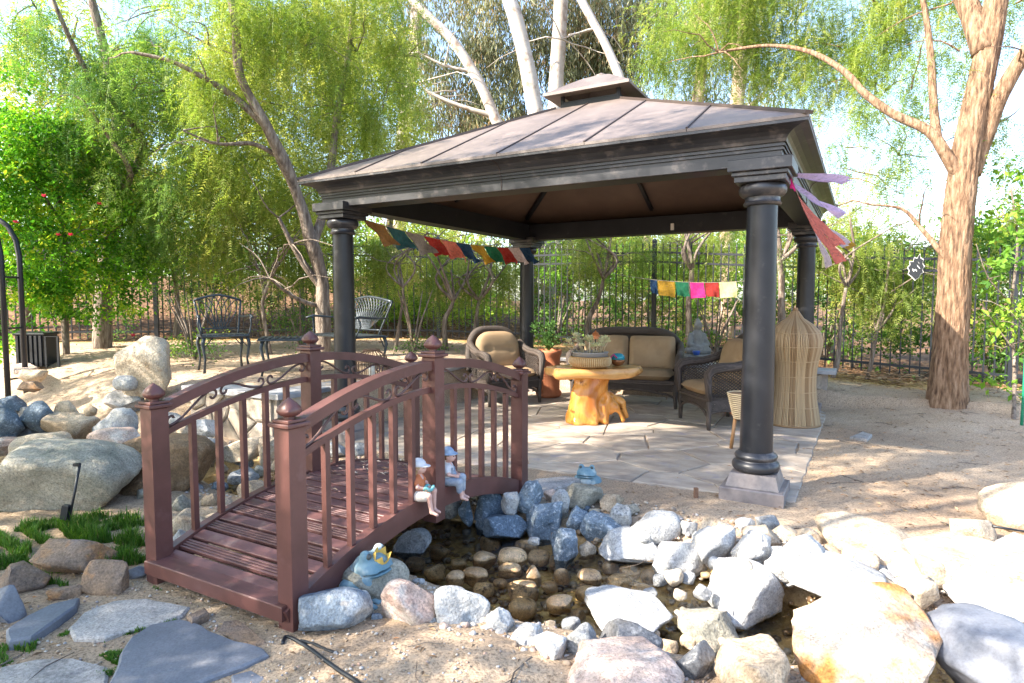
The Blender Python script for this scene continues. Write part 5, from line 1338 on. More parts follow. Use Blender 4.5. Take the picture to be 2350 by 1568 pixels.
# ================================================================ small garden things
# black spike light in the grass
p = G(150, 1226, -.04)
sl_ = tag(empty('spike_light', tuple(p)), 'thin black garden spike light leaning in front of the biggest boulder', 'garden light')
MAT['blk'] = M('black_plastic', (.010, .013, .018), rough=.4)
MB().tube([(0, 0, -.03), (.09, .02, .41)], .0075, 7).build('spike', MAT['blk'], sl_, True)
MB().box((.008, 0, .13), (.038, .03, .09), R=Matrix.Rotation(.2, 3, 'Y'), bev=.006).build('lamp_body', MAT['blk'], sl_)
MB().box((.075, .015, .405), (.036, .02, .02), bev=.004).build('lamp_head', MAT['blk'], sl_)
# copper coloured stake at the patio edge
p = G(1597, 1142, -.01)
cs = tag(MB().box((0, 0, .03), (.026, .02, .075), bev=.002).build('metal_stake', M('rusty_stake', (.16, .085, .05), (.24, .13, .08), scale=30, rough=.8), None, False, tuple(p), .2), 'short rusty square stake at the front edge of the patio', 'stake')
# black hose on the sand
pts = [(648, 1478), (655, 1462), (672, 1466), (690, 1476), (715, 1492), (745, 1515), (780, 1540), (815, 1562), (850, 1590)]
P = [G(x, y, Tz(*G(x, y, -.06)[:2]) + .008) for (x, y) in pts]; P = [np.array(q) for q in P]
fine = []
for i in range(len(P) - 1):
    for t in np.linspace(0, 1, 5)[:-1]:
        a, b = P[max(i - 1, 0)], P[i + 1 if i + 1 < len(P) else i]; p0, p1, p2, p3 = P[max(i - 1, 0)], P[i], P[i + 1], P[min(i + 2, len(P) - 1)]
        fine.append(.5 * ((2 * p1) + (-p0 + p2) * t + (2 * p0 - 5 * p1 + 4 * p2 - p3) * t ** 2 + (-p0 + 3 * p1 - 3 * p2 + p3) * t ** 3))
o0_ = fine[0]
hs_ = MB().tube([f - o0_ for f in fine], .0075, 8).build('drip_hose', MAT['blk'], None, True, tuple(o0_)); tag(hs_, 'thin black hose lying on the sand by the nearest bridge post', 'hose')
pts2 = [G(x, y, Tz(*G(x, y, -.06)[:2]) + .010) for (x, y) in ((690, 1470), (720, 1478), (750, 1492), (775, 1500))]
h2 = MB().tube([q - pts2[0] for q in pts2], .006, 7).build('drip_hose', MAT['blk'], None, True, tuple(pts2[0])); tag(h2, 'short black hose stub beside the longer hose on the sand', 'hose')
# dark stick lamp at the right edge
p = G(2278, 1208, .1)
stc = tag(MB().tube([(0, 0, 0), (.12, -.02, -.015), (.4, -.06, -.05)], [.008, .005, .006], 7).build('dark_stick', MAT['blk'], None, True, tuple(p)), 'dark thin stick lying on the pale rock at the right edge', 'stick')
# black arch post and bin at the left edge
za = .44
p = at(16, 858, 7.3); p[2] = Tz(p[0], p[1])
ga = tag(empty('garden_arch', tuple(p)), 'black metal garden arch post at the left edge', 'arch')
MB().tube([(0, 0, 0), (0, 0, 1.75), (-.03, 0, 1.95), (-.12, 0, 2.12), (-.28, 0, 2.24), (-.5, 0, 2.28)], .03, 9).build('hoop', MAT['iron'], ga, True)
MB().tube([(-.02, .3, 0), (-.02, .3, 1.75), (-.05, .3, 1.95), (-.14, .3, 2.12), (-.3, .3, 2.24), (-.5, .3, 2.28)], .03, 9).build('hoop', MAT['iron'], ga, True)
for z in (.3, .9, 1.5): MB().tube([(0, 0, z), (-.02, .3, z)], .012, 6).build('rung', MAT['iron'], ga)
p = G(70, 843, za)
bn = tag(empty('black_bin', (p[0], p[1], za), .1), 'black slatted bin standing behind the garden arch on the left', 'bin')
MB().box((0, .15, .21), (.34, .30, .42), bev=.01).build('body', MAT['blk'], bn)
for k in range(6): MB().box((-.14 + .056 * k, -.012, .21), (.03, .02, .40), bev=.003).build('slat', MAT['blk'], bn)
MB().box((0, .15, .43), (.38, .34, .03), bev=.008).build('lid', MAT['blk'], bn)
MB().bar([(.21, -.02, 0), (.21, -.02, .40), (.36, -.02, .40), (.36, -.02, 0)], .025, .025, up=(0, 1, 0)).build('side_frame', MAT['blk'], bn)
# wolf head ornament on the fence
q = np.array([6.02, 8.36]); d_ = np.array(FA[2]) - np.array(FA[1]); d_ /= np.hypot(*d_)
wf = at(2101, 614, 8.25)
wo = tag(empty('fence_ornament', (wf[0], wf[1], wf[2]), math.atan2(d_[1], d_[0])), 'black animal head silhouette ornament with white outline on the right fence', 'ornament')
ol = [(0, -.20), (.05, -.16), (.07, -.10), (.105, -.08), (.09, -.03), (.115, .01), (.09, .06), (.10, .12), (.06, .15), (.05, .21), (.015, .14), (-.02, .16), (-.035, .09), (-.08, .10), (-.075, .04), (-.105, .0), (-.08, -.05), (-.095, -.10), (-.05, -.14)]
def vplate(mb, poly, y0, y1):
    n = len(poly); mb.add([(x, y0, z) for (x, z) in poly] + [(x, y1, z) for (x, z) in poly], [tuple(range(n)), tuple(range(2 * n - 1, n - 1, -1))] + [(i, n + i, n + (i + 1) % n, (i + 1) % n) for i in range(n)])
    return mb
wh = M('white_outline_paint', (.68, .68, .66), rough=.5)
vplate(MB(), [(x * .88, z * .86) for (x, z) in ol], -.004, .002).build('outline', wh, wo)
vplate(MB(), [(x * .8, z * .8) for (x, z) in ol], -.012, -.0045).build('plate', MAT['blk'], wo)
for poly in ([(.02, .05), (.06, .0), (.075, -.03), (.05, -.01), (.03, .02)], [(-.05, -.03), (-.03, -.08), (.0, -.05), (.02, -.08), (.025, -.06), (.0, -.03), (-.03, -.05), (-.04, -.02)], [(.03, .13), (.045, .08), (.06, .06), (.04, .10)]):
    vplate(MB(), [(x * .7, z * .7) for (x, z) in poly], -.016, -.0125).build('marking', wh, wo)
# green support stake on the right edge
p = G(2344, 985, .03)
gs = tag(MB().tube([(0, 0, 0), (.01, 0, 1.3)], .014, 7).build('plant_stake', M('green_stake', (.02, .25, .15), rough=.4), None, True, tuple(p)), 'green plant support stake at the right edge', 'stake')

# ================================================================ foliage
LEAF = {
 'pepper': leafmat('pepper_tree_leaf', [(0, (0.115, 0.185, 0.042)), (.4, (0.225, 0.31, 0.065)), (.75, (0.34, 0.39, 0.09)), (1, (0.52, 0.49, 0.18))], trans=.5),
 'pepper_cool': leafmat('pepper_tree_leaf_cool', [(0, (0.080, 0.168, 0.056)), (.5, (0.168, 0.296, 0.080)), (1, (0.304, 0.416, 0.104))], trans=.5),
 'pepper_sun': leafmat('sunny_pepper_leaf', [(0, (.22, .27, .05)), (.5, (.36, .39, .09)), (1, (.55, .52, .18))], trans=.5),  # pale yellow copy of the pepper leaf, sunlight mixed into its colour
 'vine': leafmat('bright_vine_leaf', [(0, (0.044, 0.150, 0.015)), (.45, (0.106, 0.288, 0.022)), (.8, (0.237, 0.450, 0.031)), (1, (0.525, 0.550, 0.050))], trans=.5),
 'euc': leafmat('eucalyptus_leaf', [(0, (0.112, 0.128, 0.068)), (.45, (0.195, 0.210, 0.112)), (.8, (0.300, 0.277, 0.158)), (1, (0.450, 0.285, 0.165))], trans=.25),
 'shrub': leafmat('shrub_leaf', [(0, (0.043, 0.109, 0.029)), (.5, (0.094, 0.203, 0.043)), (.85, (0.203, 0.319, 0.058)), (1, (0.435, 0.406, 0.072))]),
 'citrus': leafmat('fresh_green_leaf', [(0, (0.062, 0.163, 0.025)), (.5, (0.150, 0.300, 0.037)), (1, (0.350, 0.463, 0.062))]),
}
def barkmat(name, a, b, c, sc=24.0, st=(1, 1, .22), bump=1.0, dist=.035):
    return M(name, a, b, c3=c, scale=sc, rough=.9, bump=bump, bscale=sc * 2.2, stretch=st, bstretch=(1, 1, .22), dist=dist, contrast=(.34, .66))
MAT['bark'] = barkmat('pepper_tree_bark', (.085, .045, .025), (.25, .15, .085), (.38, .255, .165), 34.0, (1, 1, .16))
MAT['barkdark'] = barkmat('thin_grey_brown_bark', (.09, .065, .05), (.20, .155, .12), (.33, .28, .23))  # greyer brown bark for thin trunks, stems and twigs
MAT['eucbark'] = M('pale_eucalyptus_bark', (.36, .30, .25), (.50, .45, .40), scale=2.5, rough=.8, bump=.3, bscale=9, stretch=(1, 1, .35), speck=((.24, .17, .13), 4.5, .54, .66), grain=.2)
MAT['eucbark2'] = barkmat('brown_eucalyptus_bark', (.20, .13, .09), (.36, .25, .17), (.50, .40, .31), 9)

def leaf_tri(base, d, sd, L, Wd): return [base - sd * Wd / 2, base + sd * Wd / 2, base + d * L]
def template(kind, rg):
    """one spray of leaves as an (n,3,3) triangle array, hanging from the origin"""
    T_ = []
    def unit(v): return v / (np.linalg.norm(v) + 1e-9)
    if kind in ('pepper', 'pepper_far'):
        far = kind == 'pepper_far'
        Ls = rg.uniform(.28, .66) if not far else rg.uniform(.35, .8); az = rg.uniform(0, 2 * PI); out = rg.uniform(.12, .34)
        stp = .085 if not far else .13
        n = int(Ls / stp); pos = [np.array([math.cos(az) * out * (1 - math.exp(-2.2 * t)), math.sin(az) * out * (1 - math.exp(-2.2 * t)), -Ls * t ** 1.15 + .05 * math.sin(3 * t)]) for t in np.linspace(0, 1, n + 1)]
        for a, b in zip(pos[:-1], pos[1:]):
            sd = np.array([-math.sin(az), math.cos(az), 0]) * .004; T_.append([a - sd, a + sd, b])
        for i in range(1, n + 1):
            la = rg.uniform(0, 2 * PI); el = rg.uniform(-1.15, .15)
            d = np.array([math.cos(la) * math.cos(el), math.sin(la) * math.cos(el), math.sin(el)])
            Lr = rg.uniform(.12, .20); npair = 6 if not far else 4
            side = unit(np.cross(d, np.array([0, 0, 1.0]) + .4 * rg.standard_normal(3)))
            for j in range(npair):
                t = (j + .6) / npair; b = pos[i] + d * Lr * t + np.array([0, 0, -.05 * t * t])
                for s_ in (-1, 1):
                    dd = unit(side * s_ * .9 + d * .55 + np.array([0, 0, -.25])); nn = unit(np.cross(dd, d) + .2 * rg.standard_normal(3)); sd = unit(np.cross(nn, dd))
                    L = (.052 if not far else .085) * (1 - .35 * t) * rg.uniform(.8, 1.2); T_.append(leaf_tri(b, dd, sd, L, .0105 if not far else .019))
    elif kind == 'euc':
        Ls = rg.uniform(.5, 1.0); az = rg.uniform(0, 2 * PI)
        n = int(Ls / .045); 
        for i in range(n):
            t = i / n; p = np.array([math.cos(az) * .25 * t, math.sin(az) * .25 * t, -Ls * t * t]) + .07 * rg.standard_normal(3)
            d = unit(np.array([.35 * rg.standard_normal(), .35 * rg.standard_normal(), -1])); sd = unit(np.cross(d, rg.standard_normal(3)))
            L = rg.uniform(.13, .20); w_ = .026
            m_ = p + d * L * .4; T_.append([p, m_ + sd * w_ / 2, m_ - sd * w_ / 2]); T_.append([m_ + sd * w_ / 2, p + d * L, m_ - sd * w_ / 2])
    else:
        sz = {'vine': .062, 'shrub': .060, 'citrus': .075, 'fine': .034}[kind]
        Ls = rg.uniform(.25, .5); d0 = unit(np.array([rg.standard_normal(), rg.standard_normal(), .25 * rg.standard_normal() + .1]))
        n = 13
        for i in range(n):
            t = (i + .5) / n; p = d0 * Ls * t + np.array([0, 0, -.12 * t * t]) + .03 * rg.standard_normal(3)
            d = unit(d0 * .5 + rg.standard_normal(3) * .8 + np.array([0, 0, -.25])); nn = unit(np.array([0, -.25, 1.0]) + .6 * rg.standard_normal(3)); sd = unit(np.cross(nn, d)); nn = np.cross(d, sd)
            L = sz * rg.uniform(.7, 1.35); w_ = L * .58
            m_ = p + d * L * .42
            a = m_ + sd * w_ / 2 + nn * .010; b = m_ - sd * w_ / 2 + nn * .010
            T_.append([p, a, p + d * L]); T_.append([p, p + d * L, b])
    return np.array(T_)
_tm = {}
def templates(kind):
    if kind not in _tm:
        rg = np.random.default_rng(sum(map(ord, kind))); _tm[kind] = [template(kind, rg) for _ in range(14)]
    return _tm[kind]
NTRI = [0]
LITZ = []                           # (cx, cy, rx, ry, turn): sunlit patches on the ground that the photograph shows
def sun_spot(P, z0=0.0):
    t = (P[:, 2] - z0) / SUN.z; return P[:, 0] - SUN.x * t, P[:, 1] - SUN.y * t
def in_lit(P, grow=1.0):
    x, y = sun_spot(P); r = np.zeros(len(P), bool)
    for (cx, cy, rx, ry, a) in LITZ:
        dx, dy = x - cx, y - cy; u = dx * math.cos(a) + dy * math.sin(a); v = -dx * math.sin(a) + dy * math.cos(a)
        r |= (u / (rx * grow)) ** 2 + (v / (ry * grow)) ** 2 < 1
    return r
def foliage(name, parent, origin, clouds, kind, mat, seed, scale=1.0, carve=False, hang=True, clump=14, floor=None):
    """clouds: (centre xyz, radii xyz, number of sprays); sprays gather in clumps inside each ellipsoid; one crown mesh"""
    rg = np.random.default_rng(seed); tm = templates(kind); pos = []; shade = []
    for (c, r, n) in clouds:
        c = np.array(c, float); r = np.array(r, float); k = max(2, n // clump)
        cc = rg.standard_normal((k, 3)); cc /= np.linalg.norm(cc, axis=1, keepdims=True); cc *= rg.uniform(.1, 1.0, (k, 1)) ** .5
        pick_ = rg.integers(0, k, n); q = c + (cc[pick_] + rg.standard_normal((n, 3)) * .17) * r
        pos.append(q); shade.append(np.clip(.5 + .22 * rg.standard_normal(k)[pick_] + .16 * rg.standard_normal(n), 0, 1))
    pos = np.concatenate(pos); shade = np.concatenate(shade)
    if carve:
        k = ~(in_lit(pos) | in_lit(pos + np.array([0, 0, -.3])) | in_lit(pos + np.array([0, 0, -.6])) | in_lit(pos + np.array([0, 0, -.95]))); pos, shade = pos[k], shade[k]
    if floor is not None:
        k = pos[:, 2] > floor; pos, shade = pos[k], shade[k]
    idx = rg.integers(0, len(tm), len(pos)); Vs = []; At = []
    for t in range(len(tm)):
        sel = np.where(idx == t)[0]
        if len(sel) == 0: continue
        A = tm[t].reshape(-1, 3); az = rg.uniform(0, 2 * PI, len(sel)); sc = scale * rg.uniform(.75, 1.2, len(sel))
        c, s = np.cos(az), np.sin(az)
        x = A[None, :, 0] * c[:, None] - A[None, :, 1] * s[:, None]; y = A[None, :, 0] * s[:, None] + A[None, :, 1] * c[:, None]; z = np.broadcast_to(A[None, :, 2], x.shape)
        P = np.stack([x, y, z], -1) * sc[:, None, None] + pos[sel][:, None, :]
        Vs.append(P.reshape(-1, 3)); nt_ = len(A) // 3
        a = np.clip(shade[sel][:, None] + .10 * rg.standard_normal((len(sel), nt_)), 0, 1); At.append(np.repeat(a, 3, axis=1).ravel())
    V = np.concatenate(Vs) - np.array(origin); F = np.arange(len(V)).reshape(-1, 3); NTRI[0] += len(F)
    me = npmesh(name, V, F, np.concatenate(At)); o = link(name, me, LEAF[mat], parent)
    return o
def limb(pts, r0, r1, mat, parent, name='limb', n=10, wob=.0, seed=0, knots=0.0, ridge=0.0):
    """tapered branch through points (local), Catmull-Rom smoothed, with bark lumps"""
    P = [np.array(p, float) for p in pts]; fine = []
    for i in range(len(P) - 1):
        p0, p1, p2, p3 = P[max(i - 1, 0)], P[i], P[i + 1], P[min(i + 2, len(P) - 1)]
        for t in np.linspace(0, 1, 7)[:-1]:
            fine.append(.5 * (2 * p1 + (-p0 + p2) * t + (2 * p0 - 5 * p1 + 4 * p2 - p3) * t * t + (-p0 + 3 * p1 - 3 * p2 + p3) * t ** 3))
    fine.append(P[-1]); m = len(fine); rg = np.random.default_rng(seed)
    fine = [f + wob * np.array([math.sin(i * .9 + seed), math.sin(i * .7 + 2 * seed), 0]) for i, f in enumerate(fine)]
    R = [r0 + (r1 - r0) * (i / (m - 1)) for i in range(m)]
    mb = MB().tube(fine, R, n)
    if knots or ridge:
        V = np.array(mb.v); C = np.repeat(np.array(fine), n, axis=0); d = V - C
        k = 1 + knots * fbm(V, 3.1, seed, 4) + ridge * np.tile(np.abs(np.sin(np.arange(n) * 2.39 + seed)), m)
        mb.v = [tuple(p) for p in C + d * k[:, None]]
    return mb.build(name, mat, parent, True)
def barky(pts, r0, r1, mat, parent, name, n, seed=0, knots=0, ridge=0):
    """trunk with real furrows: shaggy lengthwise ridges, burls and a flared foot"""
    P = [np.array(p, float) for p in pts]; fine = []
    for i in range(len(P) - 1):
        p0, p1, p2, p3 = P[max(i - 1, 0)], P[i], P[i + 1], P[min(i + 2, len(P) - 1)]
        k = max(2, int(np.linalg.norm(p2 - p1) / .022))
        for t in np.linspace(0, 1, k + 1)[:-1]:
            fine.append(.5 * (2 * p1 + (-p0 + p2) * t + (2 * p0 - 5 * p1 + 4 * p2 - p3) * t * t + (-p0 + 3 * p1 - 3 * p2 + p3) * t ** 3))
    m = len(fine); n = 84; mb = MB().tube(fine, [r0 + (r1 - r0) * i / (m - 1) for i in range(m)], n)
    V = np.array(mb.v); Cn = np.repeat(np.array(fine), n, axis=0); d = V - Cn; rad = np.linalg.norm(d, axis=1); u = d / rad[:, None]; h = np.repeat(np.linspace(0, 1, m), n) * (fine[-1][2] - fine[0][2])
    q = np.stack([u[:, 0] * 3.4, u[:, 1] * 3.4, h * 2.1], -1); q2 = np.stack([u[:, 0] * 7.5 + .5 * np.sin(h * 5), u[:, 1] * 7.5, h * 3.0], -1); q3 = np.stack([u[:, 0] * 16, u[:, 1] * 16 + .6 * np.sin(h * 9), h * 7.0], -1)
    k = 1 + .055 * fbm(q * .4, 1.0, seed, 3) - .11 * np.abs(fbm(q2, 1.0, seed + 2.0, 2)) - .07 * np.abs(fbm(q3, 1.0, seed + 4.0, 2)) + .09 + (.55 * np.exp(-h / .26)) * (1 + .35 * np.sin(np.arctan2(u[:, 1], u[:, 0]) * 5 + seed))
    mb.v = [tuple(p) for p in Cn + d * k[:, None]]
    return mb.build(name, mat, parent, True)
def twigs(parent, origin, starts, rg, n, L, mat, r=.012, droop=.2):
    """thin side branches in one part, spreading from given points"""
    mb = MB()
    for k in range(n):
        s_ = np.array(starts[rg.integers(0, len(starts))]) - np.array(origin); a = rg.uniform(0, 2 * PI); el = rg.uniform(-.2, .9); d = np.array([math.cos(a) * math.cos(el), math.sin(a) * math.cos(el), math.sin(el)]); l_ = L * rg.uniform(.5, 1.2); p = [s_]
        for i in range(1, 6):
            d = d + rg.standard_normal(3) * .22 + np.array([0, 0, -droop * i / 5]); d /= np.linalg.norm(d); p.append(p[-1] + d * l_ / 5)
        mb.tube(p, [r * (1 - .8 * i / 5) for i in range(6)], 5, cap=False)
    return tag(mb.build('twigs', mat, parent, True), kind='stuff')
def tree(name, label, cat, base, trunk_pts, r0, r1, limbs, clouds, kind, leaf, bark, seed, group=None, carve=False, n=16, knots=.08, scale=1.0, ntw=24, Ltw=.9, clump=14, ridge=.0, floor=None, twr=.012, dens=1.0, rough_bark=False):
    """trunk_pts / limbs in world coordinates"""
    rt = tag(empty(name, tuple(base)), label, cat, group); b = np.array(base)
    (barky if rough_bark else limb)([np.array(p) - b for p in trunk_pts], r0, r1, bark, rt, 'trunk', n, seed=seed, knots=knots, ridge=ridge)
    st = []
    for i, (pts, ra, rb) in enumerate(limbs):
        limb([np.array(p) - b for p in pts], ra, rb, bark, rt, 'limb', max(7, n // 2), seed=seed + i, knots=knots * .7); st += [pts[-1], pts[len(pts) // 2]]
    rg = np.random.default_rng(seed + 50)
    cs = [c[0] for c in clouds]
    if ntw and cs: twigs(rt, b, st + cs, rg, ntw, Ltw, bark, r=twr)
    clouds = [(c_, r_, int(n_ * dens)) for (c_, r_, n_) in clouds]
    if clouds: foliage('crown', rt, b, clouds, kind, leaf, seed + 99, scale, carve, clump=clump, floor=floor)
    return rt
def C(vx, vy, y, r, n): return (at(vx, vy, y), r if hasattr(r, '__len__') else (r, r, r * .7), n)

# ---- the big pepper tree on the right
Dp = 7.75
B0 = G(2176, 936, .10); Dp = B0[1]
tp_ = [B0 + np.array([0, 0, -.25])] + [at(x, y, Dp) for (x, y) in ((2176, 905), (2180, 800), (2188, 690), (2193, 560), (2205, 440), (2222, 330), (2250, 200), (2272, 90), (2292, -30), (2310, -150), (2330, -330))]
L1 = ([at(2205, 420, Dp), at(2168, 350, Dp), at(2130, 300, Dp + .1), at(2050, 262, Dp + .3), at(1985, 215, Dp + .5), at(1938, 165, Dp + .7), at(1860, 120, Dp + 1.1), at(1760, 105, Dp + 1.5), at(1650, 120, Dp + 1.9)], .068, .016)
L2 = ([at(2225, 400, Dp), at(2255, 320, Dp), at(2290, 230, Dp - .1), at(2335, 150, Dp - .2), at(2390, 70, Dp - .3), at(2480, -40, Dp - .4)], .11, .05)
L3 = ([at(2150, 320, Dp + .05), at(2143, 250, Dp + .2), at(2135, 120, Dp + .3), at(2120, 10, Dp + .4), at(2090, -120, Dp + .5)], .055, .02)
L4 = ([at(2190, 620, Dp), at(2160, 580, Dp), at(2110, 520, Dp + .2), at(2070, 480, Dp + .3), at(2000, 470, Dp + .4)], .04, .01)
L5 = ([at(2260, 120, Dp), at(2180, -60, Dp + .4), at(2020, -160, Dp + .9), at(1850, -190, Dp + 1.4)], .12, .05)
cl = []
for (x, y, d, r, n) in ((1540, 60, 10.3, .85, 60), (1640, 20, 10.0, .9, 75), (1740, 40, 9.8, .9, 75), (1830, 80, 9.6, .8, 65), (1650, 130, 10.2, .7, 60), (1760, 160, 9.9, .7, 60), (1850, 190, 9.6, .6, 46), (1570, 160, 10.4, .6, 45),
                        (1930, 40, 9.2, .9, 50), (1930, 150, 9.2, .5, 18), (2020, 60, 8.6, .7, 30), (2060, 150, 8.4, .45, 12), (2040, 330, 8.6, .4, 10), (1960, 300, 8.8, .4, 12), (2090, 440, 8.4, .35, 7), (2110, 20, 8.2, .6, 20), (2180, 60, 7.4, .45, 9), (2250, 220, 7.2, .4, 7), (2330, 60, 7.4, .6, 14), (2330, 260, 7.6, .5, 10), (1990, 440, 9.0, .35, 8), (1990, 130, 8.8, .6, 26), (1900, 230, 9.4, .5, 24), (2070, 60, 8.4, .6, 22), (2150, 130, 7.9, .45, 14), (1950, 450, 9.3, .45, 12), (2030, 250, 8.8, .5, 16), (2090, 250, 8.2, .5, 12), (1940, 380, 9.2, .5, 14), (2060, 400, 8.6, .4, 10), (2110, 520, 8.4, .3, 6), (2200, 170, 7.3, .35, 8), (2290, 330, 7.3, .35, 7), (2290, 430, 7.6, .4, 8),
                        (1700, -90, 9.6, 1.0, 60), (1850, -110, 9.2, 1.0, 60), (2000, -100, 8.8, .9, 45), (2200, -120, 8.0, 1.0, 45), (2380, -80, 7.8, .9, 40)):
    cl.append((at(x, y, d) + np.array([0, 0, .25]), (r, r, r * .6), n))
tree('pepper_tree', 'large pepper tree with thick shaggy trunk on the right, drooping over the gazebo roof', 'tree', B0, tp_, .178, .085, [L1, L2, L3, L4, L5], cl, 'pepper', 'pepper', MAT['bark'], 3, n=26, knots=.06, ntw=70, Ltw=.9, ridge=.08, dens=2.9, rough_bark=True)

# ---- pepper trees on the left
b2 = at(742, 752, 8.6); b2[2] = Tz(b2[0], b2[1])
tr2 = [b2 - np.array([0, 0, .2]), at(740, 700, 8.6), at(738, 640, 8.6), at(716, 560, 8.5), at(690, 470, 8.4), at(655, 380, 8.2), at(612, 290, 8.0), at(570, 215, 7.9), at(548, 160, 7.8), at(540, 60, 7.8), at(520, -60, 7.8)]
lm2 = [([at(738, 660, 8.6), at(700, 610, 8.5), at(670, 560, 8.4), at(640, 500, 8.3)], .06, .02), ([at(610, 290, 8.0), at(540, 225, 7.9), at(470, 180, 7.7), at(390, 140, 7.6), at(300, 120, 7.5)], .05, .015), ([at(716, 560, 8.5), at(745, 480, 8.7), at(760, 380, 8.9), at(775, 260, 9.1), at(800, 120, 9.3), at(815, -20, 9.4)], .07, .03),
       ([at(740, 705, 8.6), at(690, 690, 8.4), at(650, 665, 8.2), at(620, 640, 8.0)], .035, .015), ([at(640, 360, 8.2), at(580, 330, 8.0), at(500, 330, 7.8), at(420, 300, 7.6)], .035, .01)]
cl = []
for (x, y, d, r, n) in ((520, 40, 8.0, .7, 60), (640, 20, 8.3, .8, 80), (760, 30, 8.8, .8, 85), (870, 50, 9.3, .8, 80), (930, 170, 9.6, .6, 55), (820, 160, 9.0, .7, 75), (700, 150, 8.5, .7, 60), (600, 140, 8.2, .6, 40), (480, 150, 8.0, .6, 45),
                        (560, 270, 8.6, .6, 55), (680, 270, 8.9, .6, 50), (780, 290, 9.2, .6, 65), (880, 290, 9.6, .5, 48), (460, 270, 8.1, .55, 50), (600, 400, 8.9, .6, 60), (720, 410, 9.2, .5, 50), (500, 400, 8.6, .55, 58), (650, 500, 9.2, .5, 52), (560, 540, 9.3, .5, 55), (700, 560, 9.4, .4, 36), (480, 520, 9.0, .5, 50), (640, 610, 9.5, .4, 36), (520, 620, 9.5, .4, 34),
                        (640, -110, 8.2, 1.0, 50), (820, -110, 9.0, 1.0, 50)):
    cl.append((at(x, y, d) + np.array([0, 0, .25]), (r, r, r * .65), n))
LITZ += [(-3.35, 7.3, .75, .5, .2)]
tree('pepper_tree', 'leaning pepper tree with forked trunk directly behind the front left column', 'tree', b2, tr2, .105, .04, lm2, cl, 'pepper', 'pepper', MAT['barkdark'], 14, n=16, knots=.14, ntw=90, Ltw=.9, dens=2.3)
b3 = np.array([-6.3, 9.6, Tz(-6.3, 9.6)])
tr3 = [b3 - np.array([0, 0, .2]), b3 + np.array([.1, 0, 1.0]), b3 + np.array([.4, -.2, 2.2]), b3 + np.array([.7, -.5, 3.4]), b3 + np.array([.6, -.8, 4.8])]
lm3 = [([b3 + np.array([.4, -.2, 2.2]), at(330, 330, 8.8), at(220, 200, 8.3), at(130, 20, 8.0), at(110, -60, 8.0)], .06, .015), ([b3 + np.array([.4, -.2, 2.2]), at(300, 400, 8.6), at(240, 300, 8.2), at(190, 230, 8.0)], .05, .012)]
cl = []
for (x, y, d, r, n) in ((80, 60, 8.0, .6, 26), (150, 130, 8.2, .7, 50), (240, 150, 8.4, .7, 60), (330, 150, 8.6, .7, 65), (400, 60, 8.6, .7, 55), (300, 260, 8.5, .7, 75), (180, 260, 8.3, .6, 55), (390, 250, 8.7, .6, 60), (260, 380, 8.6, .6, 60), (360, 390, 8.8, .6, 65), (420, 480, 9.0, .5, 48), (340, 500, 9.0, .5, 48), (400, 590, 9.3, .4, 34), (120, 340, 8.4, .5, 30), (200, -60, 8.4, .9, 20), (420, -80, 8.4, .9, 50)):
    cl.append((at(x, y, d) + np.array([0, 0, .25]), (r, r, r * .65), n))
tree('pepper_tree', 'soft drooping pepper tree behind the tall cream boulder on the left', 'tree', b3, tr3, .14, .05, lm3, cl, 'pepper', 'pepper_cool', MAT['barkdark'], 23, n=12, ntw=60, Ltw=.9, dens=1.8)

# ---- bright flowering vine shrub at the left edge
b4 = at(150, 765, 9.00); b4[2] = Tz(b4[0], b4[1])
st4 = [b4 - np.array([0, 0, .1]), at(148, 700, 9.00), at(152, 600, 8.90), at(140, 480, 8.80), at(110, 330, 8.70)]
cl = []
for (x, y, d, r, n) in ((40, 240, 7.6, .45, 60), (120, 300, 7.7, .45, 70), (30, 340, 7.4, .5, 100), (210, 340, 7.9, .4, 60), (110, 420, 7.6, .5, 110), (230, 440, 8.0, .45, 90), (30, 460, 7.3, .5, 110), (320, 470, 8.3, .35, 50), (60, 570, 7.5, .45, 95), (170, 540, 7.8, .45, 95), (280, 560, 8.1, .4, 75), (120, 640, 7.8, .35, 70), (220, 640, 8.1, .35, 65), (40, 680, 7.6, .3, 45), (330, 620, 8.4, .3, 40), (390, 560, 8.6, .3, 36), (-80, 400, 7.4, .6, 90), (-80, 580, 7.4, .5, 70), (180, 690, 8.1, .22, 26), (290, 690, 8.3, .2, 20), (20, 760, 7.5, .2, 22)):
    cl.append((at(x, y, d + .9), (r * 1.1, r, r * 1.1), n))
vs = tree('flowering_vine', 'dense bright green flowering vine shrub covering the left edge', 'shrub', b4, st4, .05, .02, [([at(150, 640, 8.95), at(230, 560, 8.90), at(300, 500, 9.00)], .025, .01), ([at(405, 770, 9.50), at(408, 700, 9.50), at(400, 620, 9.50)], .05, .03), ([at(150, 520, 8.80), at(80, 420, 8.50), at(40, 340, 8.30)], .025, .01)], cl, 'vine', 'vine', MAT['barkdark'], 31, n=9, ntw=30, Ltw=.5, clump=9, dens=1.6)
fl_m = M('magenta_bloom', (.60, .02, .07), (.75, .06, .16), scale=20, rough=.6, trans=.3)
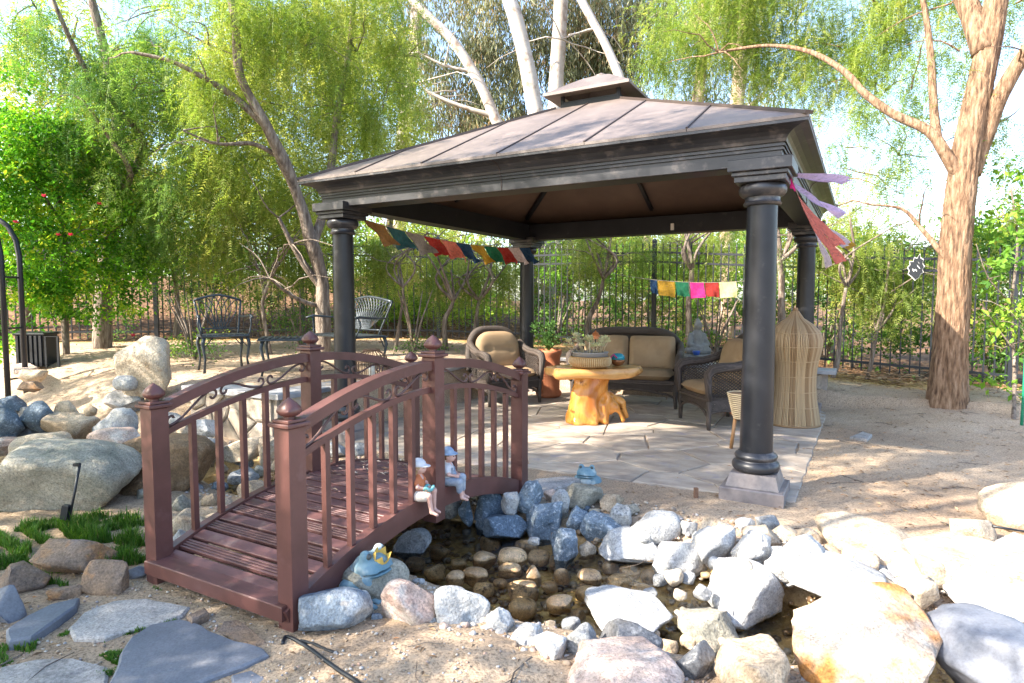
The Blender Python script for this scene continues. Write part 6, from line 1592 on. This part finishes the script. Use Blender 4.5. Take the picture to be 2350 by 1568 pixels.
for (x, y, d) in ((101, 452, 7.15), (24, 538, 6.95), (134, 541, 7.2), (162, 541, 7.25), (36, 512, 7.0), (306, 772, 8.0), (228, 470, 7.5)):
    p = at(x, y, d + .8) - b4; fm = MB(); rr = random.Random(x)
    for k in range(9):
        a = k * 2.4; el = .2 + .12 * k; dd = Vector((math.cos(a) * math.cos(el), math.sin(a) * math.cos(el), math.sin(el))); sd = dd.cross(Vector((0, 0, 1))).normalized(); s_ = .045
        fm.add([Vector(p), Vector(p) + dd * s_ * .6 + sd * s_ * .4, Vector(p) + dd * s_, Vector(p) + dd * s_ * .6 - sd * s_ * .4], [(0, 1, 2, 3)])
    fm.build('blossom', fl_m, vs)

# ---- eucalyptus trees beyond the fence
def euc(label, pts, d, r0, r1, clouds, seed, bark='eucbark', limbs=()):
    P = [at(x, y, d) for (x, y) in pts]; b = P[0].copy(); b[2] = Tz(b[0], b[1]); P[0] = b - np.array([0, 0, .3])
    cl = [(at(x, y, dd) + np.array([0, 0, .4]), (r, r, r * .8), n) for (x, y, dd, r, n) in clouds]
    lm = [([at(x, y, d) for (x, y) in q], ra, rb) for (q, ra, rb) in limbs]
    return tree('eucalyptus', label, 'tree', b, P, r0, r1, lm, cl, 'euc', 'euc', MAT[bark], seed, 'eucalyptus trees beyond the fence', n=14, knots=.05, ntw=26, Ltw=1.6, scale=1.15, twr=.02, dens=2.6)
euc('pale slender eucalyptus leaning left, behind the gazebo roof', [(1230, 790), (1205, 500), (1165, 330), (1140, 280), (1100, 190), (1040, 95), (985, 40), (930, -20), (860, -120)], 15.0, .15, .09,
    [(1000, 110, 16.5, 1.0, 40), (1050, 200, 16.8, 1.1, 70), (1010, 280, 16.5, .9, 50), (1090, 290, 17, 1.0, 60), (940, -90, 15.5, 1.2, 40), (1060, 20, 17.2, 1.0, 36)], 41, limbs=[([(1128, 265), (1060, 245), (990, 215), (960, 190)], .07, .02), ([(1085, 165), (1020, 150), (960, 120)], .05, .015)])
euc('thick white eucalyptus trunk left of the cupola', [(1262, 790), (1256, 560), (1240, 330), (1222, 220), (1203, 120), (1182, 40), (1160, -40), (1140, -200)], 14.0, .19, .15,
    [(1130, 60, 16.2, 1.1, 70), (1150, 180, 16.6, 1.1, 90), (1180, 280, 16.4, .9, 50), (1250, 60, 16.5, 1.0, 60), (1120, -120, 15.5, 1.4, 50)], 43)
euc('straight pale eucalyptus trunk just left of the cupola', [(1285, 790), (1275, 560), (1272, 330), (1276, 200), (1283, 90), (1290, -40), (1300, -200)], 15.0, .185, .155,
    [(1340, 60, 16.8, 1.0, 80), (1330, 150, 17, .9, 80), (1300, -120, 16, 1.4, 50), (1240, 150, 17.5, 1.0, 60)], 45)
euc('thin white eucalyptus limb rising right of the cupola', [(1500, 790), (1480, 500), (1440, 250), (1422, 180), (1388, 100), (1350, 30), (1310, -50), (1250, -200)], 14.5, .12, .08,
    [(1420, 60, 16.4, 1.0, 90), (1460, 140, 16.6, .9, 80), (1400, 160, 17, .8, 70), (1400, -110, 16, 1.4, 50), (1470, 20, 16.8, .9, 50)], 47, limbs=[([(1395, 120), (1370, 70), (1330, 75), (1290, 90)], .04, .012)])
euc('distant eucalyptus behind the left pepper trees', [(905, 760), (915, 500), (925, 300), (945, 150), (955, 60), (960, -60)], 17.0, .19, .15,
    [(900, 30, 18, 1.2, 50), (960, -60, 18, 1.4, 50), (850, 150, 18.5, 1.2, 50)], 49)
for k, (x0, d, lab) in enumerate(((1665, 13.5, 'brown trunked eucalyptus behind the fence, right of the sofa'), (1575, 16.0, 'far brown eucalyptus trunk behind the string of square flags'))):
    euc(lab, [(x0, 790), (x0 + 6, 640), (x0 + 4, 480), (x0 + 30, 200), (x0 + 50, -50)], d, .19, .13, [(x0, 100, d + 2, 1.2, 50), (x0 + 60, 0, d + 1, 1.3, 50), (x0 + 40, 300, d + 1.5, 1.0, 40)], 51 + k, bark='eucbark2')

# ---- small crooked trees between the gazebo and the fence
SM = [
 ([(1352, 800), (1350, 740), (1372, 690), (1385, 640), (1400, 560), (1410, 480)], 9.9, .045, .015, [(1390, 600, 10.2, .45, 26), (1330, 590, 10.4, .4, 22), (1450, 590, 10.4, .4, 22), (1400, 540, 10.2, .5, 26)], 'crooked little tree leaning right behind the succulent basket'),
 ([(1585, 800), (1580, 700), (1588, 620), (1575, 540), (1560, 470)], 10.3, .06, .02, [(1560, 580, 10.6, .45, 26), (1630, 580, 10.6, .45, 26), (1500, 560, 10.6, .45, 24), (1680, 560, 10.4, .4, 22)], 'small tree with the square flags tied across it'),
 ([(1796, 770), (1794, 680), (1790, 600), (1784, 520), (1780, 420)], 8.9, .055, .025, [(1770, 570, 9.2, .35, 16), (1830, 560, 9.2, .35, 16)], 'slim brown tree right of the front right column'),
 ([(1905, 900), (1922, 830), (1930, 740), (1942, 660), (1960, 580), (1950, 500)], 8.6, .035, .012, [(1940, 600, 9.0, .4, 34), (1900, 560, 9.1, .35, 24), (2000, 600, 9.0, .4, 30), (1960, 520, 9.0, .4, 14)], 'thin bent tree just right of the back right column'),
 ([(1985, 900), (2000, 830), (2012, 760), (2030, 690), (2040, 600)], 8.7, .035, .012, [(2030, 640, 9.0, .4, 34), (2080, 610, 9.0, .35, 26), (2000, 690, 9.0, .35, 24)], 'thin leaning tree between the bent tree and the big trunk'),
 ([(1085, 800), (1092, 740), (1100, 690), (1120, 640), (1132, 590)], 9.9, .04, .012, [(1110, 620, 10.2, .4, 22), (1050, 640, 10.2, .4, 20), (1160, 620, 10.3, .35, 18)], 'crooked grey stemmed tree behind the left armchair'),
 ([(1025, 815), (1020, 740), (1040, 690), (1035, 620)], 9.6, .05, .012, [(1020, 640, 9.9, .4, 22), (960, 620, 9.9, .4, 24), (900, 600, 9.8, .4, 26)], 'low forked grey tree left of the armchair'),
 ([(905, 800), (920, 720), (925, 660), (915, 600)], 9.4, .03, .01, [(890, 620, 9.6, .35, 20), (860, 560, 9.6, .35, 22)], 'slender shrub tree right of the cast metal bench'),
 ([(622, 770), (604, 720), (606, 680), (622, 640), (640, 600)], 8.9, .035, .015, [(600, 620, 9.2, .35, 20)], 'bare curved grey stem behind the small metal table'),
]
for k, (pts, d, r0, r1, cl_, lab) in enumerate(SM):
    P = [at(x, y, d) for (x, y) in pts]; b = P[0].copy(); b[2] = Tz(b[0], b[1]); P[0] = b - np.array([0, 0, .1])
    m_ = len(pts) // 2; mid = np.array(P[m_]); rg = np.random.default_rng(70 + k)
    lm = [([mid, mid + np.array([rg.uniform(-.3, .3), rg.uniform(-.2, .2), .35]), mid + np.array([rg.uniform(-.7, .7), rg.uniform(-.3, .3), .8])], r0 * .6, .008) for _ in range(4)]
    tree('garden_tree', lab, 'tree', b, P, r0, r1, lm, [(at(x, y, dd) + np.array([0, 0, .2]), (r * 1.2, r, r * .7), int(n * 1.3)) for (x, y, dd, r, n) in cl_], 'pepper', 'pepper', MAT['barkdark'], 60 + k, 'small trees by the fence', n=9, ntw=16, Ltw=.7, knots=.12, twr=.009, dens=2.2)

# ---- shrubs along and beyond the fence
def shrub(label, spots, mat, kind, seed, name='shrub', group='shrubs along the fence', scale=1.0):
    x, y, d, r, n = spots[0]; b = at(x, y, d); b[2] = Tz(b[0], b[1])
    rt = tag(empty(name, tuple(b)), label, 'shrub', group); rg = np.random.default_rng(seed)
    mb = MB()
    for k in range(6):
        a = rg.uniform(0, 2 * PI); mb.tube([(0, 0, -.05), (.12 * math.cos(a), .12 * math.sin(a), .4), (.35 * math.cos(a), .3 * math.sin(a), .9)], [.02, .014, .006], 6, cap=False)
    tag(mb.build('stems', MAT['barkdark'], rt, True), kind='stuff')
    foliage('foliage', rt, b, [(at(x, y, d), (r, r, r * .9), n) for (x, y, d, r, n) in spots], kind, mat, seed, scale, clump=9)
    return rt
shrub('green shrub behind the fence left of the big trunk', [(1960, 740, 10.4, .7, 120), (2060, 700, 10.0, .6, 110), (1920, 640, 10.6, .6, 90), (2080, 780, 9.8, .45, 70)], 'shrub', 'shrub', 81)
shrub('bushy shrub behind the fence right of the big trunk', [(2290, 720, 9.0, .6, 130), (2350, 640, 8.8, .6, 110), (2260, 820, 9.0, .4, 60), (2400, 760, 8.6, .5, 70), (2300, 600, 9.2, .5, 70)], 'shrub', 'shrub', 82)
shrub('leafy shrub beyond the fence behind the right armchair', [(1740, 720, 12.0, .8, 120), (1840, 700, 11.6, .6, 90), (1700, 640, 12.2, .7, 90)], 'shrub', 'shrub', 83)
shrub('sunny yellow green shrub beyond the fence between the left columns', [(900, 680, 13.0, .8, 110), (990, 690, 13.4, .8, 110), (1080, 670, 13.6, .7, 90), (840, 640, 13.2, .7, 80)], 'citrus', 'shrub', 84)
shrub('dark green shrub beyond the fence behind the sofa', [(1330, 720, 13.0, .8, 120), (1450, 720, 13.2, .8, 120), (1560, 730, 13.0, .7, 100), (1240, 720, 13.4, .6, 70)], 'shrub', 'shrub', 85)
shrub('dark low shrub at the foot of the leaning pepper tree', [(690, 740, 9.4, .35, 50), (640, 720, 9.5, .4, 60), (780, 740, 9.6, .3, 40)], 'shrub', 'fine', 86)
shrub('low green plant behind the tall cream boulder', [(445, 795, 8.4, .22, 36), (410, 780, 8.6, .2, 30)], 'shrub', 'fine', 87)
shrub('small green clump between the armchair and the crooked tree', [(950, 800, 9.3, .2, 30), (990, 790, 9.5, .25, 36)], 'shrub', 'fine', 88)
shrub('low leafy plants behind the sofa by the stone statue', [(1640, 790, 9.6, .2, 26), (1560, 770, 9.8, .22, 26), (1260, 780, 9.7, .2, 20)], 'citrus', 'fine', 89)
shrub('thick green hedge of leaves behind the left fence and the vine', [(120, 560, 11.5, .9, 170), (260, 540, 11.6, .9, 180), (400, 520, 11.8, .9, 180), (540, 500, 12.0, .9, 170), (660, 520, 12.2, .8, 140), (30, 480, 11.2, .9, 140), (330, 420, 12.4, .9, 140), (200, 420, 12.2, .9, 140), (480, 400, 12.6, .9, 130), (60, 640, 11.2, .5, 70), (720, 620, 12.6, .6, 80)], 'shrub', 'shrub', 96, scale=1.25)
shrub('loose sunlit shrub on the mulch slope behind the metal chair', [(470, 610, 12.4, .45, 60), (420, 580, 12.6, .5, 60), (560, 610, 12.6, .4, 46)], 'citrus', 'shrub', 97)
shrub('low dark shrub at the foot of the left fence', [(600, 690, 11.2, .4, 50), (350, 690, 10.6, .4, 50), (250, 720, 10.2, .35, 40), (480, 700, 10.9, .3, 36)], 'shrub', 'fine', 98)
shrub('mixed green shrub row just behind the left fence', [(230, 640, 11.0, .5, 80), (330, 620, 11.2, .5, 80), (430, 640, 11.3, .45, 70), (530, 640, 11.5, .5, 80), (640, 640, 11.7, .5, 80), (740, 650, 11.9, .4, 60), (130, 680, 10.8, .4, 60)], 'shrub', 'shrub', 121)
shrub('yellow green shrub behind the fence between the left columns', [(860, 690, 12.2, .5, 70), (960, 700, 12.4, .5, 70), (1060, 700, 12.5, .45, 60), (1150, 710, 12.6, .4, 50)], 'citrus', 'shrub', 122)
shrub('leafy screen behind the fence above the sofa', [(1280, 610, 12.4, .5, 70), (1380, 600, 12.4, .5, 70), (1480, 610, 12.2, .5, 70), (1580, 600, 12.0, .5, 70), (1680, 610, 11.8, .5, 70), (1770, 620, 11.4, .4, 50), (1620, 690, 12.0, .4, 50)], 'citrus', 'shrub', 123)
shrub('leafy screen above the fence between right columns and the big trunk', [(1900, 600, 10.8, .5, 70), (1990, 590, 10.6, .5, 70), (2080, 600, 10.2, .45, 60), (2250, 560, 9.6, .45, 60)], 'shrub', 'shrub', 124)
# young tree at the right edge
b5 = G(2326, 985, .03)
tree('young_tree', 'young fresh green tree with thin stem at the right edge', 'tree', b5, [b5 - np.array([0, 0, .1]), at(2328, 850, 7.0), at(2322, 700, 7.0), at(2335, 560, 7.0), at(2320, 430, 7.0)], .022, .008, [([at(2325, 800, 7.0), at(2280, 740, 7.0), at(2250, 690, 7.0)], .01, .004), ([at(2325, 700, 7.0), at(2270, 640, 6.9), at(2240, 560, 6.9)], .01, .004)],
     [(at(2300, 500, 7.0), (.3, .3, .35), 22), (at(2280, 620, 6.9), (.25, .25, .3), 18), (at(2330, 700, 7.0), (.2, .2, .3), 14), (at(2300, 800, 7.0), (.2, .2, .25), 9), (at(2350, 420, 7.0), (.3, .3, .3), 18), (at(2290, 900, 7.0), (.15, .15, .15), 4)], 'citrus', 'citrus', MAT['barkdark'], 91, n=7, ntw=12, Ltw=.5, clump=4, twr=.005)
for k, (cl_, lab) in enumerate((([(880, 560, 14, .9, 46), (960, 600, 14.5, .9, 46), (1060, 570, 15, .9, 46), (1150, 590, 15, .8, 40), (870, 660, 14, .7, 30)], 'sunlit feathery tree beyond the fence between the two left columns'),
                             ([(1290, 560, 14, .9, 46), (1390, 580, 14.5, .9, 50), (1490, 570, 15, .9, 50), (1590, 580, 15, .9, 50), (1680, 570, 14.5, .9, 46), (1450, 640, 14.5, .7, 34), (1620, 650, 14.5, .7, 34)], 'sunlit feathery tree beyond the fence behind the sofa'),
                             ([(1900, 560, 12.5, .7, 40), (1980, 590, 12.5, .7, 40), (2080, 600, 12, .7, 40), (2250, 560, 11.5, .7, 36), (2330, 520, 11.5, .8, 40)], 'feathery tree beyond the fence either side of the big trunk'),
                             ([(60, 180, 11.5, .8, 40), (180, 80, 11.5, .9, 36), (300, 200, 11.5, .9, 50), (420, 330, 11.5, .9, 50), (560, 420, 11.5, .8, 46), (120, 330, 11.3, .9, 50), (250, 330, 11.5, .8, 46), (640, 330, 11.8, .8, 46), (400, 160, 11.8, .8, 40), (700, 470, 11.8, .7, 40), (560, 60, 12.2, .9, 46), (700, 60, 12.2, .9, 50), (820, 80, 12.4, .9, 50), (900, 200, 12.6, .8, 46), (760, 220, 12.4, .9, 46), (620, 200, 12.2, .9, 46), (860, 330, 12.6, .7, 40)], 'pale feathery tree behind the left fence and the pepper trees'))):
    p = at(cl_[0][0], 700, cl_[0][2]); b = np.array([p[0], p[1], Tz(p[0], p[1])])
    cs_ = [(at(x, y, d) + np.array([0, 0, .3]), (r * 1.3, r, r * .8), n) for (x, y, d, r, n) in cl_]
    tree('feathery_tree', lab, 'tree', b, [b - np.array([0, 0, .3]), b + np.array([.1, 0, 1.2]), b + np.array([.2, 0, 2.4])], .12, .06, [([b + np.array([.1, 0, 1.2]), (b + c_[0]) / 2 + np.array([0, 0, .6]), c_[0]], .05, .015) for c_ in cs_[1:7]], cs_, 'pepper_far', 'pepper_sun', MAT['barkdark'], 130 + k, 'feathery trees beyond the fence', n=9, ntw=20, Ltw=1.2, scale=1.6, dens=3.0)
# far trees closing the view
for k, (x, y, d, r, n, lf, lab) in enumerate(((150, 520, 22, 3.2, 260, 'shrub', 'far green tree behind the flowering vine'), (520, 560, 24, 3.2, 240, 'citrus', 'far sunlit tree behind the leaning pepper tree'), (900, 560, 26, 3.2, 240, 'citrus', 'far yellow green tree between the left columns'),
                                       (1300, 560, 27, 3.4, 260, 'shrub', 'far dark tree behind the middle of the gazebo'), (1750, 600, 27, 2.6, 170, 'shrub', 'far tree behind the front right column'), (2150, 640, 26, 2.0, 130, 'shrub', 'far low tree behind the big trunk'), (2450, 560, 24, 3.0, 200, 'shrub', 'far tree beyond the right edge'))):
    p = at(x, y, d); b = np.array([p[0], p[1], Tz(p[0], p[1])])
    tree('far_tree', lab, 'tree', b, [b - np.array([0, 0, .3]), b + np.array([.1, 0, 1.5]), b + np.array([0, 0, 3.4])], .22, .1, [], [(p, (r * 1.2, r * .8, r * .75), n)], 'shrub', lf, MAT['barkdark'], 100 + k, 'far trees beyond the fence', n=8, ntw=14, Ltw=2.0, scale=3.2, clump=8, twr=.03, dens=1.6)

# ================================================================ shade trees standing left of and behind the camera; their shadows dapple the garden
LITZ += [(2.9, 3.0, 1.5, .95, -.1), (1.55, 2.75, .8, .5, .2), (.85, 6.55, .95, .42, .35), (-.1, 5.95, .75, .3, .35), (-2.45, 5.4, .5, .35, .4), (.3, 5.0, .32, .07, .4), (-2.85, 6.57, 1.2, .16, .38), (-1.4, 7.12, .9, .14, .38), (-4.6, 7.0, .8, .12, .38), (3.3, 4.75, .4, .08, .2), (3.6, 4.2, .7, .12, .15), (-.5, 2.75, .10, .32, .4), (.0, 2.2, .5, .13, .4), (-1.1, 2.35, .28, .05, .45), (.70, 3.1, .85, .5, .0), (2.4, 6.9, .5, .3, .35), (-4.9, 6.2, .7, .14, .38), (2.7, 4.35, .5, .09, .2), (1.5, 4.85, .22, .05, .4), (-.55, 3.6, .3, .05, .5)]
rs_ = np.random.default_rng(77); near_sp = []; far_sp = []
for gx0 in np.arange(-5.2, 5.0, .62):
    for gy0 in np.arange(1.5, 8.2, .62):
        if gx0 > 2.5 and not 3.9 < gy0 < 6.2: continue
        gx1, gy1 = gx0 + rs_.uniform(-.2, .2), gy0 + rs_.uniform(-.2, .2)
        t = max(4.3, gx1 + .9 * gy1 + 1.1) + rs_.uniform(0, 1.3)
        c_ = np.array([gx1 + SUN.x * t, gy1 + SUN.y * t, SUN.z * t + .3]); (near_sp if c_[1] < 2.2 else far_sp).append((c_, (.5, .5, .4), 30 if gy1 > 3.2 else 44))
def lead(sp): return [sp[i] for i in range(0, len(sp), max(1, len(sp) // 9))]
def shade_tree(label, bx, by, h0, spots, seed, r=.2):
    b = np.array([bx, by, Tz(bx, by)])
    tr = [b - np.array([0, 0, .2]), b + np.array([.1, .05, 1.2]), b + np.array([-.1, .1, 2.4]), b + np.array([.1, 0, h0])]
    lm = [([tr[2], (np.array(tr[2]) + np.array(s[0])) / 2 + np.array([0, 0, .3]), np.array(s[0])], .06, .02) for s in lead(spots) if not in_lit(np.array([s[0]]), 1.2)[0]]
    tree('shade_tree', label, 'tree', b, tr, r, .07, lm, spots, 'pepper_far', 'pepper', MAT['bark'], seed, 'trees beside the camera', carve=True, n=12, ntw=0, scale=1.35)
shade_tree('spreading pepper tree out of frame, left of the camera', -5.6, .6, 3.2, near_sp, 201)
shade_tree('tall pepper tree out of frame beyond the left edge', -6.9, 3.4, 3.6, far_sp, 202)

# ================================================================ ground cover, gravel, litter
def blades(name, spots, n, h, mat, seed):
    rg = np.random.default_rng(seed); V = []; A = []
    for (vx, vy, rx, ry, k) in spots:
        c = G(vx, vy, -.05); 
        for _ in range(int(n * k)):
            a = rg.uniform(0, 2 * PI); q = math.sqrt(rg.uniform(0, 1)); x = c[0] + rx * q * math.cos(a); y = c[1] + ry * q * math.sin(a); z = Tz_fast(x, y)
            if math.sin(x * 17 + 3 * math.sin(y * 11)) * math.sin(y * 19 + 2 * math.sin(x * 7)) < -.12: continue
            L = h * rg.uniform(.5, 1.25) * (1.15 - .6 * q) * (.55 + .75 * abs(math.sin(x * 11 + 2 * math.sin(y * 9)) * math.sin(y * 13 + x * 4))); la = rg.uniform(0, 2 * PI); ln = rg.uniform(.1, .7) * L; w_ = .0028
            b = np.array([x, y, z - .005]); t = b + np.array([ln * math.cos(la), ln * math.sin(la), L]); m = b + np.array([.35 * ln * math.cos(la), .35 * ln * math.sin(la), .6 * L]); sd = np.array([-math.sin(la), math.cos(la), 0]) * w_
            V += [b - sd, b + sd, m + sd * .8, b - sd, m + sd * .8, m - sd * .8, m - sd * .8, m + sd * .8, t]; A += [float(np.clip(rg.normal(.5, .22), 0, 1))] * 9
    V = np.array(V); F = np.arange(len(V)).reshape(-1, 3); NTRI[0] += len(F)
    o = link(name, npmesh(name, V, F, np.array(A)), mat); return o
_gx0, _gy0 = -8.0, 0.0
def Tz_fast(x, y):
    i = int(np.clip(np.searchsorted(xs, x), 1, len(xs) - 1)); j = int(np.clip(np.searchsorted(ys, y), 1, len(ys) - 1)); return float(Z[i, j])
LEAF['grass'] = leafmat('grass_blade', [(0, (.035, .09, .012)), (.5, (.07, .17, .022)), (.85, (.13, .23, .035)), (1, (.30, .26, .12))], trans=.35)
tag(blades('grass', [(170, 1225, .34, .20, 1.0), (95, 1245, .30, .16, .7), (235, 1250, .28, .14, .6), (40, 1280, .22, .14, .5), (285, 1215, .14, .10, .18), (180, 1300, .25, .05, .30), (20, 1180, .12, .10, .2), (300, 1285, .10, .08, .15), (60, 1340, .2, .05, .2)], 5200, .085, LEAF['grass'], 5), 'soft green grass patch by the biggest boulder left of the bridge', 'grass', kind='stuff')
tag(blades('grass', [(330, 1447, .13, .02, .2), (290, 1468, .09, .025, .25), (262, 1500, .06, .04, .3), (245, 1530, .06, .05, .3), (390, 1428, .08, .015, .12), (10, 1490, .10, .12, .5), (60, 1530, .08, .05, .2), (145, 1448, .03, .02, .08), (375, 1345, .05, .03, .06)], 2600, .032, LEAF['grass'], 6), 'thin moss and grass growing between the flagstones', 'grass', kind='stuff')
def pebbles(name, n, fn, s0, s1, mats, seed, label):
    rg = np.random.default_rng(seed); V0, F0 = ico(1); Vs = []; Fs = []; k = 0
    for _ in range(n):
        x, y = fn(rg); z = Tz_fast(x, y); s = rg.uniform(s0, s1) * np.array([1, rg.uniform(.6, 1), rg.uniform(.45, .8)]); a = rg.uniform(0, PI); R = np.array([[math.cos(a), -math.sin(a), 0], [math.sin(a), math.cos(a), 0], [0, 0, 1]])
        Vs.append((V0 * (1 + .15 * rg.standard_normal((len(V0), 1))) * s) @ R.T + np.array([x, y, z + s[2] * .3])); Fs.append(F0 + k * len(V0)); k += 1
    V = np.concatenate(Vs); F = np.concatenate(Fs); A = np.repeat(rg.uniform(0, 1, n), len(V0)); NTRI[0] += len(F)
    return tag(link(name, npmesh(name, V, F, A), mats), label, 'gravel', kind='stuff')
def attrmat(name, stops, rough=.85):
    m, n, l, b = _new(name); a = n.new('ShaderNodeAttribute'); a.attribute_name = 'rnd'; r = ramp(n, stops); l.new(a.outputs['Fac'], r.inputs[0]); l.new(r.outputs[0], b.inputs['Base Color']); b.inputs['Roughness'].default_value = rough; return m
PEB = attrmat('mixed_pebbles', [(0, (.20, .15, .11)), (.3, (.42, .34, .26)), (.6, (.52, .48, .43)), (.85, (.30, .29, .30)), (1, (.50, .30, .20))])
def near_pond(rg):
    while True:
        x, y = rg.uniform(-3.2, 2.6), rg.uniform(1.9, 5.9)
        if .02 < float(chan_sd(np.array([x]), np.array([y]))[0]) < .42 and rg.random() < .9: return x, y
pebbles('gravel', 2600, near_pond, .006, .020, PEB, 8, 'loose small pebbles between the rocks around the pond')
def in_pond(rg):
    while True:
        x, y = rg.uniform(-2.6, 2.4), rg.uniform(2.0, 5.6)
        if float(chan_sd(np.array([x]), np.array([y]))[0]) < .05: return x, y
pebbles('pebble_bed', 1500, in_pond, .010, .034, attrmat('wet_pebbles', [(0, (.08, .05, .03)), (.4, (.22, .14, .07)), (.7, (.34, .24, .13)), (1, (.30, .27, .24))], .35), 9, 'small wet pebbles covering the bed of the stream')
def front(rg):
    return rg.uniform(-2.2, 1.2), 1.9 + 1.2 * rg.random() ** 1.3
pebbles('grit', 2200, front, .003, .009, PEB, 12, 'scattered grit on the sand in the foreground')
def yard(rg):
    return (rg.uniform(2.2, 6.5), rg.uniform(3.8, 8.2)) if rg.random() < .6 else (rg.uniform(-6.5, -1.6), rg.uniform(6.4, 9.5))
# fallen leaves and twigs
def litter(name, n, fn, s0, s1, mat, seed, label, zoff=None):
    rg = np.random.default_rng(seed); V = []; A = []
    for _ in range(n):
        x, y = fn(rg); z = Tz_fast(x, y) + .004 if zoff is None else zoff(x, y); a = rg.uniform(0, 2 * PI); L = rg.uniform(s0, s1); w_ = L * rg.uniform(.12, .3)
        d = np.array([math.cos(a), math.sin(a), rg.uniform(-.1, .25)]) * L; s_ = np.array([-math.sin(a), math.cos(a), rg.uniform(-.3, .3)]) * w_; p = np.array([x, y, z])
        V += [p, p + d * .5 + s_ / 2 + [0, 0, .004], p + d, p, p + d, p + d * .5 - s_ / 2 + [0, 0, .006]]; A += [rg.uniform(0, 1)] * 6
    V = np.array(V); F = np.arange(len(V)).reshape(-1, 3)
    return tag(link(name, npmesh(name, V, F, np.array(A)), mat), label, 'leaf litter', kind='stuff')
LIT = attrmat('dry_leaves', [(0, (.13, .075, .04)), (.4, (.26, .16, .085)), (.8, (.42, .30, .17)), (1, (.46, .22, .10))])
litter('leaf_litter', 1700, yard, .015, .06, LIT, 15, 'dry leaves and bits scattered on the sandy yard')
def fenceline(rg):
    while True:
        x, y = rg.uniform(-6.5, 7.6), rg.uniform(7.6, 14)
        f = float(fence_sd(np.array([x]), np.array([y]))[0])
        if -1.3 < f < 2.6: return x, y
litter('bark_mulch', 9000, fenceline, .03, .10, LIT, 16, 'brown bark and leaf mulch along the fence')
def ondeck(rg):
    p = brw(rg.normal(1.28, .22), np.clip(rg.normal(.55, .2), .1, .85), 0); return p.x, p.y
def deck_top(x, y):
    v = Matrix.Rotation(-1.061, 4, 'Z') @ (Vector((x, y, 0)) - Vector((-.91, 2.54, 0))); return deckz(v.x) + .006
litter('fallen_leaves', 70, ondeck, .02, .055, attrmat('pale_dry_leaves', [(0, (.40, .22, .13)), (.6, (.58, .42, .30)), (1, (.66, .55, .45))]), 17, 'pale fallen leaves lying on the middle of the bridge deck', deck_top)
# dry palm-like debris heap near the big trunk
def heap(rg): 
    p = G(2040, 905, .05); return p[0] + rg.normal(0, .4), p[1] + rg.normal(0, .16)
litter('dry_leaf_heap', 260, heap, .06, .22, LIT, 18, 'heap of dry brown fronds left of the big trunk', lambda x, y: Tz_fast(x, y) + .02 + .12 * random.random())
def fg(rg): return (rg.uniform(-2.4, 2.0), rg.uniform(1.9, 3.4)) if rg.random() < .6 else (rg.uniform(.8, 3.6), rg.uniform(3.4, 5.0))
litter('fallen_leaves', 800, fg, .012, .05, LIT, 19, 'dry leaf bits and twigs scattered on the foreground sand')

def twiglitter(rg): return (rg.uniform(-2.4, 4.5), rg.uniform(1.9, 3.6)) if rg.random() < .35 else ((rg.uniform(2.2, 6.0), rg.uniform(3.8, 8.0)) if rg.random() < .6 else (rg.uniform(-6, -1.8), rg.uniform(6.4, 9)))
rg = np.random.default_rng(31); V = []; F = []
for k in range(260):
    x, y = twiglitter(rg); z = Tz_fast(x, y) + .006; a = rg.uniform(0, 2 * PI); L = rg.uniform(.05, .24); r = rg.uniform(.0015, .0035)
    mb = MB().tube([(x, y, z), (x + .5 * L * math.cos(a + .2), y + .5 * L * math.sin(a + .2), z + .004), (x + L * math.cos(a), y + L * math.sin(a), z + .002)], r, 4, cap=False); o_ = len(V); V += mb.v; F += [tuple(i + o_ for i in f) for f in mb.f]
mb = MB(); mb.v = V; mb.f = F
tag(mb.build('twig_litter', MAT['barkdark']), 'thin dry twigs scattered over the sand', 'twigs', kind='stuff')
